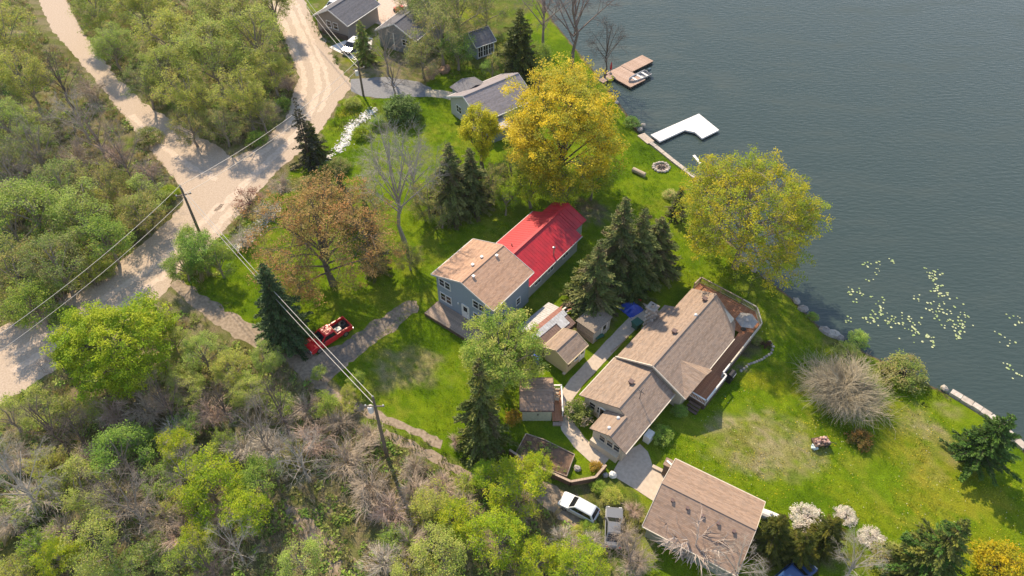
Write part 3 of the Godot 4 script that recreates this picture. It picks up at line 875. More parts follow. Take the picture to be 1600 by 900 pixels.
func planks(parent: Node, x0: float, x1: float, z0: float, z1: float, y: float, along_x: bool, w: float, m: Array, th := 0.05) -> void:
	var len := (x1 - x0) if along_x else (z1 - z0)
	var span := (z1 - z0) if along_x else (x1 - x0)
	var k := maxi(1, int(round(span / w)))
	var ww := span / k
	var b := MB.new()
	b.box(Vector3.ZERO, Vector3(len, th, ww - 0.02) if along_x else Vector3(ww - 0.02, th, len))
	var me := b.mesh()
	for i in k:
		var q := (i + 0.5) * ww
		put(parent, "plank", me, m[rng.randi() % m.size()], Vector3((x0 + x1) / 2, y, z0 + q) if along_x else Vector3(x0 + q, y, (z0 + z1) / 2))

func railing(parent: Node, pts: Array, h: float, m: Material, called := "railing") -> void:
	for i in pts.size() - 1:
		var b := MB.new()
		var a: Vector3 = pts[i]
		var c: Vector3 = pts[i + 1]
		b.beam(a + Vector3(0, h, 0), c + Vector3(0, h, 0), 0.14, 0.05)
		b.beam(a + Vector3(0, 0.12, 0), c + Vector3(0, 0.12, 0), 0.05, 0.07)
		var k := maxi(2, int(a.distance_to(c) / 0.16))
		for q in range(1, k):
			var p := a.lerp(c, float(q) / k)
			b.beam(p + Vector3(0, 0.12, 0), p + Vector3(0, h - 0.02, 0), 0.035, 0.035)
		var r := part(parent, called, b, m)
		var n := maxi(1, int(a.distance_to(c) / 1.9))
		for q in n + 1:
			var po := MB.new()
			var p := a.lerp(c, float(q) / n)
			po.box(p + Vector3(0, h / 2 + 0.03, 0), Vector3(0.1, h + 0.1, 0.1))
			part(r, "post", po, m)

func build_grey_house() -> void:
	var t := thing("house", "grey-blue two-storey house with tan gable roof joined to a long red metal-roofed wing", "house", Vector3(-3.35, 0, -58.25), 52.2)
	var w := MB.new()
	w.prism_x([Vector2(4.1, 0), Vector2(4.1, 5.0), Vector2(0, 6.46), Vector2(-4.1, 5.0), Vector2(-4.1, 0)], -3.35, 3.35)
	part(t, "wall", w, M.siding_grey)
	gable(t, -3.7, 3.7, -4.5, 4.5, 5.0, 5.0, 0, 6.6, M.roof_tan, M.trim_grey, 0.12)
	for k in [[-0.72, 1.05], [0.87, 1.05], [-2.12, -0.6], [1.99, -0.6]]:
		var z: float = -0.78 if k[1] > 0 else 0.5
		roof_vent(t, Vector3(k[0], 6.6 - absf(z) * 0.356, z), M.vent_white, 0.32)
	# front gable wall
	for z in [-3.25, -2.4]:
		window(t, Vector3(-3.35, 4.15, z), -90, 0.72, 1.05)
		window(t, Vector3(-3.35, 1.75, z), -90, 0.72, 1.15)
	for z in [1.75, 2.6]:
		window(t, Vector3(-3.35, 3.85, z), -90, 0.72, 1.05)
		window(t, Vector3(-3.35, 1.75, z), -90, 0.72, 1.05)
	door(t, Vector3(-3.35, 0.45, 0.15), -90, 0.95, 2.05, M.trim)
	var l := MB.new()
	l.lathe(Vector3(-3.45, 2.35, -0.85), [Vector2(0.02, 0.16), Vector2(0.1, 0.1), Vector2(0.1, -0.1), Vector2(0.02, -0.14)], 8)
	part(t, "wall_lamp", l, M.trim)
	window(t, Vector3(-1.6, 3.7, 4.1), 0, 0.7, 1.0)
	window(t, Vector3(1.3, 1.9, 4.1), 0, 0.62, 0.95)
	window(t, Vector3(-1.4, 1.6, 4.1), 0, 0.7, 1.0)
	# timber deck
	var d := thing("timber_deck", "weathered timber deck against the front of the grey-blue house", "deck", t.position, 52.2)
	planks(d, -5.75, -3.4, -4.15, 3.4, 0.42, false, 0.15, M.weathered)
	var f := MB.new()
	f.box(Vector3(-5.79, 0.22, -0.37), Vector3(0.05, 0.42, 7.6)); f.box(Vector3(-4.57, 0.22, -4.19), Vector3(2.35, 0.4, 0.05)); f.box(Vector3(-4.57, 0.22, 3.44), Vector3(2.35, 0.4, 0.05))
	part(d, "rim_board", f, M.dark_wood)
	# red wing
	var rw := MB.new()
	rw.prism_x([Vector2(3.75, 0), Vector2(3.75, 2.65), Vector2(0.35, 4.12), Vector2(-3.1, 2.65), Vector2(-3.1, 0)], 3.35, 14.0)
	rw.prism_x([Vector2(2.9, 0), Vector2(2.9, 3.0), Vector2(0.45, 4.1), Vector2(-1.7, 3.1), Vector2(-1.7, 0)], 14.0, 16.2)
	part(t, "wing_wall", rw, M.siding_pale)
	for side in [-1, 1]:
		var k := 0
		var x := 3.36
		while x < 14.25:
			var x1 := minf(x + 0.92, 14.3)
			var b := MB.new()
			var ez := 4.15 if side > 0 else -3.45
			var pts := [Vector3(x, 4.32, 0.35), Vector3(x, 2.62, ez), Vector3(x1, 2.62, ez), Vector3(x1, 4.32, 0.35)]
			if side < 0:
				pts.reverse()
			b.slab(pts, 0.05)
			for rib in [x + 0.03, x + 0.46]:
				b.beam(Vector3(rib, 4.325, 0.35), Vector3(rib, 2.625, ez), 0.05, 0.025)
			part(t, "roof_panel", b, M.red_roof)
			x += 0.92
			k += 1
		x = 14.31
		while x < 16.5:
			var b := MB.new()
			var x1 := minf(x + 0.92, 16.6)
			var ez := 3.2 if side > 0 else -2.0
			var eh := 4.32 - absf(ez - 0.35) * 0.447 + 0.05
			var pts := [Vector3(x, 4.37, 0.35), Vector3(x, eh, ez), Vector3(x1, eh, ez), Vector3(x1, 4.37, 0.35)]
			if side < 0:
				pts.reverse()
			b.slab(pts, 0.05)
			b.beam(Vector3(x + 0.46, 4.385, 0.35), Vector3(x + 0.46, eh + 0.015, ez), 0.05, 0.04)
			part(t, "roof_panel", b, M.red_roof)
			x += 0.92
	var rc := MB.new()
	rc.beam(Vector3(3.4, 4.40, 0.35), Vector3(16.62, 4.40, 0.35), 0.34, 0.04)
	part(t, "ridge_cap", rc, M.red_roof)
	var fa := MB.new()
	fa.beam(Vector3(3.4, 2.53, 4.2), Vector3(14.3, 2.53, 4.2), 0.08, 0.13)
	fa.beam(Vector3(3.4, 2.53, -3.5), Vector3(14.3, 2.53, -3.5), 0.08, 0.13)
	part(t, "gutter", fa, M.trim_grey)
	var pi := MB.new()
	pi.lathe(Vector3(9.1, 2.7, 3.5), [Vector2(0.1, 0), Vector2(0.1, 1.3)], 10)
	pi.lathe(Vector3(9.1, 4.0, 3.5), [Vector2(0.16, 0), Vector2(0.19, 0.1), Vector2(0.16, 0.26), Vector2(0.01, 0.32)], 10)
	part(t, "chimney_pipe", pi, M.steel)
	var pv := MB.new()
	pv.lathe(Vector3(6.6, 3.8, -0.9), [Vector2(0.06, -0.2), Vector2(0.06, 0.35), Vector2(0.01, 0.35)], 8)
	part(t, "vent_pipe", pv, M.dark_metal)
	for x in [5.6, 8.2, 11.4]:
		window(t, Vector3(x, 1.5, 3.75), 0, 1.1, 0.8, 2)
	# stepping pad by the side of the house
	var s := MB.new()
	s.box(Vector3(0, 0.05, 0), Vector3(2.2, 0.12, 1.2))
	one("step_slab", "concrete step slab at the inner corner of the grey house and red wing", "slab", s.mesh(), M.conc, Vector3(2.6, 0, -55.3), 52.2)

func build_brown_house() -> void:
	var t := thing("bungalow", "brown-roofed bungalow with stepped gable roofs, stone chimney and pale beige walls", "house", Vector3(14.4, 0, -45.5), 50)
	var rf: Material = M.roof_brown
	var w := MB.new()
	w.prism_x([Vector2(3.7, 0), Vector2(3.7, 2.75), Vector2(0, 4.5), Vector2(-3.7, 2.75), Vector2(-3.7, 0)], 0.25, 9.4)
	w.prism_x([Vector2(2.9, 0), Vector2(2.9, 2.95), Vector2(0, 4.45), Vector2(-2.5, 3.25), Vector2(-2.5, 0)], 9.4, 12.5)
	w.prism_x([Vector2(2.6, 0), Vector2(2.6, 2.5), Vector2(0, 3.8), Vector2(-3.9, 2.42), Vector2(-3.9, 0)], -6.1, 0.25)
	w.prism_x([Vector2(2.6, 0), Vector2(2.6, 2.5), Vector2(0.95, 3.32), Vector2(-0.95, 2.4), Vector2(-0.95, 0)], -8.75, -6.1)
	part(t, "wall", w, M.wall_beige)
	# upper roof
	var a := MB.new()
	a.slab([Vector3(-0.1, 2.68, -4.2), Vector3(-0.1, 4.7, 0), Vector3(9.5, 4.7, 0), Vector3(9.5, 2.68, -4.2)], 0.14)
	a.slab([Vector3(9.5, 3.28, -2.95), Vector3(9.5, 4.7, 0), Vector3(12.9, 4.7, 0), Vector3(13.2, 3.28, -2.95)], 0.14)
	part(t, "roof_slope", a, rf)
	var b := MB.new()
	b.slab([Vector3(-0.1, 4.7, 0), Vector3(-0.1, 2.68, 4.2), Vector3(10.2, 2.68, 4.2), Vector3(12.9, 4.7, 0)], 0.14)
	b.slab([Vector3(12.9, 4.7, 0.0), Vector3(10.2, 2.68, 4.2), Vector3(13.0, 2.05, 3.05)], 0.14)
	part(t, "roof_slope", b, rf)
	# cross gable over the deck
	var xc := 2.95
	var cg := MB.new()
	cg.slab([Vector3(xc, 3.92, 1.6), Vector3(-0.12, 2.72, 4.15), Vector3(-0.12, 2.72, 4.3), Vector3(xc, 3.92, 4.65)], 0.12)
	cg.slab([Vector3(xc, 3.92, 1.6), Vector3(xc, 3.92, 4.65), Vector3(4.8, 2.72, 4.55), Vector3(4.8, 2.72, 4.1)], 0.12)
	part(t, "cross_gable_roof", cg, rf)
	var cw := MB.new()
	cw.tri(Vector3(0.3, 2.6, 4.3), Vector3(4.3, 2.6, 4.3), Vector3(xc, 3.78, 4.3))
	part(t, "cross_gable_face", cw, M.wall_beige)
	# lower roof and entry roof
	var c := MB.new()
	c.slab([Vector3(-6.45, 2.42, -4.35), Vector3(-6.15, 3.98, 0), Vector3(-0.1, 3.98, 0), Vector3(-0.1, 2.42, -4.35)], 0.13)
	part(t, "roof_slope", c, rf)
	var d := MB.new()
	d.slab([Vector3(-6.15, 3.98, 0), Vector3(-6.15, 2.48, 3.05), Vector3(-0.1, 2.48, 3.05), Vector3(-0.1, 3.98, 0)], 0.13)
	d.slab([Vector3(-9.05, 3.49, 1.0), Vector3(-9.12, 2.48, 3.05), Vector3(-6.15, 2.48, 3.05), Vector3(-6.15, 3.49, 1.0)], 0.13)
	part(t, "roof_slope", d, rf)
	var e := MB.new()
	e.slab([Vector3(-8.95, 2.35, -1.3), Vector3(-9.05, 3.49, 1.0), Vector3(-6.12, 3.49, 1.0), Vector3(-6.12, 2.35, -1.3)], 0.13)
	part(t, "entry_roof", e, rf)
	for q in [[-0.1, 12.9, 4.72, 0.0], [-6.15, -0.1, 4.0, 0.0], [-9.05, -6.15, 3.51, 1.0]]:
		var r := MB.new()
		r.beam(Vector3(q[0], q[2], q[3]), Vector3(q[1], q[2], q[3]), 0.26, 0.03)
		part(t, "ridge_cap", r, cap_of(rf))
	# pale bargeboard where the upper roof steps over the lower one
	var bb := MB.new()
	bb.beam(Vector3(-0.16, 2.66, -4.25), Vector3(-0.16, 4.66, 0), 0.1, 0.2)
	part(t, "bargeboard", bb, M.trim_beige)
	var bb2 := MB.new()
	bb2.beam(Vector3(-0.16, 4.66, 0), Vector3(-0.16, 2.66, 4.25), 0.1, 0.2)
	part(t, "bargeboard", bb2, M.trim_beige)
	var gu := MB.new()
	gu.beam(Vector3(-0.1, 2.6, 4.26), Vector3(10.2, 2.6, 4.26), 0.1, 0.12)
	gu.beam(Vector3(-9.1, 2.4, 3.1), Vector3(-0.1, 2.4, 3.1), 0.1, 0.12)
	gu.beam(Vector3(-6.4, 2.34, -4.4), Vector3(-0.1, 2.34, -4.4), 0.1, 0.12)
	part(t, "gutter", gu, M.trim_beige)
	for q in [[11.4, -0.55, 4.44], [5.3, -0.7, 4.36], [-2.7, -0.75, 3.71]]:
		var v := MB.new()
		v.box(Vector3(q[0], q[2] + 0.12, q[1]), Vector3(0.34, 0.34, 0.34))
		v.box(Vector3(q[0], q[2] + 0.36, q[1]), Vector3(0.5, 0.12, 0.5))
		part(t, "roof_vent", v, M.vent_brown)
	for q in [[-8.2, 0.45, 3.22], [-6.7, 0.5, 3.25], [8.7, -0.1, 4.66]]:
		var v := MB.new()
		v.lathe(Vector3(q[0], q[2], q[1]), [Vector2(0.2, -0.1), Vector2(0.2, 0.1), Vector2(0.13, 0.2), Vector2(0.01, 0.24)], 10)
		part(t, "roof_dome", v, M.vent_white)
	var an := MB.new()
	an.beam(Vector3(-3.6, 3.3, 0.9), Vector3(-3.6, 5.0, 0.9), 0.05, 0.05)
	an.beam(Vector3(-4.0, 4.9, 0.9), Vector3(-3.2, 4.9, 0.9), 0.05, 0.05)
	an.beam(Vector3(-3.6, 4.75, 0.55), Vector3(-3.6, 4.75, 1.25), 0.05, 0.05)
	part(t, "antenna", an, M.dark_metal)
	# stone chimney of stacked stones
	var ch := Node3D.new()
	ch.name = "chimney"
	t.add_child(ch)
	var core := MB.new()
	core.box(Vector3(6.75, 2.2, -4.35), Vector3(0.8, 4.6, 0.8))
	part(ch, "stack", core, M.stone)
	var rr := RandomNumberGenerator.new()
	rr.seed = 9
	for row in 12:
		for k in 8:
			var st := MB.new()
			var a0 := k * TAU / 8.0 + row * 0.4
			var p := Vector3(6.75 + clampf(cos(a0) * 0.62, -0.42, 0.42), 0.3 + row * 0.36, -4.35 + clampf(sin(a0) * 0.62, -0.42, 0.42))
			st.rock(p, Vector3(0.2, 0.17, 0.2), rr)
			put(ch, "stone", st.mesh(), M.stones[rr.randi() % 3])
	var cap := MB.new()
	cap.box(Vector3(6.75, 4.6, -4.35), Vector3(1.15, 0.16, 1.15))
	cap.lathe(Vector3(6.75, 4.66, -4.35), [Vector2(0.2, 0), Vector2(0.2, 0.35), Vector2(0.12, 0.36)], 10)
	part(ch, "cap", cap, M.stone)
	# windows and doors
	for z in [-2.9, -1.9]:
		window(t, Vector3(-6.1, 1.5, z), -90, 0.7, 1.0, 1, M.trim_beige)
	for z in [0.2, 1.1, 1.9]:
		window(t, Vector3(-8.75, 1.75, z), -90, 0.62, 0.9, 1, M.trim_beige)
	door(t, Vector3(-6.12, 0.1, -1.5), -90, 0.85, 2.0, M.dark_wood)
	for x in [-4.6, -2.4]:
		window(t, Vector3(x, 1.5, 2.6), 0, 1.2, 0.9, 2, M.trim_beige)
	for x in [1.3, 3.0, 5.6, 7.6]:
		window(t, Vector3(x, 1.9, 3.7), 0, 1.1, 1.3, 2, M.trim_beige)
	for x in [1.6, 4.0, 8.2]:
		window(t, Vector3(x, 1.6, -3.7), 180, 1.1, 0.9, 2, M.trim_beige)
	# porch apron wall at the entry
	var po := MB.new()
	po.box(Vector3(-9.0, 0.5, 0.7), Vector3(0.5, 1.0, 3.2))
	part(t, "porch_wall", po, M.wall_beige)
	var ac := MB.new()
	ac.box(Vector3(-4.9, 0.55, 3.3), Vector3(1.0, 1.1, 0.7))
	for k in 6:
		ac.box(Vector3(-4.9, 0.2 + k * 0.15, 3.67), Vector3(0.9, 0.05, 0.04))
	one("heat_pump", "white slatted heat pump unit beside the bungalow entry wall", "heat pump", ac.mesh(), M.trim, t.position, 50)
	# deck
	var dk := thing("red_deck", "red-brown stained deck wrapping the lake side of the bungalow", "deck", t.position, 50)
	planks(dk, 1.85, 6.1, 3.78, 5.75, 0.8, true, 0.2, M.redwood)
	planks(dk, 6.1, 13.0, 3.78, 5.3, 0.8, true, 0.2, M.redwood)
	planks(dk, 13.0, 16.95, -3.6, 2.2, 0.8, true, 0.2, M.redwood)
	# clipped corner
	for k in 14:
		var z0 := 2.2 + k * 0.2
		var b2 := MB.new()
		var xe := 16.95 if z0 < 3.7 else 16.95 - (z0 - 3.7) * 1.2
		b2.box(Vector3((13.0 + xe) / 2, 0.8, z0 + 0.1), Vector3(xe - 13.0, 0.05, 0.18))
		part(dk, "plank", b2, M.redwood[k % 3])
	var sk := MB.new()
	for q in [[1.85, 5.78, 6.1, 5.78], [6.12, 5.33, 13.0, 5.33], [1.83, 3.8, 1.83, 5.78], [16.98, -3.6, 16.98, 3.7], [13, -3.62, 16.98, -3.62]]:
		sk.beam(Vector3(q[0], 0.38, q[1]), Vector3(q[2], 0.38, q[3]), 0.04, 0.74)
	part(dk, "skirt_board", sk, M.dark_wood)
	railing(dk, [Vector3(1.85, 0.82, 3.9), Vector3(1.85, 0.82, 5.78), Vector3(6.1, 0.82, 5.78), Vector3(6.1, 0.82, 5.33), Vector3(7.6, 0.82, 5.33)], 0.85, M.trim)
	railing(dk, [Vector3(7.9, 0.82, 5.33), Vector3(15.1, 0.82, 5.3), Vector3(16.95, 0.82, 3.75), Vector3(17.0, 0.82, 1.9)], 0.85, M.trim_beige)
	railing(dk, [Vector3(17.0, 0.82, 1.9), Vector3(17.0, 0.82, -3.6), Vector3(15.6, 0.82, -3.65)], 0.85, M.weathered[0])
	var stp := MB.new()
	for k in 3:
		stp.box(Vector3(1.4 - k * 0.3, 0.6 - k * 0.2, 4.9), Vector3(0.32, 0.08, 1.3))
	part(dk, "steps", stp, M.dark_wood)
	# patio umbrella
	var u := thing("patio_umbrella", "grey six-sided patio umbrella with vented top on the red deck corner", "umbrella", t.to_global(Vector3(13.7, 0.83, 3.95)), 50)
	var cv := MB.new()
	cv.lathe(Vector3.ZERO, [Vector2(1.25, 1.55), Vector2(0.5, 1.95), Vector2(0.48, 1.93)], 6)
	part(u, "canopy", cv, M.canopy)
	var c2 := MB.new()
	c2.lathe(Vector3.ZERO, [Vector2(0.62, 2.0), Vector2(0.05, 2.3), Vector2(0.01, 2.34)], 6)
	part(u, "vent_cap", c2, M.canopy)
	var pl := MB.new()
	pl.lathe(Vector3.ZERO, [Vector2(0.03, 0), Vector2(0.03, 2.3)], 8)
	part(u, "pole", pl, M.dark_metal)
	var bs := MB.new()
	bs.lathe(Vector3.ZERO, [Vector2(0.01, 0.12), Vector2(0.28, 0.08), Vector2(0.3, 0.0)], 10)
	part(u, "base", bs, M.dark_metal)
	for k in 6:
		var rb := MB.new()
		var an2 := TAU * k / 6
		rb.beam(Vector3(0, 1.9, 0), Vector3(cos(an2) * 1.2, 1.53, sin(an2) * 1.2), 0.02, 0.02)
		part(u, "rib", rb, M.dark_metal)
	# barbecue
	var g := thing("barbecue_grill", "black covered barbecue grill against the white railing of the red deck", "barbecue", t.to_global(Vector3(7.1, 0, 6.0)), 50)
	var gb := MB.new()
	gb.box(Vector3(0, 0.45, 0), Vector3(1.2, 0.8, 0.6))
	part(g, "cabinet", gb, M.black)
	var gl := MB.new()
	gl.prism_x([Vector2(0.32, 0.86), Vector2(0.28, 1.1), Vector2(0.1, 1.24), Vector2(-0.15, 1.24), Vector2(-0.32, 1.05), Vector2(-0.32, 0.86)], -0.45, 0.45)
	part(g, "lid", gl, M.black)
	var gh := MB.new()
	gh.beam(Vector3(-0.35, 1.02, 0.36), Vector3(0.35, 1.02, 0.36), 0.04, 0.04)
	part(g, "handle", gh, M.steel)
	# garden edging
	var ed := MB.new()
	var er := RandomNumberGenerator.new()
	er.seed = 4
	var line := [Vector2(25.03, -48.19), Vector2(26.06, -49.06), Vector2(27.63, -49.76), Vector2(28.91, -50.66), Vector2(29.34, -51.57), Vector2(29.03, -52.67)]
	var k0 := 0
	for i in line.size() - 1:
		var n: int = maxi(1, int(line[i].distance_to(line[i + 1]) / 0.34))
		for q in n:
			var p: Vector2 = line[i].lerp(line[i + 1], float(q) / n)
			var s := MB.new()
			s.rock(Vector3.ZERO, Vector3(0.21, 0.13, 0.17), er)
			one("edging_stone", "grey edging stone curving round the flower bed by the red deck", "stone", s.mesh(), M.stones[k0 % 3], Vector3(p.x, 0.06, p.y), er.randf_range(0, 90), "edging stones of the flower bed")
			k0 += 1

func build_garage() -> void:
	var t := thing("garage", "two-bay garage with brown shingled gable roof at the bottom of the lawn", "garage", Vector3(17.35, 0, -30.36), -30.6)
	var w := MB.new()
	w.prism_x([Vector2(3.45, 0), Vector2(3.45, 2.6), Vector2(0, 4.15), Vector2(-3.45, 2.6), Vector2(-3.45, 0)], -4.0, 4.0)
	part(t, "wall", w, M.wall_green)
	gable(t, -4.35, 4.35, -3.9, 3.9, 2.6, 2.6, 0, 4.3, M.roof_rose, M.trim_beige)
	for k in 5:
		var v := MB.new()
		var x := -2.9 + k * 1.42
		v.box(Vector3(x, 3.92, 1.02), Vector3(0.2, 0.2, 0.2))
		v.box(Vector3(x, 4.04, 1.02), Vector3(0.28, 0.06, 0.28))
		part(t, "roof_vent", v, M.vent_brown)
	var gd := MB.new()
	gd.box(Vector3(-4.03, 1.1, -1.4), Vector3(0.06, 2.1, 2.5))
	part(t, "garage_door", gd, M.trim)
	door(t, Vector3(-4.0, 0, 1.6), -90, 0.9, 2.0, M.dark_wood)
	window(t, Vector3(0, 1.5, 3.45), 0, 1.2, 0.8, 2, M.trim_beige)
	# chimney block at the corner
	var c := thing("firewood_box", "small brown planked box standing at the corner of the garage", "box", t.to_global(Vector3(-4.75, 0, -3.5)), -30.6)
	var b := MB.new()
	b.box(Vector3(0, 1.0, 0), Vector3(0.7, 2.0, 0.7))
	part(c, "body", b, M.dark_wood)
	var l := MB.new()
	l.box(Vector3(0, 2.04, 0), Vector3(0.9, 0.1, 0.9))
	part(c, "lid", l, M.roof_rose)
	var e := MB.new()
	e.beam(Vector3(-0.28, 2.12, -0.1), Vector3(0.28, 2.12, 0.1), 0.2, 0.06)
	part(c, "handle", e, M.trim)
	# kerb of the concrete apron
	var kb := MB.new()
	kb.box(Vector3(0, 0.1, 0), Vector3(1.5, 0.3, 0.35))
	one("kerb_block", "low pale concrete block edging the apron beside the garage lawn", "kerb", kb.mesh(), M.conc, Vector3(14.44, 0.00, -36.15), -31)
	# white tank behind
	var tk := thing("propane_tank", "white rounded tank lying on the grass beyond the garage end", "tank", Vector3(23.90, 0.00, -31.04), -25)
	var tb := MB.new()
	var prof := []
	for i in 9:
		var a := -PI / 2 + PI * i / 8.0
		prof.append(Vector2(0.5 * cos(a) + 0.001, (0.55 if i > 4 else -0.55 if i < 4 else 0.0) + 0.5 * sin(a)))
	tb.lathe(Vector3.ZERO, prof, 14)
	var ti := part(tk, "tank_shell", tb, M.trim)
	ti.rotation_degrees = Vector3(0, 0, 90)
	ti.position.y = 0.7
	var lg := MB.new()
	lg.box(Vector3(-0.45, 0.12, 0), Vector3(0.15, 0.3, 0.8)); lg.box(Vector3(0.45, 0.12, 0), Vector3(0.15, 0.3, 0.8))
	part(tk, "foot", lg, M.conc)
	var vl := MB.new()
	vl.lathe(Vector3(0, 1.18, 0), [Vector2(0.14, 0), Vector2(0.14, 0.15), Vector2(0.01, 0.2)], 10)
	part(tk, "valve_cover", vl, M.trim_grey)

func build_sheds() -> void:
	# tan shed
	var t := thing("garden_shed", "tan gabled garden shed between the two houses beside the walk", "shed", Vector3(5.75, 0, -49.95), 48)
	var w := MB.new()
	w.prism_x([Vector2(1.5, 0), Vector2(1.5, 2.2), Vector2(0, 2.95), Vector2(-1.5, 2.2), Vector2(-1.5, 0)], -1.5, 1.7)
	part(t, "wall", w, M.shed_tan)
	gable(t, -1.65, 1.85, -1.75, 1.75, 2.12, 2.12, 0, 3.0, M.roof_brown, M.shed_tan, 0.09)
	window(t, Vector3(0.2, 1.3, 1.5), 0, 0.55, 0.7)
	var lo := MB.new()
	for k in 5:
		lo.box(Vector3(-1.05, 1.1 + k * 0.13, 1.53), Vector3(0.4, 0.06, 0.06))
	part(t, "louvre", lo, M.dark_wood)
	door(t, Vector3(1.2, 0.05, 1.5), 0, 0.75, 1.8, M.trim)
	var sk := MB.new()
	sk.box(Vector3(-1.62, 0.08, 1.35), Vector3(0.3, 0.18, 0.3))
	part(t, "corner_block", sk, M.conc)
	# long shed with mixed metal roof
	var l := thing("long_shed", "long low shed with grey, rust-red and white metal roof strips", "shed", Vector3(3.6, 0, -53.2), 46)
	var lw := MB.new()
	lw.prism_x([Vector2(2.1, 0), Vector2(2.1, 1.75), Vector2(0.4, 2.3), Vector2(-1.7, 2.0), Vector2(-1.7, 0)], -2.4, 2.6)
	part(l, "wall", lw, M.barn_brown)
	var strips := [[-1.85, 2.02, -0.25, 2.42, M.metal_grey], [-0.25, 2.44, 0.3, 2.4, M.metal_rust], [0.31, 2.44, 1.0, 2.22, M.metal_white], [1.0, 2.16, 2.3, 1.75, M.barn_roof]]
	for s in strips:
		var x := -2.6
		while x < 2.75:
			var b := MB.new()
			var x1 := minf(x + 0.9, 2.8)
			b.slab([Vector3(x, s[1], s[0]), Vector3(x, s[3], s[2]), Vector3(x1 - 0.01, s[3], s[2]), Vector3(x1 - 0.01, s[1], s[0])], 0.04)
			for k in 3:
				b.beam(Vector3(x + 0.15 + k * 0.28, s[1] + 0.012, s[0]), Vector3(x + 0.15 + k * 0.28, s[3] + 0.012, s[2]), 0.05, 0.03)
			part(l, "roof_sheet", b, s[4])
			x += 0.9
	var lwp := MB.new()
	lwp.slab([Vector3(0.9, 2.26, 0.95), Vector3(0.9, 1.95, 1.9), Vector3(2.2, 1.95, 1.9), Vector3(2.2, 2.26, 0.95)], 0.04)
	part(l, "roof_patch_sheet", lwp, M.metal_white)
	# old flat shed
	var o := thing("old_shed", "old flat-topped shed with peeling white walls under the spruces", "shed", Vector3(9.25, 0, -53.9), 47)
	var ow := MB.new()
	ow.box(Vector3(0, 1.05, 0), Vector3(3.0, 2.1, 2.4))
	part(o, "wall", ow, M.peeling)
	var orf := MB.new()
	orf.slab([Vector3(-1.65, 2.2, -1.35), Vector3(-1.65, 2.12, 1.35), Vector3(1.65, 2.12, 1.35), Vector3(1.65, 2.2, -1.35)], 0.1)
	part(o, "roof", orf, M.old_roof)
	for k in 5:
		var of := MB.new()
		of.box(Vector3(-1.53, 0.3 + k * 0.4, 0), Vector3(0.05, 0.34, 2.3))
		part(o, "board", of, M.weathered[k % 3])
	door(o, Vector3(0.4, 0, 1.2), 0, 0.8, 1.8, M.peeling)
	# bunkie
	var b := thing("bunkie", "small cabin with striped brown roof, pale board wall and side porch", "cabin", Vector3(2.55, 0, -43.5), 0)
	var bw := MB.new()
	bw.prism_x([Vector2(1.65, 0), Vector2(1.65, 2.25), Vector2(0, 2.95), Vector2(-1.85, 2.2), Vector2(-1.85, 0)], -1.5, 1.5)
	part(b, "wall", bw, M.shed_pale)
	gable(b, -1.75, 1.7, -2.1, 1.9, 2.28, 2.25, 0, 3.05, M.roof_rose, M.barn_brown, 0.08)
	for k in 9:
		var bt := MB.new()
		bt.box(Vector3(-1.4 + k * 0.35, 1.1, 1.67), Vector3(0.05, 2.2, 0.04))
		part(b, "batten", bt, M.shed_pale)
	var bh := MB.new()
	bh.box(Vector3(0.1, 1.2, 1.71), Vector3(0.1, 0.3, 0.05))
	part(b, "door_latch", bh, M.dark_metal)
	door(b, Vector3(1.5, 0.35, -0.4), 90, 0.8, 1.8, M.shed_pale)
	planks(b, 1.6, 2.7, -2.0, 1.9, 0.35, false, 0.16, M.redwood)
	railing(b, [Vector3(2.66, 0.37, -2.0), Vector3(2.66, 0.37, 1.3)], 0.8, M.trim)
	railing(b, [Vector3(1.7, 0.37, -2.0), Vector3(2.6, 0.37, -2.0)], 0.8, M.trim)
	var bs := MB.new()
	bs.box(Vector3(2.1, 0.1, 2.1), Vector3(0.9, 0.2, 0.4))
	part(b, "step", bs, M.weathered[1])
	for q in [[2.15, -1.4, "pale wooden armchair at the back of the cabin porch"], [2.15, -0.6, "pale wooden armchair at the middle of the cabin porch"]]:
		var c := thing("armchair", q[2], "chair", b.position + Vector3(q[0], 0.38, q[1]), 80)
		var s := MB.new()
		s.box(Vector3(0, 0.35, 0), Vector3(0.5, 0.06, 0.5))
		part(c, "seat", s, M.woodpale)
		var k := MB.new()
		k.box(Vector3(0, 0.65, -0.25), Vector3(0.5, 0.6, 0.05), Basis(Vector3.RIGHT, -0.2))
		part(c, "backrest", k, M.woodpale)
		for sx in [-0.24, 0.24]:
			var ar := MB.new()
			ar.box(Vector3(sx, 0.55, 0), Vector3(0.08, 0.04, 0.55))
			part(c, "armrest", ar, M.woodpale)
			for sz in [-0.2, 0.22]:
				var lg := MB.new()
				lg.box(Vector3(sx, 0.27, sz), Vector3(0.05, 0.54, 0.05))
				part(c, "leg", lg, M.woodpale)
	# vegetable bed with timber edge
	var vb := thing("garden_bed", "raised vegetable bed of brown soil edged with grey planks", "garden bed", Vector3.ZERO)
	var so := MB.new()
	var ring := [Vector3(0.3, 0.3, -37.7), Vector3(1.46, 0.3, -36.95), Vector3(5.3, 0.3, -35.3), Vector3(5.68, 0.3, -36.36), Vector3(6.2, 0.3, -37.68), Vector3(3.22, 0.3, -39.38), Vector3(1.43, 0.3, -40.07)]
	so.slab(ring, 0.32)
	part(vb, "soil", so, M.soil)
	for i in ring.size():
		var e := MB.new()
		var a: Vector3 = ring[i]
		var c: Vector3 = ring[(i + 1) % ring.size()]
		e.beam(Vector3(a.x, 0.22, a.z), Vector3(c.x, 0.22, c.z), 0.07, 0.46)
		part(vb, "edge_plank", e, M.weathered[i % 3])
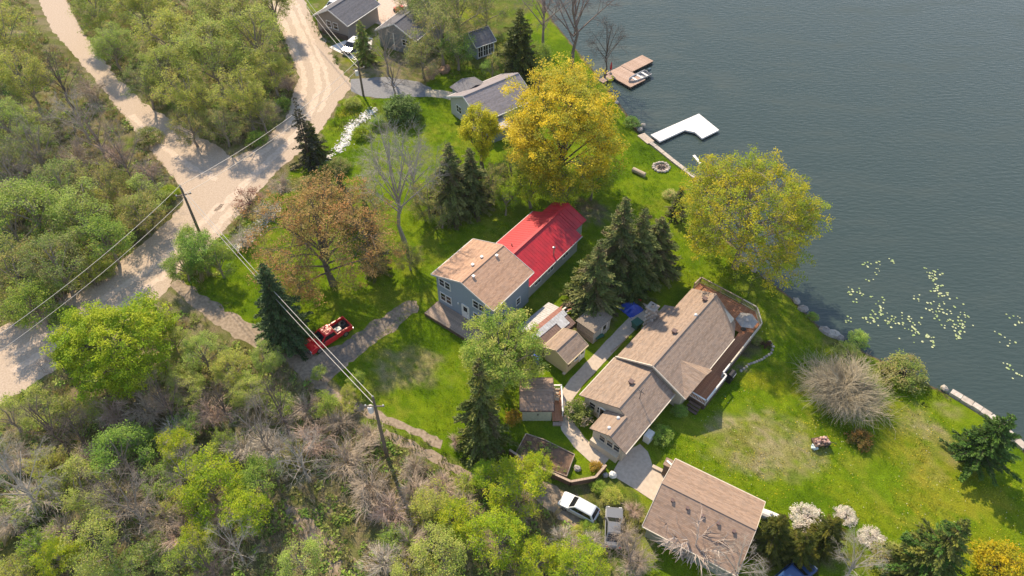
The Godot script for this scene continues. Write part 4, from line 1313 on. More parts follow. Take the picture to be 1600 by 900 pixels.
	# plank fence around the front of the bed
	var fe := thing("plank_fence", "low brown plank fence with pale cap rail bending round the garden", "fence", Vector3.ZERO)
	var fp := [Vector3(-0.25, 0, -37.9), Vector3(1.46, 0, -36.6), Vector3(5.63, 0, -34.46), Vector3(8.02, 0, -34.93), Vector3(9.14, 0, -36.22)]
	for i in fp.size() - 1:
		var cap := MB.new()
		cap.beam(fp[i] + Vector3(0, 0.94, 0), fp[i + 1] + Vector3(0, 0.94, 0), 0.22, 0.05)
		part(fe, "cap_rail", cap, M.cap)
		for k in 4:
			var bo := MB.new()
			bo.beam(fp[i] + Vector3(0, 0.14 + k * 0.22, 0), fp[i + 1] + Vector3(0, 0.14 + k * 0.22, 0), 0.05, 0.2)
			part(fe, "board", bo, M.fence)
		var n := maxi(1, int(fp[i].distance_to(fp[i + 1]) / 1.5))
		for k in n + 1:
			var po := MB.new()
			po.box(fp[i].lerp(fp[i + 1], float(k) / n) + Vector3(0, 0.46, 0), Vector3(0.12, 0.92, 0.12))
			part(fe, "post", po, M.fence)

func far_house(label: String, cat: String, at: Vector3, turn: float, lx: float, lz: float, e: float, hr: float, roof: Material, wall: Material, over := 0.4) -> Node3D:
	var t := thing("house" if cat == "house" else "shed", label, cat, at, turn)
	var w := MB.new()
	w.prism_x([Vector2(lz / 2, 0), Vector2(lz / 2, e), Vector2(0, hr - 0.15), Vector2(-lz / 2, e), Vector2(-lz / 2, 0)], -lx / 2, lx / 2)
	part(t, "wall", w, wall)
	gable(t, -lx / 2 - over, lx / 2 + over, -lz / 2 - over, lz / 2 + over, e - 0.1, e - 0.1, 0, hr, roof, M.trim)
	return t

func build_neighbours() -> void:
	var n := far_house("grey-roofed house with white trim half hidden behind the yellow trees", "house", Vector3(-3.17, 0.00, -97.49), 38, 9.5, 8.0, 3.0, 5.2, M.roof_grey, M.siding_pale)
	var dm := MB.new()
	dm.slab([Vector3(-1.0, 3.6, -6.2), Vector3(-3.4, 3.0, -6.2), Vector3(-3.4, 3.3, -3.0), Vector3(-1.0, 4.3, -2.4)], 0.12)
	dm.slab([Vector3(-1.0, 3.6, -6.2), Vector3(-1.0, 4.3, -2.4), Vector3(1.4, 3.3, -3.0), Vector3(1.4, 3.0, -6.2)], 0.12)
	part(n, "porch_roof", dm, M.roof_slate)
	var pw := MB.new()
	pw.box(Vector3(-1.0, 1.5, -5.0), Vector3(4.0, 2.9, 2.0))
	part(n, "porch_wall", pw, M.siding_grey)
	for z in [-1.8, 1.8]:
		window(n, Vector3(-4.75, 1.8, z), -90, 1.2, 1.1, 2)
	var sr := thing("lean_to_roof", "small pale flat roof peeping out below the yellow maple", "shed", Vector3(-2.30, 0.00, -91.78), 30)
	var sb := MB.new()
	sb.box(Vector3(0, 1.0, 0), Vector3(3.0, 2.0, 2.6))
	part(sr, "wall", sb, M.siding_grey)
	var sl := MB.new()
	sl.slab([Vector3(-1.7, 2.3, -1.5), Vector3(-1.7, 2.05, 1.5), Vector3(1.7, 2.05, 1.5), Vector3(1.7, 2.3, -1.5)], 0.1)
	part(sr, "roof", sl, M.metal_grey)
	# shed with white grid doors
	var s := far_house("dark-roofed shed with white gridded glass doors on the far lawn", "shed", Vector3(-5.74, 0.00, -116.47), 35, 3.6, 4.4, 2.5, 4.0, M.roof_slate, M.siding_grey, 0.25)
	for x in [-1.05, 0.0, 1.05]:
		window(s, Vector3(x, 1.25, 2.2), 0, 0.85, 1.9, 2)
	# taupe house at the top
	var h := far_house("taupe house with slate roof beside the gravel road at the top", "house", Vector3(-29.41, 0.00, -125.52), 60, 8.5, 7.0, 3.1, 5.0, M.roof_slate, M.wall_taupe)
	for z in [-0.75, 0.75]:
		window(h, Vector3(-4.25, 2.0, z), -90, 0.9, 1.1, 1)
	var sk := MB.new()
	sk.box(Vector3(-4.4, 0.4, 0.4), Vector3(0.5, 0.8, 5.5))
	part(h, "porch", sk, M.dark_wood)
	var h2 := far_house("grey house with dark roof and downpipe behind bare trees", "house", Vector3(-17.48, 0.00, -120.44), 62, 9.0, 7.5, 3.2, 5.2, M.roof_slate, M.siding_dark)
	var dp := MB.new()
	dp.beam(Vector3(-4.58, 0.1, -0.6), Vector3(-4.58, 3.2, -0.6), 0.16, 0.1)
	part(h2, "downpipe", dp, M.trim)
	window(h2, Vector3(-4.5, 2.0, 1.8), -90, 1.4, 1.0, 2)
	window(h2, Vector3(-1.5, 1.9, 3.75), 0, 1.4, 1.0, 2)

# ---------------------------------------------------------------- vehicles, docks, poles, yard things
func yaw(a: Vector3, b: Vector3) -> float:
	return rad_to_deg(atan2(-(b.z - a.z), b.x - a.x))

func wheel(parent: Node, o: Vector3, r: float, w: float) -> void:
	var t := MB.new()
	var prof := [Vector2(r * 0.62, -w / 2), Vector2(r * 0.95, -w / 2), Vector2(r, -w * 0.3), Vector2(r, w * 0.3), Vector2(r * 0.95, w / 2), Vector2(r * 0.62, w / 2)]
	t.lathe(Vector3.ZERO, prof, 16)
	var n := Node3D.new()
	n.name = "wheel"
	parent.add_child(n, true)
	n.position = o
	n.rotation_degrees = Vector3(90, 0, 0)
	put(n, "tyre", t.mesh(), M.rubber)
	var q := MB.new()
	q.lathe(Vector3.ZERO, [Vector2(0.001, -w * 0.42), Vector2(r * 0.62, -w * 0.48), Vector2(r * 0.62, w * 0.48), Vector2(0.001, w * 0.42)], 12)
	put(n, "rim", q.mesh(), M.steel)

func body_loft(prof: Array, W: float) -> MB:
	# side profile (x, y) lofted across z with rounded shoulders
	var mb := MB.new()
	var rings := []
	var cx := 0.0
	var cy := 0.0
	for p in prof:
		cx += p.x; cy += p.y
	cx /= prof.size(); cy /= prof.size()
	for q in [[-0.5, 0.93], [-0.485, 0.97], [-0.44, 1.0], [0.44, 1.0], [0.485, 0.97], [0.5, 0.93]]:
		var ring := []
		for p in prof:
			ring.append(Vector3(cx + (p.x - cx) * (1.0 - (1.0 - q[1]) * 0.5), cy + (p.y - cy) * q[1], q[0] * W))
		rings.append(ring)
	mb.loft(rings)
	return mb

func cabin(parent: Node, b0: float, b1: float, t0: float, t1: float, yb: float, yt: float, W: float, paint: Material, roof: Material) -> void:
	var w0 := W * 0.5 - 0.06
	var w1 := W * 0.5 - 0.22
	var lo := [Vector3(b0, yb, -w0), Vector3(b1, yb, -w0), Vector3(b1, yb, w0), Vector3(b0, yb, w0)]
	var hi := [Vector3(t0, yt, -w1), Vector3(t1, yt, -w1), Vector3(t1, yt, w1), Vector3(t0, yt, w1)]
	var mb := MB.new()
	for i in 4:
		var j := (i + 1) % 4
		mb.quad(lo[j], lo[i], hi[i], hi[j])
	part(parent, "cabin", mb, paint)
	var r := MB.new()
	var c := Vector3((t0 + t1) / 2, yt, 0)
	var top := []
	for p in hi:
		top.append(c + (p - c) * 0.86 + Vector3(0, 0.07, 0))
	for i in 4:
		var j := (i + 1) % 4
		r.quad(hi[j], hi[i], top[i], top[j])
	r.quad(top[3], top[2], top[1], top[0])
	part(parent, "roof", r, roof)
	var nm := ["side_window", "windscreen", "side_window", "rear_window"]
	for i in 4:
		var j := (i + 1) % 4
		var a: Vector3 = lo[i]
		var b: Vector3 = lo[j]
		var e: Vector3 = hi[j]
		var f: Vector3 = hi[i]
		var ctr := (a + b + e + f) / 4
		var nn := (b - a).cross(f - a).normalized()
		if nn.dot(ctr - Vector3((b0 + b1) / 2, (yb + yt) / 2, 0)) < 0:
			nn = -nn
		var g := MB.new()
		var s := []
		for p in [a, b, e, f]:
			s.append(ctr + (p - ctr) * Vector3(0.86, 0.82, 0.86) + nn * 0.015)
		g.quad(s[0], s[1], s[2], s[3])
		part(parent, nm[i], g, M.car_glass)

func car(label: String, cat: String, at: Vector3, turn: float, paint: Material, roof: Material, suv: bool) -> Node3D:
	var t := thing("parked_car", label, cat, at, turn)
	var L := 4.5
	var W := 1.82
	var yb := 1.02 if suv else 0.92
	var prof := [Vector2(-L / 2, 0.35), Vector2(L / 2 - 0.1, 0.35), Vector2(L / 2, 0.55), Vector2(L / 2 - 0.05, 0.72), Vector2(L / 2 - 0.35, 0.84), Vector2(0.85, yb), Vector2(-L / 2 + 0.15, yb), Vector2(-L / 2, 0.8)]
	part(t, "body", body_loft(prof, W), paint)
	if suv:
		cabin(t, -L / 2 + 0.12, 1.0, -L / 2 + 0.45, 0.3, yb - 0.01, 1.62, W, paint, roof)
	else:
		cabin(t, -L / 2 + 0.5, 0.95, -L / 2 + 1.2, 0.2, yb - 0.01, 1.42, W, paint, roof)
	for x in [-1.38, 1.38]:
		for z in [-0.8, 0.8]:
			wheel(t, Vector3(x, 0.33, z), 0.33, 0.24)
	for z in [-0.65, 0.65]:
		var h := MB.new()
		h.box(Vector3(L / 2 - 0.04, 0.66, z), Vector3(0.1, 0.13, 0.34))
		part(t, "headlight", h, M.lens)
		var b := MB.new()
		b.box(Vector3(-L / 2 + 0.02, 0.78, z), Vector3(0.08, 0.2, 0.22))
		part(t, "tail_light", b, M.taillight)
		var m := MB.new()
		m.box(Vector3(0.75, yb + 0.06, signf(z) * 0.98), Vector3(0.14, 0.12, 0.18))
		part(t, "mirror", m, M.black)
	return t

func pickup(at: Vector3, turn: float) -> void:
	var t := thing("pickup_truck", "red pickup truck with loaded bed parked beside the dark spruce", "truck", at, turn)
	var W := 1.9
	var prof := [Vector2(-0.75, 0.42), Vector2(2.62, 0.42), Vector2(2.72, 0.6), Vector2(2.68, 0.92), Vector2(2.5, 1.06), Vector2(1.35, 1.16), Vector2(-0.75, 1.18)]
	part(t, "body", body_loft(prof, W), M.red_paint)
	cabin(t, -0.78, 1.3, -0.6, 0.62, 1.16, 1.72, W, M.red_paint, M.red_paint)
	var b := MB.new()
	b.box(Vector3(-1.73, 0.62, 0), Vector3(1.96, 0.3, W - 0.1))
	part(t, "bed_floor", b, M.black)
	for z in [-1, 1]:
		var s := MB.new()
		s.box(Vector3(-1.73, 0.87, z * (W / 2 - 0.07)), Vector3(1.96, 0.68, 0.13))
		part(t, "bed_side", s, M.red_paint)
	var tg := MB.new()
	tg.box(Vector3(-2.68, 0.9, 0), Vector3(0.1, 0.6, W - 0.28))
	part(t, "tailgate", tg, M.red_paint)
	var hd := MB.new()
	hd.box(Vector3(-0.8, 0.9, 0), Vector3(0.08, 0.6, W - 0.28))
	part(t, "bed_front", hd, M.red_paint)
	for x in [-1.75, 1.75]:
		for z in [-0.84, 0.84]:
			wheel(t, Vector3(x, 0.38, z), 0.38, 0.26)
	var bm := MB.new()
	bm.box(Vector3(2.74, 0.5, 0), Vector3(0.14, 0.22, W - 0.05))
	part(t, "bumper", bm, M.steel)
	var bm2 := MB.new()
	bm2.box(Vector3(-2.8, 0.5, 0), Vector3(0.14, 0.2, W - 0.05))
	part(t, "bumper", bm2, M.steel)
	var gr := MB.new()
	gr.box(Vector3(2.7, 0.78, 0), Vector3(0.06, 0.26, 1.1))
	part(t, "grille", gr, M.black)
	for z in [-0.75, 0.75]:
		var h := MB.new()
		h.box(Vector3(2.67, 0.8, z), Vector3(0.1, 0.2, 0.32))
		part(t, "headlight", h, M.lens)
		var m := MB.new()
		m.box(Vector3(1.0, 1.28, signf(z) * 1.06), Vector3(0.1, 0.16, 0.22))
		part(t, "mirror", m, M.black)
		var tl := MB.new()
		tl.box(Vector3(-2.72, 0.95, signf(z) * 0.88), Vector3(0.06, 0.4, 0.12))
		part(t, "tail_light", tl, M.taillight)
	# load in the bed
	var l1 := MB.new()
	l1.box(Vector3(0, 0.12, 0), Vector3(0.6, 0.24, 0.5))
	l1.box(Vector3(0.0, 0.26, 0.0), Vector3(0.64, 0.05, 0.54))
	one("storage_box", "pale storage box in the bed of the red pickup", "box", l1.mesh(), M.trim_grey, t.to_global(Vector3(-1.3, 0.78, -0.2)), turn)
	var l2 := MB.new()
	l2.lathe(Vector3.ZERO, [Vector2(0.2, 0), Vector2(0.42, 0.03), Vector2(0.45, 0.14), Vector2(0.42, 0.25), Vector2(0.2, 0.28), Vector2(0.2, 0)], 16)
	one("spare_wheel", "spare tyre lying in the bed of the red pickup", "tyre", l2.mesh(), M.rubber, t.to_global(Vector3(-2.12, 0.78, 0.2)), turn)

func build_vehicles() -> void:
	pickup(Vector3(-20.74, 0.00, -52.58), yaw(Vector3(-18.66, 0.00, -54.66), Vector3(-22.43, 0.00, -51.11)))
	car("white hatchback parked on the dirt lane below the plank fence", "car", Vector3(6.27, 0.00, -32.00), yaw(Vector3(8.05, 0.00, -30.85), Vector3(5.63, 0.00, -32.32)), M.white_paint, M.white_paint, true).scale = Vector3.ONE * 0.84
	car("dark grey car parked behind the white hatchback under bare branches", "car", Vector3(9.35, 0.00, -30.04), yaw(Vector3(9.19, 0.00, -29.00), Vector3(9.46, 0.00, -31.29)), M.grey_paint, M.grey_paint, false).scale = Vector3.ONE * 0.88
	car("black car with white roof parked on the concrete pad", "car", Vector3(-27.56, 0.00, -116.90), yaw(Vector3(-26.81, 0.00, -118.65), Vector3(-28.40, 0.00, -115.19)), M.black_paint, M.white_paint, true)
	car("silver car at the top edge beside the taupe house", "car", Vector3(-33.35, 0.00, -131.88), yaw(Vector3(-32.65, 0.00, -134.19), Vector3(-34.17, 0.00, -130.38)), M.white_paint, M.white_paint, false)
	car("dark blue car under the olive cedars behind the garage", "car", Vector3(24.61, 0.00, -25.49), 35, M.blue_paint, M.blue_paint, true)
	# quad bike on the top patio
	var t := thing("quad_bike", "red and white quad bike on the pale patio at the top", "quad bike", Vector3(-20.94, 0.00, -130.88), 40)
	var b := MB.new()
	b.box(Vector3(0, 0.6, 0), Vector3(1.5, 0.35, 0.7)); b.box(Vector3(0.55, 0.82, 0), Vector3(0.5, 0.2, 1.0)); b.box(Vector3(-0.55, 0.82, 0), Vector3(0.6, 0.2, 1.0))
	part(t, "body", b, M.red_paint)
	var s := MB.new()
	s.box(Vector3(-0.2, 0.9, 0), Vector3(0.8, 0.16, 0.36))
	part(t, "seat", s, M.black)
	var h := MB.new()
	h.beam(Vector3(0.4, 1.1, -0.45), Vector3(0.4, 1.1, 0.45), 0.05, 0.05)
	part(t, "handlebar", h, M.black)
	for x in [-0.65, 0.65]:
		for z in [-0.5, 0.5]:
			wheel(t, Vector3(x, 0.3, z), 0.3, 0.28)

func build_shore() -> void:
	# white dock with a notched end
	var d := thing("white_dock", "white angular floating dock reaching out from the retaining wall", "dock", Vector3.ZERO)
	var poly := [Vector2(20.78, -92.09), Vector2(28.99, -97.65), Vector2(31.29, -93.32), Vector2(28.35, -91.20), Vector2(27.56, -92.75), Vector2(26.11, -93.32), Vector2(21.94, -90.40)]
	var pv := PackedVector2Array(poly)
	var tr := Geometry2D.triangulate_polygon(pv)
	var mb := MB.new()
	for i in range(0, tr.size(), 3):
		var a := pv[tr[i]]
		var b := pv[tr[i + 1]]
		var c := pv[tr[i + 2]]
		if (b - a).cross(c - a) > 0:
			var q := b; b = c; c = q
		mb.tri(Vector3(a.x, -0.05, a.y), Vector3(b.x, -0.05, b.y), Vector3(c.x, -0.05, c.y))
	for i in pv.size():
		var a := pv[i]
		var b := pv[(i + 1) % pv.size()]
		mb.quad(Vector3(a.x, -0.05, a.y), Vector3(a.x, -0.3, a.y), Vector3(b.x, -0.3, b.y), Vector3(b.x, -0.05, b.y))
	part(d, "decking", mb, M.dock_white)
	for q in [Vector3(22.15, -0.50, -92.16), Vector3(25.35, -0.50, -94.14), Vector3(28.99, -0.50, -97.19), Vector3(30.41, -0.50, -94.14), Vector3(28.82, -0.50, -92.81)]:
		var f := MB.new()
		f.lathe(Vector3(q.x, -0.75, q.z), [Vector2(0.01, 0), Vector2(0.42, 0), Vector2(0.42, 0.44), Vector2(0.01, 0.44)], 10)
		part(d, "float", f, M.black)
	# timber dock
	var w := thing("timber_dock", "L-shaped timber dock with pinkish planks at the far shore", "dock", Vector3.ZERO)
	var base := Vector3(16.62, -0.05, -108.70)
	var ang := yaw(Vector3(14.97, -0.05, -106.75), Vector3(18.65, -0.05, -109.90))
	w.position = Vector3(base.x, 0, base.z)
	w.rotation_degrees.y = ang
	planks(w, -0.4, 3.2, -1.2, 4.4, -0.05, false, 0.3, M.dock_wood)
	planks(w, 3.3, 8.6, -1.3, 1.3, -0.05, false, 0.3, M.dock_wood)
	planks(w, -2.8, -0.45, -0.6, 0.6, -0.05, false, 0.3, M.dock_wood)
	var fr := MB.new()
	fr.box(Vector3(1.4, -0.2, 1.6), Vector3(3.6, 0.2, 5.6)); fr.box(Vector3(5.95, -0.2, 0), Vector3(5.2, 0.2, 2.5))
	part(w, "frame", fr, M.dark_wood)
	for q in [Vector3(0, 0, -1), Vector3(3, 0, 4.2), Vector3(0, 0, 4.2), Vector3(8.4, 0, -1.2), Vector3(8.4, 0, 1.2)]:
		var p := MB.new()
		p.lathe(q, [Vector2(0.08, -1.6), Vector2(0.08, -0.1)], 8)
		part(w, "pile", p, M.dark_wood)
	var um := thing("closed_umbrella", "closed red patio umbrella standing on the timber dock", "umbrella", w.to_global(Vector3(0.1, -0.02, -0.6)))
	var uc := MB.new()
	uc.lathe(Vector3.ZERO, [Vector2(0.16, 0.8), Vector2(0.2, 1.1), Vector2(0.1, 1.9), Vector2(0.02, 2.2)], 8)
	part(um, "canopy", uc, M.red_cloth)
	var up := MB.new()
	up.lathe(Vector3.ZERO, [Vector2(0.3, 0), Vector2(0.28, 0.1), Vector2(0.03, 0.12), Vector2(0.03, 2.25)], 8)
	part(um, "pole", up, M.dark_metal)
	# motor boat
	var c := Vector3(20.82, -0.40, -108.10)
	var bo := thing("motorboat", "small aluminium motorboat with dark outboard moored at the timber dock", "boat", c, yaw(Vector3(22.37, -0.40, -109.49), Vector3(19.22, -0.40, -106.93)))
	var hull := MB.new()
	var rings := []
	var inner := []
	for i in 9:
		var x := -2.3 + i * 0.575
		var u := i / 8.0
		var hw := 0.85 * sqrt(maxf(0.0, 1.0 - pow(u, 3.2))) + 0.02
		var sh := 0.55 + 0.18 * u * u
		rings.append([Vector3(x, sh, -hw), Vector3(x, 0.12, -hw * 0.86), Vector3(x, -0.15 + 0.25 * u * u, 0), Vector3(x, 0.12, hw * 0.86), Vector3(x, sh, hw)])
		inner.append([Vector3(x, sh, -hw * 0.9), Vector3(x, 0.12 + 0.12 * u, -hw * 0.72), Vector3(x, 0.1 + 0.16 * u, 0), Vector3(x, 0.12 + 0.12 * u, hw * 0.72), Vector3(x, sh, hw * 0.9)])
	for i in 8:
		for s in 4:
			hull.quad(rings[i][s], rings[i + 1][s], rings[i + 1][s + 1], rings[i][s + 1])
			hull.quad(inner[i][s + 1], inner[i + 1][s + 1], inner[i + 1][s], inner[i][s])
		for s in [0, 4]:
			hull.quad(rings[i][s], rings[i + 1][s], inner[i + 1][s], inner[i][s])
	hull.box(Vector3(-2.3, 0.3, 0), Vector3(0.06, 0.5, 1.6))
	part(bo, "hull", hull, M.boat)
	for x in [-1.5, -0.3, 0.9]:
		var s := MB.new()
		s.box(Vector3(x, 0.42, 0), Vector3(0.34, 0.08, 1.4))
		part(bo, "bench", s, M.trim)
	var om := MB.new()
	om.box(Vector3(-2.5, 0.85, 0), Vector3(0.5, 0.42, 0.36)); om.box(Vector3(-2.5, 0.3, 0), Vector3(0.18, 0.9, 0.12))
	part(bo, "outboard_motor", om, M.motor)
	# retaining wall
	var wl := [Vector2(19.25, -91.78), Vector2(21.09, -89.07), Vector2(23.06, -85.84), Vector2(24.68, -83.32), Vector2(25.75, -81.59)]
	var rw := thing("retaining_wall", "low concrete retaining wall edging the bright lawn at the water", "wall", Vector3.ZERO)
	for i in wl.size() - 1:
		var a: Vector2 = wl[i]
		var b: Vector2 = wl[i + 1]
		var n: int = maxi(1, int(a.distance_to(b) / 1.3))
		for k in n:
			var p := a.lerp(b, float(k) / n)
			var q := a.lerp(b, (k + 0.97) / n)
			var m := MB.new()
			m.beam(Vector3(p.x, -0.33, p.y), Vector3(q.x, -0.33, q.y), 0.62, 0.9)
			part(rw, "block", m, M.wall_block)
	var sl := MB.new()
	sl.box(Vector3(0, 0.06, 0), Vector3(2.4, 0.14, 1.3))
	one("dock_slab", "pale concrete slab at the landward end of the white dock", "slab", sl.mesh(), M.conc, Vector3(19.91, 0.00, -90.97), yaw(Vector3(19.25, 0.00, -91.78), Vector3(20.59, 0.00, -89.54)))
	var pl := MB.new()
	pl.box(Vector3(0, 0, 0), Vector3(2.4, 0.08, 0.4))
	one("floating_plank", "white plank floating in the shallows by the retaining wall", "plank", pl.mesh(), M.dock_white, Vector3(26.94, -0.47, -86.46), yaw(Vector3(26.60, -0.50, -87.72), Vector3(27.39, -0.50, -85.29)))
	# white stone sea wall in the lower right
	var w2 := [Vector2(46.86, -45.48), Vector2(48.49, -43.85), Vector2(49.74, -42.43), Vector2(50.62, -40.43), Vector2(51.53, -38.65)]
	var sw := thing("sea_wall", "pale weathered sea wall along the shore at the right edge", "wall", Vector3.ZERO)
	for i in w2.size() - 1:
		var a: Vector2 = w2[i]
		var b: Vector2 = w2[i + 1]
		var n: int = maxi(1, int(a.distance_to(b) / 0.8))
		for k in n:
			var p := a.lerp(b, float(k) / n)
			var q := a.lerp(b, (k + 0.96) / n)
			var m := MB.new()
			m.beam(Vector3(p.x, -0.3, p.y), Vector3(q.x, -0.3, q.y), 0.7 + 0.1 * sin(k * 2.1), 0.86 + 0.08 * cos(k * 1.7))
			part(sw, "block", m, M.stones_pale[k % 3])
	var rr := RandomNumberGenerator.new()
	rr.seed = 15
	# boulders along the shore
	for q in [[Vector3(35.92, 0.00, -53.90), 0.8, "nearest the deck of three below the willow"], [Vector3(36.73, 0.00, -53.42), 1.0, "biggest of three below the willow"], [Vector3(37.24, 0.00, -52.95), 0.7, "lowest of three below the willow"], [Vector3(33.84, 0.00, -58.53), 0.6, "uppermost under the willow's lake side"], [Vector3(34.27, 0.00, -57.32), 0.7, "middle one under the willow's lake side"], [Vector3(34.92, 0.00, -56.12), 0.6, "lowest under the willow's lake side"], [Vector3(19.97, 0.00, -94.58), 0.5, "nearest the white dock slab"], [Vector3(19.35, 0.00, -93.42), 0.6, "beside the dark shore shrub"], [Vector3(19.15, 0.00, -95.09), 0.45, "smallest by the dark shore shrub"], [Vector3(46.38, 0.00, -45.98), 0.5, "at the start of the pale sea wall"], [Vector3(28.80, 0.00, -65.21), 0.55, "first beneath the willow crown"], [Vector3(29.94, 0.00, -63.86), 0.6, "second beneath the willow crown"], [Vector3(31.06, 0.00, -62.54), 0.5, "third beneath the willow crown"], [Vector3(15.80, 0.00, -102.14), 0.6, "nearest the timber dock"], [Vector3(16.47, 0.00, -100.68), 0.5, "second from the timber dock"]]:
		var b := MB.new()
		b.rock(Vector3.ZERO, Vector3(q[1], q[1] * 0.55, q[1] * 0.8), rr)
		one("boulder", "pale grey boulder on the lake bank, " + q[2], "rock", b.mesh(), M.stones[rr.randi() % 3], q[0] + Vector3(0, -0.05, 0), rr.randf_range(0, 180), "boulders along the lake bank")
	# fire pit
	var fp := thing("fire_pit", "round fire pit ringed with pale stones on the lakeside lawn", "fire pit", Vector3(21.25, 0.00, -84.05))
	var ash := MB.new()
	ash.lathe(Vector3.ZERO, [Vector2(1.0, 0.03), Vector2(0.5, 0.06), Vector2(0.001, 0.05)], 14)
	part(fp, "ash", ash, M.ash)
	for k in 15:
		var s := MB.new()
		var a := TAU * k / 15.0
		var r := 1.08 + rr.randf_range(-0.06, 0.06)
		s.rock(Vector3(cos(a) * r, 0.12, sin(a) * r), Vector3(0.27, 0.2, 0.24), rr)
		part(fp, "stone", s, M.stones_pale[k % 3])
	for k in 4:
		var lg := MB.new()
		var a := k * 0.9
		lg.tube([Vector3(cos(a) * 0.6, 0.12, sin(a) * 0.6), Vector3(-cos(a) * 0.5, 0.2, -sin(a) * 0.5)], [0.09, 0.08], 6)
		part(fp, "log", lg, M.char)
	# log bench
	var lb := MB.new()
	lb.tube([Vector3(-1.0, 0.33, 0), Vector3(0, 0.35, 0.02), Vector3(1.0, 0.32, 0)], [0.36, 0.34, 0.35], 12)
	one("log_seat", "thick pale log lying on the lawn beside the fire pit", "log", lb.mesh(), M.log, Vector3(17.88, 0.00, -82.60), yaw(Vector3(17.06, 0.00, -83.32), Vector3(18.79, 0.00, -81.88)))

func pole(label: String, x: float, z: float, h: float, arm_turn: float, transformer: bool) -> Node3D:
	var t := thing("utility_pole", label, "utility pole", Vector3(x, 0, z), arm_turn, "utility poles along the road")
	var p := MB.new()
	p.tube([Vector3(0, -0.2, 0), Vector3(0, h * 0.5, 0), Vector3(0, h, 0)], [0.19, 0.16, 0.12], 10)
	part(t, "shaft", p, M.pole)
	var a := MB.new()
	a.beam(Vector3(-0.9, h - 1.3, 0.14), Vector3(0.9, h - 1.3, 0.14), 0.1, 0.12)
	part(t, "cross_arm", a, M.pole)
	for k in [-0.8, 0.8]:
		var i := MB.new()
		i.lathe(Vector3(k, h - 1.24, 0.14), [Vector2(0.03, 0), Vector2(0.07, 0.05), Vector2(0.04, 0.1), Vector2(0.07, 0.14), Vector2(0.01, 0.2)], 8)
		part(t, "insulator", i, M.trim)
	var i2 := MB.new()
	i2.lathe(Vector3(0, h, 0), [Vector2(0.03, 0), Vector2(0.07, 0.05), Vector2(0.04, 0.12), Vector2(0.01, 0.2)], 8)
	part(t, "insulator", i2, M.trim)
	if transformer:
		var b := MB.new()
		b.lathe(Vector3(-0.45, h - 2.4, 0), [Vector2(0.01, 0), Vector2(0.26, 0.02), Vector2(0.28, 0.1), Vector2(0.28, 0.75), Vector2(0.2, 0.86), Vector2(0.01, 0.88)], 14)
		part(t, "transformer", b, M.vent_white)
	return t

func wire(label: String, a: Vector3, b: Vector3, sag: float) -> void:
	var pts := []
	var rad := []
	for i in 17:
		var u := i / 16.0
		pts.append(a.lerp(b, u) - Vector3(0, sag * 4 * u * (1 - u), 0))
		rad.append(0.028)
	var m := MB.new()
	m.tube(pts, rad, 5)
	one("power_line", label, "cable", m.mesh(), M.wire)

func build_poles() -> void:
	var p1 := [-39.41, -68.46, 9.40]
	var p2 := [-12.41, -37.64, 10.45]
	var p3 := [-23.69, -102.51, 6.20]
	pole("tall wooden utility pole at the road fork", p1[0], p1[1], p1[2], 20, false)
	pole("wooden utility pole with pale transformer in the brush beside the dirt track", p2[0], p2[1], p2[2], 0, true)
	pole("wooden utility pole standing at the paved driveway near the concrete pad", p3[0], p3[1], p3[2], 30, true)
	var a := Vector3(p1[0], p1[2], p1[1])
	var b := Vector3(p2[0], p2[2], p2[1])
	var c := Vector3(p3[0], p3[2], p3[1])
	var dn := Vector3(0, -1.3, 0)
	wire("upper power line from the fork pole down to the transformer pole", a, b, 0.7)
	wire("lower power line from the fork pole down to the transformer pole", a + dn, b + dn, 0.8)
	var far := Vector3(-52.08, 9.40, -42.49)
	wire("upper power line running from the fork pole to the left edge", a, far, 0.9)
	wire("lower power line running from the fork pole to the left edge", a + Vector3(0, -1.9, 0), Vector3(-52.89, 7.40, -41.94), 0.9)
	wire("upper power line crossing the road junction to the driveway pole", a, c, 1.2)
	wire("lower power line crossing the road junction to the driveway pole", a + dn, c + dn, 1.3)
	wire("upper power line from the driveway pole to the top edge", c, Vector3(-36.90, 7.50, -124.61), 0.8)
	wire("lower power line from the driveway pole to the top edge", c + dn, Vector3(-37.77, 6.20, -125.94), 0.8)

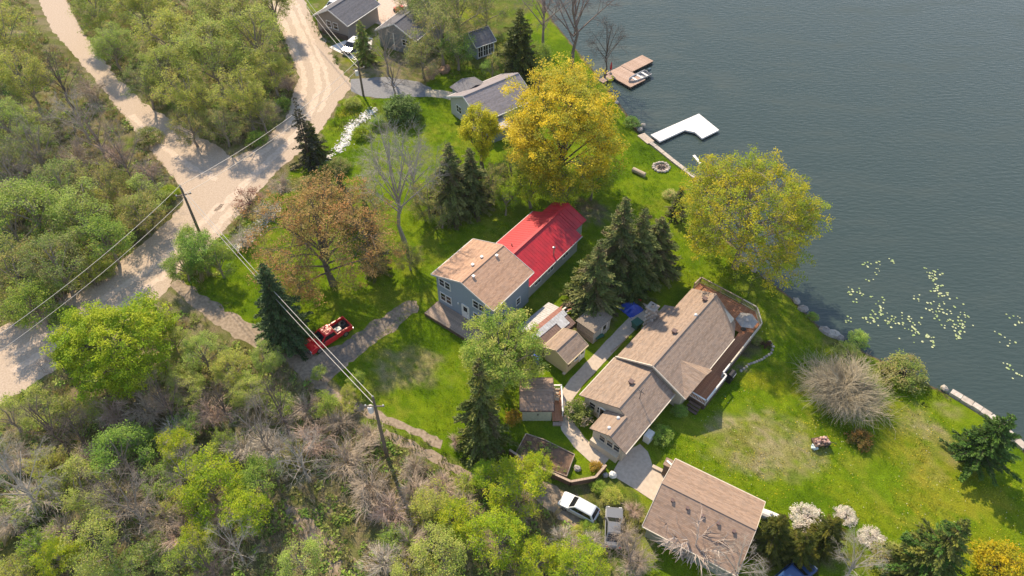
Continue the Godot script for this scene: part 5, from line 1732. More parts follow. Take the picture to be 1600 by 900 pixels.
func build_yard() -> void:
	var rr := RandomNumberGenerator.new()
	rr.seed = 41
	# blue tarpaulin heap
	var tp := MB.new()
	var g := []
	for i in 9:
		var row := []
		for j in 9:
			var x := (i - 4) * 0.27
			var z := (j - 4) * 0.3
			var e := 1.0 - maxf(absf(i - 4), absf(j - 4)) / 4.0
			row.append(Vector3(x + rr.randf_range(-0.05, 0.05), e * 1.0 + rr.randf_range(0, 0.28) * (0.3 + e), z + rr.randf_range(-0.05, 0.05)))
		g.append(row)
	for i in 8:
		for j in 8:
			tp.quad(g[i][j], g[i][j + 1], g[i + 1][j + 1], g[i + 1][j])
	one("tarpaulin", "crumpled bright blue tarpaulin heap beside the concrete walk", "tarpaulin", tp.mesh(), M.tarp, Vector3(13.94, 0.00, -57.32), 40)
	# wheelie bin
	var bn := thing("green_bin", "dark green lidded bin beside the walk near the bungalow eave", "bin", Vector3(14.28, 0.00, -54.38), 40)
	var bb := MB.new()
	bb.loft([[Vector3(-0.36, 0.05, -0.32), Vector3(0.36, 0.05, -0.32), Vector3(0.36, 0.05, 0.32), Vector3(-0.36, 0.05, 0.32)], [Vector3(-0.5, 1.0, -0.45), Vector3(0.5, 1.0, -0.45), Vector3(0.5, 1.0, 0.45), Vector3(-0.5, 1.0, 0.45)]])
	part(bn, "body", bb, M.bin)
	var bl := MB.new()
	bl.box(Vector3(0, 1.05, 0), Vector3(1.08, 0.09, 0.98))
	part(bn, "lid", bl, M.bin)
	for x in [-0.3, 0.3]:
		wheel(bn, Vector3(x, 0.12, -0.38), 0.12, 0.06)
	# lumber leaning heap
	for k in 9:
		var b := MB.new()
		b.box(Vector3.ZERO, Vector3(rr.randf_range(1.6, 2.6), 0.05, 0.18))
		var o := one("scrap_board", "pale scrap board in the heap between the sheds", "board", b.mesh(), [M.trim, M.weathered[0], M.red_board][k % 3], Vector3(6.60, 0.00, -56.82) + Vector3(rr.randf_range(-0.7, 0.7), 0.3 + k * 0.09, rr.randf_range(-0.7, 0.7)), 0, "scrap boards heaped between the sheds")
		o.rotation_degrees = Vector3(rr.randf_range(-12, 12), 50 + rr.randf_range(-25, 25), rr.randf_range(-22, 22))
	# junk along the hedge by the tarpaulin
	var stuff := [["plastic_crate", "grey plastic crate in the clutter above the blue tarpaulin", M.metal_grey, Vector3(14.65, 0.00, -58.94), Vector3(0.7, 0.45, 0.5)], ["cooler_box", "white cool box in the clutter under the spruces", M.trim, Vector3(15.56, 0.00, -59.57), Vector3(0.6, 0.5, 0.4)], ["toolbox", "red toolbox in the clutter under the spruces", M.red_paint, Vector3(15.06, 0.00, -58.53), Vector3(0.6, 0.35, 0.3)], ["water_barrel", "blue plastic barrel behind the tan shed beside the leafy tree", M.tarp, Vector3(2.68, 0.00, -49.41), Vector3(0.7, 0.9, 0.7)], ["storage_tote", "pale storage tote on the grass below the long shed", M.metal_grey, Vector3(2.28, 0.00, -50.30), Vector3(0.9, 0.5, 0.7)]]
	for s in stuff:
		var b := MB.new()
		var z: Vector3 = s[4]
		b.loft([[Vector3(-z.x * 0.45, 0, -z.z * 0.45), Vector3(z.x * 0.45, 0, -z.z * 0.45), Vector3(z.x * 0.45, 0, z.z * 0.45), Vector3(-z.x * 0.45, 0, z.z * 0.45)], [Vector3(-z.x * 0.5, z.y, -z.z * 0.5), Vector3(z.x * 0.5, z.y, -z.z * 0.5), Vector3(z.x * 0.5, z.y, z.z * 0.5), Vector3(-z.x * 0.5, z.y, z.z * 0.5)]])
		b.box(Vector3(0, z.y + 0.03, 0), Vector3(z.x * 1.06, 0.07, z.z * 1.06))
		one(s[0], s[1], String(s[0]).split("_")[1] if "_" in s[0] else s[0], b.mesh(), s[2], s[3], rr.randf_range(0, 90))
	# wheelbarrow
	var wb := thing("wheelbarrow", "green wheelbarrow standing on the grass beside the old shed", "wheelbarrow", Vector3(9.73, 0.00, -52.67), 30)
	var tb := MB.new()
	tb.loft([[Vector3(-0.3, 0.35, -0.22), Vector3(0.35, 0.35, -0.22), Vector3(0.35, 0.35, 0.22), Vector3(-0.3, 0.35, 0.22)], [Vector3(-0.5, 0.65, -0.36), Vector3(0.6, 0.65, -0.36), Vector3(0.6, 0.65, 0.36), Vector3(-0.5, 0.65, 0.36)]])
	part(wb, "tray", tb, M.bin)
	wheel(wb, Vector3(0.65, 0.2, 0), 0.2, 0.1)
	for z in [-0.25, 0.25]:
		var hd := MB.new()
		hd.beam(Vector3(0.6, 0.25, z * 0.3), Vector3(-1.0, 0.6, z * 1.2), 0.05, 0.05)
		part(wb, "handle", hd, M.weathered[0])
		var lg := MB.new()
		lg.beam(Vector3(-0.3, 0.35, z), Vector3(-0.35, 0.0, z), 0.04, 0.04)
		part(wb, "leg", lg, M.dark_metal)
	# firewood cart on the lawn
	var ct := thing("garden_cart", "small garden cart heaped with pinkish rubble on the lawn by the bare bush", "cart", Vector3(30.95, 0.00, -39.01), 10)
	var cb := MB.new()
	cb.loft([[Vector3(-0.75, 0.3, -0.42), Vector3(0.75, 0.3, -0.42), Vector3(0.75, 0.3, 0.42), Vector3(-0.75, 0.3, 0.42)], [Vector3(-0.85, 0.7, -0.5), Vector3(0.85, 0.7, -0.5), Vector3(0.85, 0.7, 0.5), Vector3(-0.85, 0.7, 0.5)]])
	part(ct, "box", cb, M.dark_wood)
	for x in [-0.5, 0.5]:
		for z in [-0.45, 0.45]:
			wheel(ct, Vector3(x, 0.2, z), 0.2, 0.1)
	var ha := MB.new()
	ha.beam(Vector3(0.8, 0.4, 0), Vector3(1.7, 0.12, 0.2), 0.05, 0.05)
	part(ct, "handle", ha, M.dark_metal)
	var ld := Node3D.new()
	ld.name = "load"
	ct.add_child(ld)
	for k in 22:
		var s := MB.new()
		s.rock(Vector3(rr.randf_range(-0.7, 0.7), 0.72 + rr.randf_range(0, 0.16), rr.randf_range(-0.36, 0.36)), Vector3.ONE * rr.randf_range(0.1, 0.17), rr)
		part(ld, "stone", s, M.rubble[k % 3])
	var fl := MB.new()
	fl.rock(Vector3(0, 0.25, 0), Vector3(0.45, 0.3, 0.4), rr)
	one("feed_sack", "pale blue plastic sack slumped at the end of the garden cart", "sack", fl.mesh(), M.sack, Vector3(30.33, 0.00, -38.65))
	# garden rock, plastic bags by the fence end
	for q in [["garden_rock", "grey rock on the grass inside the plank fence", "rock", Vector3(6.41, 0.00, -36.29), Vector3(0.42, 0.3, 0.36), M.stones[0]], ["white_sack", "white sack standing at the end of the plank fence by the apron", "sack", Vector3(9.80, 0.00, -35.53), Vector3(0.42, 0.42, 0.4), M.trim], ["grey_sack", "small grey sack between the fence end and the white sack", "sack", Vector3(9.11, 0.00, -35.53), Vector3(0.3, 0.32, 0.28), M.metal_grey], ["brown_boulder", "flat brown boulder on the far lawn beside the reddish shrub", "rock", Vector3(-11.18, 0.00, -109.82), Vector3(1.5, 0.6, 1.0), M.stones_warm]]:
		var b := MB.new()
		b.rock(Vector3.ZERO, q[4], rr)
		one(q[0], q[1], q[2], b.mesh(), q[5], q[3] + Vector3(0, q[4].y * 0.6, 0), rr.randf_range(0, 180))
	# driftwood rail by the bungalow walk
	var lr := MB.new()
	lr.tube([Vector3(-1.6, 0.12, 0), Vector3(0, 0.15, 0.1), Vector3(1.6, 0.12, 0)], [0.05, 0.06, 0.04], 6)
	one("garden_hose_pole", "thin pale pole lying beside the concrete walk", "pole", lr.mesh(), M.woodpale, Vector3(12.12, 0.00, -51.93), 47)
	# lily pads
	var pad := MB.new()
	for k in 11:
		var a0 := 0.25 + (TAU - 0.5) * k / 11.0
		var a1 := 0.25 + (TAU - 0.5) * (k + 1) / 11.0
		pad.tri(Vector3(0, 0.006, 0), Vector3(cos(a1), 0.02, sin(a1)), Vector3(cos(a0), 0.02, sin(a0)))
	var pm := pad.mesh()
	var cl := [[Vector2(57.01, -60.55), 12, 5, 7, "in the loose string above the tall lily patch"], [Vector2(51.95, -62.48), 4, 4, 6, "in the small pair near the middle of the lily beds"], [Vector2(45.36, -65.14), 12, 8, 14, "in the patch farthest up the lake"], [Vector2(47.97, -65.71), 7, 4, 6, "in the thin tail of the uppermost lily patch"], [Vector2(44.10, -63.02), 8, 6, 5, "below the uppermost lily patch"], [Vector2(41.26, -60.55), 8, 5, 10, "in the patch nearest the yellow willow"], [Vector2(42.87, -60.02), 10, 4, 5, "in the thin line beside the nearest patch to the willow"], [Vector2(41.15, -58.98), 4, 4, 3, "in the tiny trio below the willow-side patch"], [Vector2(43.60, -56.95), 12, 14, 26, "in the dense patch off the shore shrubs"], [Vector2(42.06, -55.96), 10, 5, 14, "at the shoreward edge of the dense patch"], [Vector2(44.60, -56.16), 8, 8, 10, "at the lakeward edge of the dense patch"], [Vector2(46.49, -55.18), 12, 11, 32, "in the middle dense patch"], [Vector2(52.27, -62.70), 4, 5, 6, "in the small knot left of the tall patch"], [Vector2(52.03, -62.70), 5, 5, 3, "beside the small knot of pads"], [Vector2(52.32, -63.02), 4, 4, 3, "by the small knot of pads"], [Vector2(52.09, -63.24), 10, 8, 20, "at the head of the tall patch"], [Vector2(51.68, -59.81), 9, 13, 34, "in the middle of the tall patch"], [Vector2(50.01, -56.95), 7, 12, 20, "at the foot of the tall patch"], [Vector2(52.02, -55.96), 13, 16, 44, "in the largest patch of the lily bed"], [Vector2(51.51, -53.84), 8, 4, 10, "along the lower edge of the largest patch"], [Vector2(48.66, -58.98), 8, 10, 8, "scattered between the two dense patches"], [Vector2(47.61, -52.89), 7, 6, 14, "in the small patch nearest the green shrub"], [Vector2(39.29, -55.96), 6, 4, 6, "in the small patch closest to the shore"], [Vector2(59.13, -55.96), 8, 10, 12, "at the right edge of the lake"], [Vector2(56.09, -53.08), 7, 7, 9, "in the strip near the right edge"], [Vector2(55.29, -48.82), 7, 5, 11, "in the lowest patch near the right edge"], [Vector2(53.93, -56.95), 18, 14, 9, "scattered beyond the largest patch"]]
	for k in [26, 14, 13, 12, 0]:
		cl.remove_at(k)
	for q in cl:
		for k in q[3]:
			var u: float = rr.randfn(0, 0.55)
			var w: float = rr.randfn(0, 0.55)
			var p: Vector2 = q[0]
			var sx: float = q[1] * 0.11
			var sz: float = q[2] * 0.15
			var s := rr.randf_range(0.07, 0.15)
			var o := one("lily_pad", "pale green lily pad " + q[4], "lily pad", pm, M.pads[rr.randi() % 3], Vector3(p.x + u * sx, WATER + 0.03, p.y + w * sz), rr.randf_range(0, 360), "lily pads " + q[4])
			o.scale = Vector3(s, 1, s)


# ---------------------------------------------------------------- trees and shrubs
const GOLD := [Color(0.72, 0.56, 0.025), Color(0.64, 0.53, 0.03), Color(0.78, 0.63, 0.06), Color(0.40, 0.42, 0.04), Color(0.48, 0.45, 0.05)]
const SPRING := [Color(0.403, 0.488, 0.088), Color(0.482, 0.551, 0.121), Color(0.314, 0.413, 0.066), Color(0.526, 0.530, 0.143), Color(0.403, 0.445, 0.132)]
const LIME := [Color(0.38, 0.48, 0.02), Color(0.30, 0.43, 0.02), Color(0.46, 0.52, 0.03), Color(0.25, 0.38, 0.02)]
const OLIVE := [Color(0.288, 0.345, 0.081), Color(0.372, 0.380, 0.127), Color(0.240, 0.322, 0.069), Color(0.408, 0.356, 0.149)]
const GREEN := [Color(0.240, 0.389, 0.055), Color(0.312, 0.454, 0.077), Color(0.180, 0.302, 0.044), Color(0.396, 0.486, 0.088)]
const TAN := [Color(0.44, 0.29, 0.10), Color(0.38, 0.29, 0.09), Color(0.50, 0.32, 0.13), Color(0.30, 0.28, 0.07), Color(0.50, 0.27, 0.10)]
const SPRUCE := [Color(0.106, 0.140, 0.036), Color(0.138, 0.171, 0.046), Color(0.075, 0.104, 0.029), Color(0.188, 0.201, 0.060), Color(0.125, 0.110, 0.048)]
const BLUESPRUCE := [Color(0.06, 0.10, 0.035), Color(0.075, 0.125, 0.04), Color(0.045, 0.08, 0.028)]
const CEDAR := [Color(0.10, 0.13, 0.025), Color(0.13, 0.15, 0.03), Color(0.08, 0.11, 0.02), Color(0.17, 0.18, 0.03)]
const PINE := [Color(0.06, 0.13, 0.02), Color(0.08, 0.16, 0.024), Color(0.05, 0.10, 0.018)]

var pr := {}

func build_protos() -> void:
	var bk := Color(0.25, 0.215, 0.18)
	var dk := Color(0.11, 0.09, 0.075)
	var pale := Color(0.34, 0.31, 0.27)
	for k in 4:
		pr["spring%d" % k] = broadleaf(100 + k, 4.0, 5.4, 3.6, 13, 7, 6, 22, 0.155, 0.5, SPRING, bk, true, 0.0, 0.2)
		pr["green%d" % k] = broadleaf(200 + k, 3.2, 3.8, 3.0, 13, 6, 6, 18, 0.15, 0.5, GREEN if k < 2 else SPRING, bk, true, 0.0, 0.3)
		pr["bare%d" % k] = broadleaf(300 + k, 3.6, 5.4, 4.2, 11, 6, 5, 0, 0.2, 0.4, [], [bk, pale, Color(0.22, 0.18, 0.15), dk][k], true)
		pr["shrub%d" % k] = shrub(400 + k, 1.6, 1.0, 100, 34, 0.13, 0.34, [GREEN, SPRING, OLIVE, LIME][k], dk)
		pr["brush%d" % k] = brush(500 + k, 2.2, 2.6, 40, 18, [[Color(0.46, 0.38, 0.29), Color(0.38, 0.31, 0.23)], [Color(0.50, 0.41, 0.31), Color(0.42, 0.34, 0.25)], [Color(0.54, 0.48, 0.39), Color(0.44, 0.38, 0.3)], [Color(0.42, 0.31, 0.24), Color(0.48, 0.36, 0.28)]][k], 0.5)
		pr["spruce%d" % k] = conifer(600 + k, 12.0, 2.9, SPRUCE, 0.32, 1.0)
	var grey := [Color(0.38, 0.32, 0.25), Color(0.31, 0.26, 0.2), Color(0.44, 0.38, 0.3)]
	for k in 4:
		pr["thicket%d" % k] = thicket(800 + k, 2.6, 3.4, 42, 8, grey, [SPRING, GREEN, SPRING + OLIVE, LIME + SPRING][k], 4, 0.13)
	for k in 3:
		pr["olive%d" % k] = broadleaf(700 + k, 3.4, 4.4, 3.2, 13, 6, 6, 16, 0.145, 0.42, OLIVE, bk, true, 0.0, 0.22)
		pr["lime%d" % k] = broadleaf(730 + k, 3.2, 3.9, 2.9, 13, 6, 6, 22, 0.15, 0.45, LIME, bk, true, 0.0, 0.3)
		pr["cedar%d" % k] = conifer(760 + k, 8.0, 2.9, CEDAR, 0.12, 1.15)

func pick(kind: String, i: int) -> Array:
	var n := 4
	if kind in ["olive", "lime", "cedar"]:
		n = 3
	return pr["%s%d" % [kind, i % n]]

func wood(kind: String, called: String, label: String, group: String, spots: Array, tint: Material) -> void:
	# spots: [x, z, crown radius]; the labels count them from the left as seen from the air
	var order := []
	for s in spots:
		order.append(s[0] / (47.5 - 0.682 * s[1]))
	var sorted := order.duplicate()
	sorted.sort()
	var nth := ["leftmost", "second from the left", "third from the left", "fourth from the left", "fifth from the left", "sixth from the left", "seventh from the left", "eighth from the left", "ninth from the left", "tenth from the left", "eleventh from the left", "twelfth from the left", "thirteenth from the left", "fourteenth from the left", "fifteenth from the left", "sixteenth from the left", "seventeenth from the left", "eighteenth from the left"]
	for i in spots.size():
		var s: Array = spots[i]
		var p := pick(kind, int(absf(s[0] * 7.0 + s[1] * 3.0)))
		var k: float = s[2] / p[2]
		var sc := Vector3(k, k * rng.randf_range(0.92, 1.12), k)
		if tint and kind in ["spring", "green", "olive", "lime", "thicket"]:
			tint = tints[int(absf(s[0] * 3.0 + s[1] * 11.0)) % 3]
		var cat := "shrub" if kind in ["shrub", "brush", "thicket"] else "tree"
		plant(called, label + ", " + nth[sorted.find(order[i])], cat, p, tint, s[0], s[1], sc, group, "branches" if kind == "brush" else "foliage" if cat == "shrub" else "crown", "stems" if cat == "shrub" else "trunk")

func spruce(called: String, label: String, p: Array, tint: Material, x: float, z: float, h: float, R: float, ph: float, group := "") -> void:
	plant(called, label, "tree", p, tint, x, z, Vector3(R / p[2], h / ph, R / p[2]), group)

func solo(called: String, label: String, p: Array, tint: Material, x: float, z: float, R: float, cat := "tree", group := "") -> void:
	var k: float = R / p[2]
	plant(called, label, cat, p, tint, x, z, Vector3(k, k, k), group, "crown" if cat == "tree" else "foliage", "trunk" if cat == "tree" else "stems")

var tints := []

func build_trees() -> void:
	var lf := leafmat(Color(1, 1, 1), 0.85)
	var lf2 := leafmat(Color(0.86, 0.97, 0.95), 0.85)
	var lf3 := leafmat(Color(1.1, 1.02, 0.9), 0.85)
	tints = [lf, lf2, lf3]
	var nd := leafmat(Color(1, 1, 1), 0.15)
	var bk := Color(0.13, 0.11, 0.09)
	# the large ones, each with a crown of its own
	solo("golden_maple", "very large golden yellow maple behind the red metal roof", broadleaf(1, 9.6, 9.2, 6.8, 22, 9, 6, 52, 0.23, 0.75, GOLD, bk, false, 0.0, 0.12), lf, 6.63, -78.99, 8.79)
	solo("yellow_willow", "broad yellow-green tree leaning over the lake beside the bungalow deck", broadleaf(2, 8.6, 8.8, 6.9, 22, 8, 6, 42, 0.2, 0.65, [Color(0.50, 0.46, 0.02), Color(0.42, 0.44, 0.025), Color(0.56, 0.48, 0.03), Color(0.32, 0.39, 0.025), Color(0.28, 0.37, 0.025)], Color(0.24, 0.2, 0.16), true), lf, 27.60, -64.06, 7.46)
	solo("yellow_sapling", "slim young yellow tree in front of the grey-roofed house", broadleaf(3, 3.2, 6.2, 4.6, 12, 6, 5, 36, 0.17, 0.42, [Color(0.54, 0.52, 0.02), Color(0.44, 0.46, 0.02), Color(0.60, 0.55, 0.03)], bk), lf, -4.17, -83.16, 3.21)
	solo("lime_maple", "dense rounded lime-yellow maple beside the gravel road on the left", broadleaf(4, 5.4, 5.2, 4.6, 18, 8, 6, 52, 0.17, 0.5, LIME, bk), lf, -40.81, -46.95, 5.29)
	solo("tan_maple", "big maple with orange-tan budding leaves above the driveway", broadleaf(5, 7.6, 7.8, 6.6, 20, 8, 6, 28, 0.17, 0.6, TAN, bk, true, 0.0, 0.25), lf, -21.65, -61.16, 7.58)
	solo("leafy_tree", "fresh green leafy tree in front of the grey-blue house", broadleaf(6, 5.0, 6.0, 4.6, 16, 7, 5, 40, 0.17, 0.5, SPRING + GREEN, bk, true, 0.0, 0.1), lf, -1.17, -45.81, 4.30)
	# conifers
	var bs := conifer(11, 11.0, 3.0, BLUESPRUCE, 0.3, 1.25)
	spruce("blue_spruce", "dark blue-green spruce beside the red pickup", bs, nd, -25.14, -52.12, 12.85, 3.2, 11.0)
	spruce("spruce_tree", "left dark spruce of the pair below the yellow sapling", pr.spruce0, nd, -7.84, -74.02, 11.65, 3.5, 12.0, "spruce pair")
	spruce("spruce_tree", "right dark spruce of the pair below the yellow sapling", pr.spruce1, nd, -5.33, -75.31, 9.95, 3.3, 12.0, "spruce pair")
	spruce("spruce_tree", "tallest spruce of the clump between the red roof and bungalow", conifer(12, 15.0, 3.3, SPRUCE, 0.3, 1.0), nd, 12.21, -60.61, 14.40, 3.8, 15.0, "spruces between the houses")
	spruce("spruce_tree", "second spruce of the clump beside the tallest one", pr.spruce2, nd, 14.59, -61.14, 12.30, 3.3, 12.0, "spruces between the houses")
	spruce("spruce_tree", "shorter spruce at the lake end of the clump", pr.spruce3, nd, 17.20, -63.31, 9.10, 3.4, 12.0, "spruces between the houses")
	spruce("spruce_tree", "lowest spruce of the clump nearest the concrete walk", pr.spruce1, nd, 9.39, -57.02, 11.05, 3.5, 12.0, "spruces between the houses")
	solo("cedar_tree", "bushy olive cedar hanging over the old shed", pr.cedar0, nd, 8.53, -58.84, 2.67)
	solo("cedar_tree", "dark cedar filling the foot of the spruce clump", pr.cedar1, leafmat(Color(0.6, 0.75, 0.8), 0.15), 14.21, -58.66, 2.09)
	spruce("spruce_tree", "ragged spruce in front of the small striped-roof cabin", conifer(13, 10.0, 2.5, SPRUCE + CEDAR, 0.35, 1.1), nd, -2.89, -38.65, 14.90, 2.7, 10.0)
	spruce("cedar_tree", "dense tall cedar on the far lawn by the shore", pr.cedar2, leafmat(Color(0.75, 0.8, 0.75), 0.15), 1.26, -106.66, 12.65, 4.2, 8.0)
	spruce("sparse_spruce", "sparse dark spruce silhouetted against the gravel road", conifer(14, 9.0, 1.7, [Color(0.05, 0.055, 0.03), Color(0.07, 0.07, 0.04)], 0.25, 0.8, 0.35), nd, -28.54, -84.05, 11.70, 1.9, 9.0)
	solo("cedar_tree", "low olive cedar beside the sparse roadside spruce", pr.cedar1, leafmat(Color(0.75, 0.8, 0.8), 0.15), -28.08, -85.49, 2.54)
	solo("round_cedar", "rounded dark green cedar beside the paved driveway", shrub(15, 3.0, 2.2, 260, 26, 0.22, 0.42, [Color(0.10, 0.18, 0.03), Color(0.14, 0.23, 0.04), Color(0.08, 0.14, 0.025)], bk), nd, -16.74, -96.26, 3.10, "tree")
	spruce("small_spruce", "small dark spruce on the lawn below the fire pit", pr.spruce0, nd, 21.64, -73.38, 5.40, 1.5, 12.0)
	var pine := conifer(16, 8.5, 3.4, PINE, 0.05, 1.1)
	spruce("pine_tree", "bushy green pine on the lawn by the pale sea wall", pine, nd, 45.18, -36.85, 8.75, 3.2, 8.5)
	spruce("spruce_tree", "olive spruce leaning into view at the bottom right", conifer(17, 11.0, 3.4, CEDAR + PINE, 0.1, 0.95, 0.1), nd, 35.00, -25.49, 11.60, 3.3, 11.0)
	solo("cedar_tree", "olive cedar against the right end of the garage", pr.cedar0, lf3, 23.15, -28.40, 2.27)
	solo("cedar_tree", "olive cedar beside the white blossom shrubs", pr.cedar2, lf3, 27.90, -28.50, 2.05)
	solo("cedar_tree", "olive cedar over the dark blue car at the bottom", pr.cedar1, lf3, 25.29, -27.30, 1.91)
	spruce("small_spruce", "small bright green spruce beside the black and white car", pr.spruce3, leafmat(Color(1.9, 2.0, 1.4), 0.2), -24.66, -112.67, 7.75, 2.2, 12.0)
	spruce("spruce_tree", "dark spruce standing inside the tan maple", pr.spruce2, nd, -21.45, -72.11, 9.25, 2.0, 12.0)
	spruce("spruce_tree", "dark spruce behind the lake side of the tan maple", pr.spruce0, nd, -16.57, -63.31, 11.75, 2.0, 12.0)
	# leafless trees
	var dead := broadleaf(21, 5.4, 9.6, 6.8, 14, 7, 6, 0, 0.2, 0.4, [], Color(0.30, 0.275, 0.24), true, 0.3)
	dead[2] = 16.2
	solo("bare_tree", "tall grey leafless tree on the lawn behind the tan-roofed house", dead, null, -13.68, -68.46, 18.55)
	solo("bare_tree", "pale leafless tree with a wide spray of branches beside the spruce pair", pr.bare1, null, -12.85, -76.05, 3.98)
	solo("bare_tree", "leafless dark tree standing at the shore above the timber dock", broadleaf(22, 5.0, 8.4, 6.6, 11, 6, 5, 0, 0.2, 0.4, [], Color(0.2, 0.15, 0.13), true, 0.35), null, 9.86, -109.26, 6.64)
	solo("bare_tree", "leafless tree leaning over the timber dock", pr.bare3, null, 15.23, -108.16, 3.70)
	solo("bare_tree", "leafless twiggy tree behind the dense far cedar", pr.bare2, null, 5.33, -117.05, 5.54)
	solo("bare_tree", "tall leafless tree between the two far houses", pr.bare0, null, -20.53, -109.05, 3.45)
	solo("bare_tree", "leafless grey tree behind the rounded cedar", pr.bare2, null, -18.53, -101.80, 2.76)
	solo("bare_tree", "pale leafless tree over the dark half of the garage roof", brush(23, 3.6, 5.4, 15, 16, [Color(0.50, 0.42, 0.36), Color(0.42, 0.34, 0.29)], 0.25, 2.2), null, 15.96, -27.70, 3.70)
	solo("bare_tree", "pale leafless tree beside the bottom edge of the garage", pr.bare1, null, 19.15, -25.18, 2.46)
	solo("bare_tree", "pale leafless tree between the olive cedars and the bottom edge", pr.bare1, null, 29.22, -25.50, 2.32)
	solo("bare_tree", "leafless grey tree at the bottom beside the grey car", pr.bare2, null, 10.25, -26.44, 2.11)
	solo("leafless_bush", "huge bare arching bush of pale grey stems on the lakeside lawn", brush(24, 5.4, 4.6, 130, 32, [Color(0.36, 0.31, 0.22), Color(0.29, 0.25, 0.17), Color(0.42, 0.37, 0.27)], 0.7, 1.3), null, 34.60, -44.32, 5.04, "shrub")
	solo("rusty_shrub", "low rust-orange shrub at the foot of the bare bush", shrub(25, 1.3, 0.8, 60, 20, 0.17, 0.3, [Color(0.34, 0.19, 0.05), Color(0.26, 0.18, 0.05), Color(0.18, 0.18, 0.04)], bk), lf, 35.03, -39.36, 1.29, "shrub")
	# garden shrubs
	solo("shrub", "leafy shrub with pale blossom at the bungalow's rear corner", shrub(26, 1.5, 1.2, 110, 22, 0.16, 0.3, [Color(0.18, 0.24, 0.05), Color(0.12, 0.18, 0.03), Color(0.45, 0.38, 0.3), Color(0.26, 0.3, 0.08)], bk), lf, 6.91, -42.33, 1.65, "shrub")
	solo("shrub", "deep green shrub on the lawn side of the bungalow", pr.shrub0, lf, 15.03, -39.92, 1.35, "shrub")
	solo("shrub", "dark green shrub under the cross gable of the bungalow", pr.shrub0, leafmat(Color(0.7, 0.8, 0.8), 0.3), 17.39, -42.85, 0.93, "shrub")
	solo("shrub", "brownish ornamental shrub at the bungalow entry", shrub(27, 1.2, 0.9, 70, 20, 0.14, 0.25, [Color(0.36, 0.24, 0.14), Color(0.30, 0.2, 0.12)], bk), lf, 10.44, -38.44, 1.02, "shrub")
	solo("shrub", "small golden shrub inside the corner of the plank fence", shrub(28, 0.9, 0.7, 50, 18, 0.14, 0.22, [Color(0.46, 0.30, 0.04), Color(0.4, 0.28, 0.05)], bk), lf, 8.27, -36.41, 0.69, "shrub")
	solo("shrub", "orange-yellow shrub at the foot of the ragged spruce", shrub(29, 1.2, 1.2, 60, 18, 0.16, 0.28, [Color(0.44, 0.27, 0.03), Color(0.36, 0.27, 0.04)], bk), lf, 0.13, -41.85, 0.98, "shrub")
	solo("shrub", "dark red-leaved shrub in the flower bed by the deck", shrub(30, 0.8, 0.6, 40, 16, 0.13, 0.2, [Color(0.10, 0.04, 0.03), Color(0.08, 0.07, 0.03)], bk), lf, 28.49, -51.72, 0.65, "shrub")
	solo("shrub", "low green shrub in the flower bed by the deck", pr.shrub2, lf, 27.57, -52.38, 0.72, "shrub")
	solo("shrub", "pale green shrub on the lawn below the fire pit", pr.shrub2, leafmat(Color(1.4, 1.3, 1.4), 0.4), 21.48, -77.63, 1.04, "shrub")
	solo("shrub", "dark shrub at the water's edge beside the timber dock", pr.shrub0, leafmat(Color(0.7, 0.8, 0.8), 0.3), 18.18, -94.51, 1.35, "shrub")
	solo("shrub", "green cedar shrub on the bank above the lily pads", pr.shrub0, nd, 39.03, -52.29, 1.29, "shrub")
	solo("shrub", "spreading olive shrub overhanging the water below the lily pads", pr.shrub2, lf, 42.12, -47.36, 2.47, "shrub")
	solo("shrub", "yellow-green shrub between the bare bush and the shore", pr.shrub1, lf, 37.08, -50.23, 1.55, "shrub")
	solo("shrub", "little upright green shrub on the bank beside the boulders", pr.shrub0, lf, 34.89, -55.81, 0.74, "shrub")
	solo("shrub", "bright yellow shrub at the bottom right corner", shrub(31, 2.6, 1.6, 170, 22, 0.2, 0.4, [Color(0.55, 0.42, 0.015), Color(0.46, 0.40, 0.02), Color(0.36, 0.36, 0.02)], bk), lf, 43.01, -26.40, 2.58, "shrub")
	solo("shrub", "green shrub beneath the olive spruce at the bottom edge", pr.shrub2, lf, 33.69, -26.93, 1.81, "shrub")
	for q in [[27.46, -31.05, 1.66, "wide white blossom shrub nearest the garage"], [31.15, -31.36, 1.13, "white blossom shrub in the middle of the three"], [32.93, -29.22, 1.28, "white blossom shrub farthest from the garage"]]:
		solo("blossom_shrub", q[3], pr_blossom(), lf, q[0], q[1], q[2], "shrub", "white blossom shrubs")
	solo("shrub", "reddish-brown leafless shrub on the far lawn by the driveway", pr.brush3, null, -13.14, -107.60, 1.88, "shrub")
	solo("shrub", "pinkish budding shrub at the road bend above the tan maple", shrub(33, 1.8, 1.3, 80, 12, 0.14, 0.35, [Color(0.36, 0.2, 0.17), Color(0.3, 0.18, 0.13)], bk), lf, -35.16, -75.97, 2.39, "shrub")
	solo("shrub", "brown twiggy shrub at the edge of the dirt track by the ragged spruce", pr.brush3, null, -5.62, -38.90, 1.15, "shrub")
	solo("shrub", "grey-white twiggy shrub beside the stones of the ditch", pr.brush2, null, -34.05, -68.20, 2.27, "shrub")
	# groups of the woods
	wood("spring", "spring_tree", "tall pale-green budding tree in the wood inside the road fork", "pale green trees inside the road fork", [[-54.83, -109.37, 4.99], [-45.74, -101.60, 5.16], [-40.55, -108.42, 4.97], [-46.93, -93.53, 3.85], [-38.76, -92.73, 3.83], [-37.31, -102.40, 3.38], [-62.64, -119.48, 4.44], [-48.98, -118.68, 4.74], [-41.53, -122.89, 4.21], [-53.45, -100.58, 3.82]], lf)
	wood("olive", "olive_tree", "olive budding tree at the foot of the fork wood", "olive trees inside the road fork", [[-45.88, -116.45, 4.48], [-46.23, -89.09, 2.68], [-41.61, -89.09, 2.68], [-55.96, -98.90, 2.85], [-36.88, -92.50, 2.55]], lf)
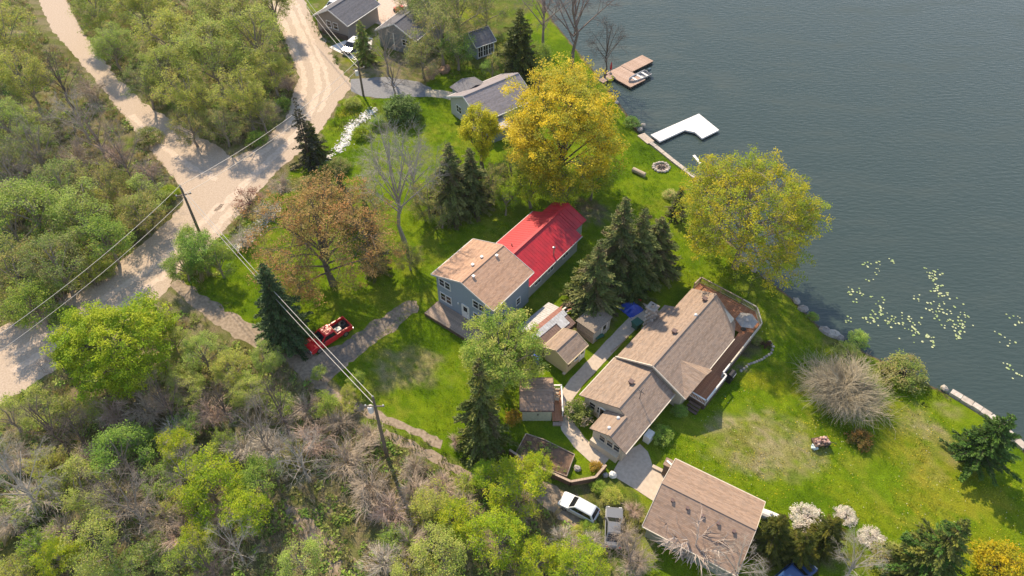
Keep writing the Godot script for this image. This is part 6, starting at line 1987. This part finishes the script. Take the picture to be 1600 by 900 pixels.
	wood("spring", "spring_tree", "pale-green tree at the top left corner beside the far road", "pale green trees by the top left road", [[-82.62, -111.57, 4.17], [-71.37, -120.24, 3.73], [-73.09, -97.87, 3.68], [-65.13, -110.32, 3.33], [-71.86, -87.98, 3.64], [-79.55, -99.50, 4.37]], lf2)
	wood("bare", "bare_tree", "leafless grey tree in the wood left of the road junction", "leafless trees left of the road junction", [[-68.39, -98.80, 4.05], [-57.34, -84.35, 3.53], [-63.71, -80.74, 3.79], [-51.92, -79.54, 3.26], [-62.24, -89.86, 3.48], [-65.29, -75.75, 3.35], [-47.61, -76.94, 2.55]], null)
	wood("olive", "olive_tree", "grey-green budding tree on the left side of the road junction", "olive trees left of the road junction", [[-57.80, -73.82, 3.63], [-56.60, -58.19, 3.68], [-53.03, -74.66, 3.01], [-52.47, -59.46, 3.42], [-65.23, -82.67, 3.17], [-47.01, -70.08, 2.92]], lf)
	wood("green", "green_tree", "fresh green bushy tree along the left side of the gravel road", "green trees left of the gravel road", [[-58.56, -68.14, 4.11], [-53.28, -68.47, 3.82], [-48.96, -64.65, 3.42], [-61.26, -66.76, 3.77], [-47.62, -72.83, 2.98], [-53.33, -54.41, 3.03]], lf)
	wood("shrub", "shrub", "low green shrub on the verge of the gravel road", "green shrubs on the road verge", [[-53.40, -81.52, 1.78], [-46.65, -77.53, 1.56], [-52.11, -55.81, 1.63], [-49.89, -62.85, 1.72], [-53.65, -90.34, 2.07], [-37.59, -89.87, 1.69], [-35.84, -99.20, 1.59]], lf)
	wood("green", "green_tree", "young light-green tree beside the fork pole", "young trees beside the fork pole", [[-37.17, -62.86, 2.93], [-39.30, -61.84, 2.16], [-35.20, -62.37, 2.17], [-39.44, -65.90, 2.21]], lf3)
	wood("spring", "spring_tree", "light-green sapling between the gravel road and the driveway", "saplings along the driveway", [[-32.98, -48.15, 2.33], [-29.44, -45.93, 2.15], [-36.58, -49.81, 1.88], [-26.13, -47.54, 1.78], [-26.69, -43.24, 1.91], [-33.26, -44.39, 2.00], [-20.59, -46.91, 0.89], [-17.13, -44.34, 0.87], [-35.87, -46.15, 1.62]], lf3)
	wood("green", "green_tree", "bushy green tree in the brush below the gravel road", "green trees in the lower left brush", [[-47.88, -41.28, 2.20], [-50.01, -40.44, 2.37], [-37.29, -36.10, 2.81], [-39.70, -32.60, 2.49], [-35.57, -27.14, 2.46], [-27.83, -26.15, 2.06], [-23.43, -33.49, 2.22]], lf3)
	wood("thicket", "leafy_thicket", "loose light-green thicket in the lower left brush", "leafy thickets in the lower left brush", [[-45.24, -42.00, 2.28], [-42.51, -42.21, 1.90], [-33.46, -34.27, 2.41], [-41.77, -27.75, 2.37], [-31.52, -27.27, 2.14], [-45.05, -36.22, 2.16], [-42.97, -25.07, 2.20], [-21.78, -36.52, 1.49], [-36.82, -38.64, 2.22], [-37.81, -31.22, 2.19], [-32.44, -40.92, 2.08], [-44.95, -31.25, 2.07], [-30.95, -31.88, 2.08], [-48.18, -49.14, 1.89], [-28.45, -38.03, 1.90], [-33.58, -25.88, 2.07], [-43.13, -33.87, 1.94]], lf)
	wood("lime", "lime_tree", "bright yellow-green tree in the middle of the lower left brush", "yellow-green trees in the lower left brush", [[-27.62, -32.56, 2.94], [-31.86, -36.53, 1.98], [-23.94, -30.06, 2.31], [-27.30, -27.97, 1.82], [-39.28, -26.36, 1.68]], lf)
	wood("bare", "bare_tree", "leafless brown tree rising out of the lower left brush", "leafless trees in the lower left brush", [[-29.46, -32.86, 2.71], [-36.09, -31.60, 2.68], [-41.53, -37.73, 2.48], [-24.08, -27.13, 2.24], [-43.81, -31.72, 3.57], [-44.14, -38.03, 3.09], [-33.38, -30.15, 3.08], [-34.27, -41.34, 2.82], [-22.66, -40.17, 3.15], [-23.57, -37.26, 3.18], [-19.94, -35.46, 2.78], [-25.65, -25.24, 2.73], [-44.31, -47.98, 2.32], [-28.94, -41.51, 2.57], [-45.74, -45.20, 2.65]], null)
	wood("brush", "brown_brush", "tangled brown leafless shrub in the brush around the transformer pole", "brown shrubs around the transformer pole", [[-23.09, -37.54, 3.12], [-19.54, -38.38, 2.77], [-16.02, -36.15, 3.08], [-13.21, -33.48, 3.00], [-11.16, -31.05, 2.59], [-8.98, -32.94, 2.63], [-9.13, -28.06, 2.40], [-20.96, -42.28, 2.36], [-6.66, -33.74, 2.18], [-14.12, -39.53, 1.93], [-11.26, -26.46, 2.25], [-17.49, -40.85, 2.07], [-9.30, -35.94, 1.98], [-4.75, -31.81, 2.14]], null)
	wood("brush", "brown_brush", "tangled grey-brown leafless shrub in the lower left brush", "brown shrubs in the lower left brush", [[-37.32, -42.26, 2.88], [-40.40, -41.58, 2.61], [-33.21, -39.34, 2.55], [-30.63, -41.58, 2.61], [-44.16, -32.40, 2.75], [-47.89, -36.49, 2.49], [-35.62, -31.80, 2.61], [-40.58, -29.36, 2.43], [-31.63, -30.52, 2.69], [-29.34, -28.71, 2.65], [-27.07, -30.66, 2.12], [-26.46, -37.90, 2.52], [-41.12, -36.56, 2.24], [-45.54, -29.99, 2.34]], null)
	wood("thicket", "leafy_thicket", "loose light-green thicket around the transformer pole", "leafy thickets around the transformer pole", [[-10.35, -28.27, 1.95], [-8.26, -30.74, 1.77], [-6.57, -32.00, 1.79], [-23.74, -42.56, 1.98], [-26.91, -44.89, 2.15], [-17.22, -42.73, 1.46], [-4.27, -34.02, 1.59], [-8.47, -26.52, 1.92]], lf3)
	wood("thicket", "leafy_thicket", "loose green thicket in the woods left of the gravel road", "leafy thickets left of the gravel road", [[-60.22, -64.20, 3.44], [-54.41, -65.30, 3.47], [-54.64, -73.92, 3.19], [-62.37, -76.38, 3.42], [-49.63, -71.53, 2.98], [-64.90, -72.56, 3.33], [-50.70, -61.37, 2.61], [-54.30, -59.14, 2.87], [-56.79, -56.23, 2.66], [-47.90, -75.85, 2.22], [-69.45, -90.77, 3.75], [-69.77, -83.24, 3.58]], lf)
	wood("brush", "brown_brush", "tangled brown leafless shrub beside the white hatchback", "brown shrubs by the parked cars", [[4.50, -28.61, 1.73], [7.21, -28.37, 1.50], [0.00, -30.66, 2.12], [1.24, -36.05, 1.62], [10.14, -29.13, 1.74], [11.32, -31.48, 1.31], [5.68, -27.10, 1.93], [11.26, -26.45, 1.91]], null)
	wood("brush", "brown_brush", "grey leafless shrub in the wood left of the junction", "grey shrubs left of the junction", [[-66.90, -83.01, 3.57], [-60.66, -83.01, 3.57], [-56.11, -84.88, 3.08], [-50.40, -80.99, 2.48], [-66.68, -76.42, 3.08], [-69.24, -92.42, 3.41], [-66.00, -101.10, 3.40], [-31.25, -78.25, 2.43], [-32.35, -73.27, 2.02], [-36.91, -95.73, 2.53], [-35.84, -104.27, 2.05]], null)
	wood("lime", "lime_tree", "bright yellow-green tree on the wood edge below the garden fence", "yellow-green trees below the garden fence", [[0.30, -32.74, 2.60], [-1.12, -27.80, 2.69], [-4.47, -29.24, 2.12], [2.45, -35.23, 1.65], [5.81, -25.67, 2.16], [2.23, -26.21, 1.90], [-2.44, -34.68, 1.59]], lf3)
	wood("green", "green_tree", "light green bush-like tree between the dirt track and the bottom edge", "green trees below the dirt track", [[-5.81, -26.01, 2.44], [-7.06, -31.07, 1.88], [-8.89, -25.70, 2.00], [-18.39, -26.18, 2.23], [-19.09, -42.48, 1.58], [-16.34, -45.94, 1.09]], lf3)
	wood("shrub", "shrub", "light-green leafy shrub near the grey car", "green shrubs by the parked cars", [[9.40, -33.15, 1.09], [7.05, -30.01, 1.00], [6.16, -29.69, 0.82], [11.84, -30.76, 0.83], [4.63, -28.44, 1.16], [8.28, -34.21, 0.86]], lf3)
	wood("olive", "olive_tree", "brownish-olive bushy tree among the far houses", "olive trees among the far houses", [[-11.45, -110.91, 4.37], [-9.20, -118.92, 4.76], [-14.47, -107.89, 3.10], [-14.38, -121.95, 3.98], [-1.04, -107.40, 2.49], [-4.47, -123.17, 3.80], [-18.04, -123.87, 2.71]], lf2)
	wood("green", "green_tree", "dark green bush-like tree beside the shed with gridded doors", "green trees by the gridded shed", [[-8.92, -110.37, 3.15], [4.69, -108.37, 2.50], [-3.10, -106.44, 2.07]], lf2)
	wood("olive", "olive_tree", "low olive tree on the shaded lawn below the spruce pair", "olive trees below the spruce pair", [[-10.84, -73.32, 2.83], [-2.56, -76.18, 2.56], [0.00, -77.86, 2.58], [-9.11, -71.31, 1.82], [-12.51, -63.61, 1.72]], lf2)
	wood("lime", "lime_tree", "yellow-green low branch cluster beneath the golden maple", "yellow-green trees beneath the golden maple", [[2.53, -75.35, 3.03], [6.68, -74.08, 3.01], [10.68, -77.01, 2.73], [-0.84, -73.85, 2.02]], lf3)
	wood("shrub", "shrub", "small green shrub along the ditch below the road bend", "shrubs along the ditch", [[-22.35, -91.62, 1.52], [-24.41, -83.81, 1.63], [-29.60, -76.08, 1.72], [-28.09, -79.43, 1.76], [-24.99, -99.60, 1.40], [-26.19, -83.36, 1.26], [-20.27, -94.07, 1.54]], lf)

var blossom := []
func pr_blossom() -> Array:
	if blossom.is_empty():
		blossom = shrub(32, 1.8, 0.45, 120, 26, 0.13, 0.26, [Color(0.80, 0.74, 0.72), Color(0.84, 0.8, 0.78), Color(0.74, 0.66, 0.64)], Color(0.15, 0.12, 0.1))
	return blossom

# ground cover that nobody could count
func scatter(called: String, label: String, cat: String, mesh_: Mesh, m: Material, polys: Array, per_m2: float, smin: float, smax: float, cols: Array, seed_: int, y := 0.0) -> void:
	var r := RandomNumberGenerator.new()
	r.seed = seed_
	var tf := []
	var cc := []
	for poly in polys:
		var pp := PackedVector2Array(poly)
		var lo := pp[0]
		var hi := pp[0]
		for q in pp:
			lo = lo.min(q); hi = hi.max(q)
		var n := int((hi - lo).x * (hi - lo).y * per_m2)
		for k in n:
			var p := Vector2(r.randf_range(lo.x, hi.x), r.randf_range(lo.y, hi.y))
			if n_edge.get_noise_2d(p.x * 0.6, p.y * 0.6) < r.randf_range(-0.5, 0.25):
				continue
			if not Geometry2D.is_point_in_polygon(p, pp):
				continue
			var s := r.randf_range(smin, smax)
			tf.append(Transform3D(Basis(Vector3.UP, r.randf_range(0, TAU)).scaled(Vector3(s, s * r.randf_range(0.7, 1.2), s)), Vector3(p.x, y, p.y)))
			var c: Color = cols[r.randi() % cols.size()] if cols.size() else gcol[lower(zs, p.y) * xs.size() + lower(xs, p.x)]
			var q := r.randf_range(0.8, 1.2)
			cc.append(Color(c.r * q, c.g * q, c.b * q))
	var mm := MultiMesh.new()
	mm.transform_format = MultiMesh.TRANSFORM_3D
	mm.use_colors = true
	mm.mesh = mesh_
	mm.instance_count = tf.size()
	for i in tf.size():
		mm.set_instance_transform(i, tf[i])
		mm.set_instance_color(i, cc[i])
	var o := MultiMeshInstance3D.new()
	o.name = numbered(called)
	o.multimesh = mm
	o.material_override = m
	add_child(o, true)
	tag(o, label, cat, "", "stuff")
	print(called, " ", tf.size())

func tuft(seed_: int, blades: int, h: float, w: float) -> ArrayMesh:
	var r := RandomNumberGenerator.new()
	r.seed = seed_
	var mb := MB.new()
	for i in blades:
		var a := r.randf_range(0, TAU)
		var d := Vector3(cos(a) * r.randf_range(0.2, 0.9), 1, sin(a) * r.randf_range(0.2, 0.9)).normalized()
		mb.leaf(Vector3(cos(a) * 0.1, 0, sin(a) * 0.1), d, d.cross(Vector3(0.3, 0.1, 0.9)).normalized(), h * r.randf_range(0.6, 1.2), w)
	return mb.mesh(true)

func leafclump(seed_: int, n: int) -> ArrayMesh:
	var r := RandomNumberGenerator.new()
	r.seed = seed_
	var mb := MB.new()
	for i in n:
		var d := rdir(r)
		d.y = absf(d.y)
		mb.leaf(d * Vector3(0.45, 0.5, 0.45) * r.randf_range(0.4, 1), rdir(r), rdir(r).cross(Vector3.UP).normalized(), r.randf_range(0.16, 0.3), 0.18)
	return mb.mesh(true)

func build_cover() -> void:
	var lm := leafmat(Color(1, 1, 1), 0.4)
	var wild := [
		[Vector2(-54.89, -37.92), Vector2(-53.57, -43.22), Vector2(-50.99, -46.48), Vector2(-47.19, -49.06), Vector2(-43.22, -51.75), Vector2(-40.92, -58.53), Vector2(-37.43, -56.52), Vector2(-32.78, -53.14), Vector2(-28.49, -50.39), Vector2(-25.35, -49.06), Vector2(-21.28, -46.06), Vector2(-17.41, -43.22), Vector2(-12.94, -39.38), Vector2(-9.54, -37.56), Vector2(-6.22, -35.11), Vector2(-1.24, -34.44), Vector2(2.42, -32.45), Vector2(5.91, -29.92), Vector2(9.28, -28.10), Vector2(11.13, -24.10), Vector2(-48.11, -22.49)],
		[Vector2(-106.00, -138.14), Vector2(-93.68, -138.14), Vector2(-85.16, -124.34), Vector2(-65.36, -102.51), Vector2(-58.76, -95.43), Vector2(-49.51, -84.05), Vector2(-45.31, -78.66), Vector2(-45.65, -73.38), Vector2(-48.53, -66.70), Vector2(-53.24, -60.40), Vector2(-59.19, -55.05), Vector2(-63.38, -51.75)],
		[Vector2(-86.28, -138.14), Vector2(-47.83, -138.14), Vector2(-40.50, -121.57), Vector2(-36.69, -112.26), Vector2(-35.35, -103.06), Vector2(-35.44, -96.28), Vector2(-37.70, -89.22), Vector2(-40.59, -86.90), Vector2(-43.48, -89.70), Vector2(-49.98, -94.58), Vector2(-57.29, -100.68), Vector2(-64.68, -108.23), Vector2(-76.64, -123.17)],
		[Vector2(-41.41, -63.31), Vector2(-40.00, -65.21), Vector2(-38.18, -67.28), Vector2(-36.59, -72.11), Vector2(-34.59, -77.98), Vector2(-31.97, -80.04), Vector2(-31.68, -74.66), Vector2(-33.06, -69.65), Vector2(-34.35, -64.98), Vector2(-36.62, -61.68), Vector2(-38.80, -61.14)]]
	scatter("undergrowth", "leafy green undergrowth carpeting the woods around the roads", "undergrowth", leafclump(1, 26), lm, wild, 2.2, 0.5, 1.5, [Color(0.20, 0.33, 0.05), Color(0.27, 0.38, 0.06), Color(0.15, 0.25, 0.04), Color(0.34, 0.40, 0.09), Color(0.26, 0.26, 0.09)], 3)
	scatter("dead_grass", "dry tan grass and dead stalks between the shrubs of the woods", "grass", tuft(2, 18, 0.7, 0.05), lm, wild, 1.8, 0.6, 1.6, [Color(0.42, 0.34, 0.2), Color(0.35, 0.28, 0.17), Color(0.48, 0.4, 0.26), Color(0.3, 0.3, 0.11)], 4)
	var lawns := [
		[Vector2(-27.28, -100.68), Vector2(-20.34, -101.77), Vector2(-13.45, -102.14), Vector2(-8.91, -101.04), Vector2(-1.89, -89.70), Vector2(5.28, -78.66), Vector2(9.15, -77.30), Vector2(19.38, -91.29), Vector2(25.55, -81.45), Vector2(26.07, -72.11), Vector2(32.70, -58.53), Vector2(36.29, -52.67), Vector2(45.28, -45.98), Vector2(51.23, -38.28), Vector2(50.96, -25.77), Vector2(22.38, -24.65), Vector2(23.93, -32.45), Vector2(15.85, -37.21), Vector2(12.94, -39.38), Vector2(17.66, -44.83), Vector2(22.71, -49.94), Vector2(28.67, -57.52), Vector2(20.26, -61.68), Vector2(9.81, -57.52), Vector2(6.04, -57.52), Vector2(1.53, -59.57), Vector2(-1.64, -68.46), Vector2(-4.96, -69.65), Vector2(-9.47, -63.31), Vector2(-8.04, -53.61), Vector2(-4.26, -49.94), Vector2(-3.86, -38.65), Vector2(-7.12, -39.38), Vector2(-16.36, -45.24), Vector2(-19.43, -47.33), Vector2(-13.37, -55.54), Vector2(-11.41, -58.53), Vector2(-18.73, -51.75), Vector2(-22.16, -50.84), Vector2(-41.41, -62.54), Vector2(-38.34, -67.86), Vector2(-34.25, -74.66), Vector2(-30.29, -85.09)]]
	scatter("lawn_grass", "short bright green grass tufts of the lawns", "grass", tuft(5, 9, 0.13, 0.035), lm, lawns, 9.0, 0.7, 1.5, [], 6)
	var verge := [
		[Vector2(-39.67, -135.49), Vector2(-35.38, -129.14), Vector2(-31.91, -119.76), Vector2(-28.54, -111.23), Vector2(-29.78, -112.26), Vector2(-32.95, -118.65), Vector2(-37.50, -127.92)],
		[Vector2(-24.51, -102.51), Vector2(-26.72, -100.32), Vector2(-27.62, -95.43), Vector2(-28.67, -91.45), Vector2(-29.30, -89.70), Vector2(-25.27, -88.13), Vector2(-24.30, -92.92), Vector2(-21.11, -99.78)],
		[Vector2(-41.34, -62.33), Vector2(-35.69, -58.33), Vector2(-30.29, -54.86), Vector2(-26.07, -52.40), Vector2(-26.33, -53.61), Vector2(-30.69, -56.52), Vector2(-36.18, -60.09), Vector2(-40.00, -62.54)],
		[Vector2(-16.07, -43.22), Vector2(-7.07, -38.65), Vector2(-3.75, -35.80), Vector2(-6.22, -35.25), Vector2(-11.53, -38.28)], [Vector2(4.96, -34.77), Vector2(9.35, -35.46), Vector2(12.72, -32.45), Vector2(11.46, -26.92), Vector2(7.59, -28.70), Vector2(7.22, -31.80)], [Vector2(-15.82, -120.89), Vector2(0.00, -120.89), Vector2(6.47, -112.26), Vector2(2.04, -102.51), Vector2(-10.44, -106.28)], [Vector2(-57.26, -54.09), Vector2(-52.68, -59.05), Vector2(-48.13, -65.55), Vector2(-47.73, -67.86), Vector2(-53.76, -61.68), Vector2(-59.14, -56.52)], [Vector2(35.24, -54.09), Vector2(38.75, -51.29), Vector2(45.41, -46.31), Vector2(49.21, -42.43), Vector2(46.88, -43.22), Vector2(41.34, -46.48), Vector2(36.90, -49.94)]]
	scatter("verge_grass", "longer yellow-green grass on the road verges and rough lawn", "grass", tuft(7, 14, 0.35, 0.05), lm, verge, 5.0, 0.6, 1.3, [Color(0.15, 0.23, 0.02), Color(0.22, 0.26, 0.03), Color(0.26, 0.24, 0.08), Color(0.1, 0.19, 0.02)], 8)
	var fl := MB.new()
	for k in 6:
		var a := TAU * k / 6
		fl.col = Color(1, 1, 1)
		fl.leaf(Vector3(0, 0.12, 0), Vector3(cos(a), 0.15, sin(a)).normalized(), Vector3(-sin(a), 0, cos(a)), 0.055, 0.05)
	scatter("dandelions", "yellow and white dandelion heads dotted over the lakeside lawn", "flowers", fl.mesh(true), vmat(0.8), [[Vector2(19.42, -43.22), Vector2(26.37, -47.33), Vector2(35.22, -49.06), Vector2(43.53, -43.22), Vector2(50.06, -35.80), Vector2(47.56, -25.77), Vector2(24.84, -32.45), Vector2(16.54, -37.56)], [Vector2(20.59, -63.86), Vector2(28.05, -61.68), Vector2(32.70, -58.53), Vector2(28.38, -49.94), Vector2(28.22, -55.54)]], 4.0, 0.35, 0.8, [Color(0.7, 0.5, 0.01), Color(0.75, 0.55, 0.02), Color(0.6, 0.5, 0.1), Color(0.66, 0.64, 0.5)], 9)
	scatter("garden_weeds", "weeds and old stalks growing over the vegetable bed", "weeds", leafclump(10, 18), lm, [[Vector2(0.5, -37.7), Vector2(1.5, -37.0), Vector2(5.2, -35.4), Vector2(6.0, -37.6), Vector2(3.2, -39.2), Vector2(1.5, -39.9)]], 30.0, 0.45, 0.95, [Color(0.30, 0.36, 0.08), Color(0.34, 0.2, 0.11), Color(0.2, 0.3, 0.06), Color(0.3, 0.22, 0.14)], 11, 0.28)

# ---------------------------------------------------------------- materials
func build_materials() -> void:
	var sh := shingle_tex(1)
	var roofm := func(c: Color) -> StandardMaterial3D:
		var m := uv_tex(mat(c, 0.92), sh, 0.25)
		m.metallic_specular = 0.2
		return m
	var grain := noise_tex(0.02, 51, 0.78, 1.0, 512, 5)
	var worn := noise_tex(0.012, 52, 0.6, 1.0, 512, 5, Color(1, 0.96, 0.9), Color(1, 1, 1))
	var t := func(c: Color, rough := 0.8, tex: Texture2D = grain, sc := 0.3) -> StandardMaterial3D:
		return uv_tex(mat(c, rough), tex, sc)
	M.roof_tan = roofm.call(Color(0.46, 0.30, 0.21))
	M.roof_brown = roofm.call(Color(0.335, 0.255, 0.20))
	M.roof_rose = roofm.call(Color(0.325, 0.235, 0.18))
	M.roof_grey = roofm.call(Color(0.30, 0.275, 0.285))
	M.roof_slate = roofm.call(Color(0.17, 0.17, 0.185))
	var lap := Image.create(8, 128, false, Image.FORMAT_RGB8)
	for y in 128:
		var v := 0.9 - 0.5 * fmod(y / 16.0, 1.0)
		lap.fill_rect(Rect2i(0, y, 8, 1), Color(v, v, v))
	var lapt := ImageTexture.create_from_image(lap)
	var siding := func(c: Color) -> StandardMaterial3D:
		var m: StandardMaterial3D = t.call(c, 0.6)
		m.uv1_scale = Vector3(0.3, 1.0, 1)
		m.heightmap_enabled = true
		m.heightmap_texture = lapt
		m.heightmap_scale = 2.0
		return m
	M.siding_grey = siding.call(Color(0.27, 0.335, 0.40))
	M.siding_pale = siding.call(Color(0.46, 0.47, 0.46))
	M.siding_dark = siding.call(Color(0.2, 0.215, 0.225))
	M.wall_beige = siding.call(Color(0.55, 0.48, 0.38))
	M.wall_taupe = siding.call(Color(0.28, 0.245, 0.22))
	M.wall_green = siding.call(Color(0.30, 0.31, 0.26))
	M.shed_tan = siding.call(Color(0.58, 0.47, 0.30))
	M.shed_pale = t.call(Color(0.52, 0.53, 0.40))
	M.trim = t.call(Color(0.78, 0.77, 0.74), 0.5)
	M.trim_grey = t.call(Color(0.55, 0.53, 0.5), 0.5)
	M.trim_beige = t.call(Color(0.62, 0.55, 0.45), 0.6)
	M.vent_white = t.call(Color(0.72, 0.7, 0.68), 0.5)
	M.vent_brown = t.call(Color(0.13, 0.08, 0.075), 0.6)
	M.glass = mat(Color(0.012, 0.016, 0.02), 0.06)
	M.car_glass = mat(Color(0.012, 0.014, 0.018), 0.04)
	M.dark_metal = mat(Color(0.05, 0.05, 0.055), 0.5, 0.3)
	M.steel = mat(Color(0.5, 0.5, 0.52), 0.35, 0.9)
	M.black = mat(Color(0.018, 0.018, 0.02), 0.55)
	M.rubber = mat(Color(0.022, 0.022, 0.022), 0.85)
	M.red_roof = uv_tex(mat(Color(0.52, 0.016, 0.028), 0.5), noise_tex(0.012, 53, 0.66, 1.0, 512, 5, Color(1, 1.3, 1.3), Color(1, 1, 1)), 0.12)
	var b3 := board_tex(5, 4, 0.7)
	M.weathered = [uv_tex(mat(Color(0.50, 0.40, 0.32), 0.9), b3, 0.8), uv_tex(mat(Color(0.43, 0.35, 0.29), 0.9), b3, 0.9), uv_tex(mat(Color(0.56, 0.44, 0.36), 0.9), b3, 0.7)]
	M.redwood = [uv_tex(mat(Color(0.58, 0.25, 0.125), 0.7), b3, 0.8), uv_tex(mat(Color(0.51, 0.22, 0.115), 0.7), b3, 0.9), uv_tex(mat(Color(0.62, 0.29, 0.155), 0.7), b3, 0.7)]
	M.dock_wood = [uv_tex(mat(Color(0.56, 0.40, 0.32), 0.85), b3, 0.5), uv_tex(mat(Color(0.52, 0.37, 0.29), 0.85), b3, 0.6), uv_tex(mat(Color(0.60, 0.44, 0.36), 0.85), b3, 0.55)]
	M.dark_wood = uv_tex(mat(Color(0.15, 0.10, 0.075), 0.85), b3, 0.8)
	M.fence = uv_tex(mat(Color(0.22, 0.125, 0.085), 0.85), b3, 0.8)
	M.cap = uv_tex(mat(Color(0.55, 0.42, 0.33), 0.85), b3, 0.8)
	M.woodpale = uv_tex(mat(Color(0.58, 0.46, 0.34), 0.85), b3, 0.8)
	M.barn_brown = uv_tex(mat(Color(0.16, 0.10, 0.085), 0.9), b3, 0.5)
	M.barn_roof = t.call(Color(0.24, 0.155, 0.125), 0.8, worn)
	M.metal_grey = t.call(Color(0.40, 0.39, 0.385), 0.5, worn)
	M.metal_rust = t.call(Color(0.42, 0.19, 0.14), 0.75, worn)
	M.metal_white = t.call(Color(0.62, 0.63, 0.64), 0.5, worn)
	M.red_board = t.call(Color(0.45, 0.16, 0.12), 0.8)
	M.peeling = t.call(Color(0.56, 0.56, 0.53), 0.85, noise_tex(0.03, 54, 0.45, 1.0, 512, 5, Color(0.9, 0.8, 0.7), Color(1, 1, 1)), 0.5)
	M.old_roof = t.call(Color(0.33, 0.27, 0.21), 0.95, noise_tex(0.03, 55, 0.35, 1.0, 512, 5), 0.4)
	M.stone = t.call(Color(0.36, 0.32, 0.28), 0.9, worn)
	M.stones = [t.call(Color(0.42, 0.39, 0.36), 0.9, worn), t.call(Color(0.34, 0.31, 0.29), 0.9, worn), t.call(Color(0.50, 0.46, 0.41), 0.9, worn)]
	M.stones_pale = [t.call(Color(0.58, 0.53, 0.48), 0.9, worn), t.call(Color(0.50, 0.45, 0.40), 0.9, worn), t.call(Color(0.64, 0.58, 0.53), 0.9, worn)]
	M.stones_warm = t.call(Color(0.34, 0.22, 0.15), 0.9, worn)
	M.rubble = [t.call(Color(0.55, 0.33, 0.27), 0.9), t.call(Color(0.62, 0.46, 0.38), 0.9), t.call(Color(0.4, 0.24, 0.2), 0.9)]
	M.wall_block = t.call(Color(0.52, 0.47, 0.42), 0.9, worn)
	M.ash = t.call(Color(0.3, 0.24, 0.22), 0.95, worn, 1.0)
	M.char = t.call(Color(0.06, 0.05, 0.045), 0.95)
	M.log = t.call(Color(0.48, 0.41, 0.33), 0.9, worn, 1.0)
	M.dock_white = t.call(Color(0.80, 0.79, 0.78), 0.6)
	M.boat = mat(Color(0.42, 0.42, 0.43), 0.4, 0.5)
	M.motor = mat(Color(0.05, 0.09, 0.12), 0.35)
	M.red_cloth = mat(Color(0.4, 0.03, 0.03), 0.85)
	M.canopy = t.call(Color(0.30, 0.29, 0.28), 0.9)
	M.tarp = mat(Color(0.012, 0.06, 0.40), 0.35)
	M.bin = mat(Color(0.02, 0.10, 0.07), 0.5)
	M.sack = mat(Color(0.45, 0.55, 0.58), 0.6)
	M.soil = uv_tex(mat(Color(0.22, 0.135, 0.09), 0.95), noise_tex(0.04, 56, 0.45, 1.0, 512, 5), 0.4)
	M.pole = uv_tex(mat(Color(0.23, 0.19, 0.155), 0.9), b3, 0.5)
	M.wire = mat(Color(0.42, 0.41, 0.39), 0.5, 0.3)
	M.lens = mat(Color(0.7, 0.7, 0.7), 0.15)
	M.taillight = mat(Color(0.35, 0.01, 0.01), 0.25)
	var paint := func(c: Color) -> StandardMaterial3D:
		var m := mat(c, 0.35)
		m.clearcoat_enabled = true
		m.clearcoat = 0.45
		m.clearcoat_roughness = 0.06
		return m
	M.red_paint = paint.call(Color(0.64, 0.012, 0.018))
	M.white_paint = paint.call(Color(0.55, 0.58, 0.61))
	M.grey_paint = paint.call(Color(0.13, 0.14, 0.16))
	M.black_paint = paint.call(Color(0.02, 0.022, 0.028))
	M.blue_paint = paint.call(Color(0.012, 0.05, 0.16))
	M.pads = [mat(Color(0.34, 0.40, 0.18), 0.5), mat(Color(0.46, 0.50, 0.28), 0.5), mat(Color(0.26, 0.35, 0.13), 0.5)]
	barkm = vmat(0.9)

func build_sky() -> void:
	var cam := Camera3D.new()
	cam.name = "camera"
	add_child(cam)
	cam.position = Vector3(0, 65, 0)
	cam.rotation_degrees = Vector3(-47, 0, 0)
	cam.fov = rad_to_deg(2.0 * atan(450.0 / 1150.0))
	cam.near = 0.5
	cam.far = 3000
	cam.current = true
	var sun := DirectionalLight3D.new()
	sun.name = "sun"
	add_child(sun)
	sun.look_at_from_position(Vector3(-29.2, 68.2, -67.0), Vector3.ZERO)
	sun.light_energy = 1.5
	sun.light_color = Color(1.0, 0.915, 0.79)
	sun.light_angular_distance = 1.0
	sun.shadow_enabled = true
	var we := WorldEnvironment.new()
	we.name = "environment"
	var e := Environment.new()
	e.background_mode = Environment.BG_SKY
	var s := Sky.new()
	var sm := ProceduralSkyMaterial.new()
	sm.sky_top_color = Color(0.52, 0.62, 0.77)
	sm.sky_horizon_color = Color(0.88, 0.90, 0.92)
	sm.sky_curve = 0.3
	sm.ground_bottom_color = Color(0.22, 0.24, 0.2)
	sm.ground_horizon_color = Color(0.7, 0.72, 0.72)
	sm.sky_energy_multiplier = 0.97
	s.sky_material = sm
	e.sky = s
	e.tonemap_mode = Environment.TONE_MAPPER_LINEAR
	e.tonemap_exposure = 1.7
	e.sdfgi_enabled = true
	e.ssao_enabled = true
	e.ssil_enabled = true
	e.fog_enabled = true
	e.fog_density = 0.00008
	e.fog_light_color = Color(0.9, 0.92, 0.93)
	we.environment = e
	add_child(we)

func _ready() -> void:
	rng.seed = 2024
	build_sky()
	build_materials()
	build_ground()
	build_lake()
	build_roads()
	print("ground ", Time.get_ticks_msec())
	build_grey_house()
	build_brown_house()
	build_garage()
	build_sheds()
	build_neighbours()
	build_vehicles()
	build_shore()
	build_poles()
	build_yard()
	print("objects ", Time.get_ticks_msec())
	build_protos()
	print("protos ", Time.get_ticks_msec())
	build_trees()
	print("trees ", Time.get_ticks_msec())
	build_cover()
	print("done ", Time.get_ticks_msec())
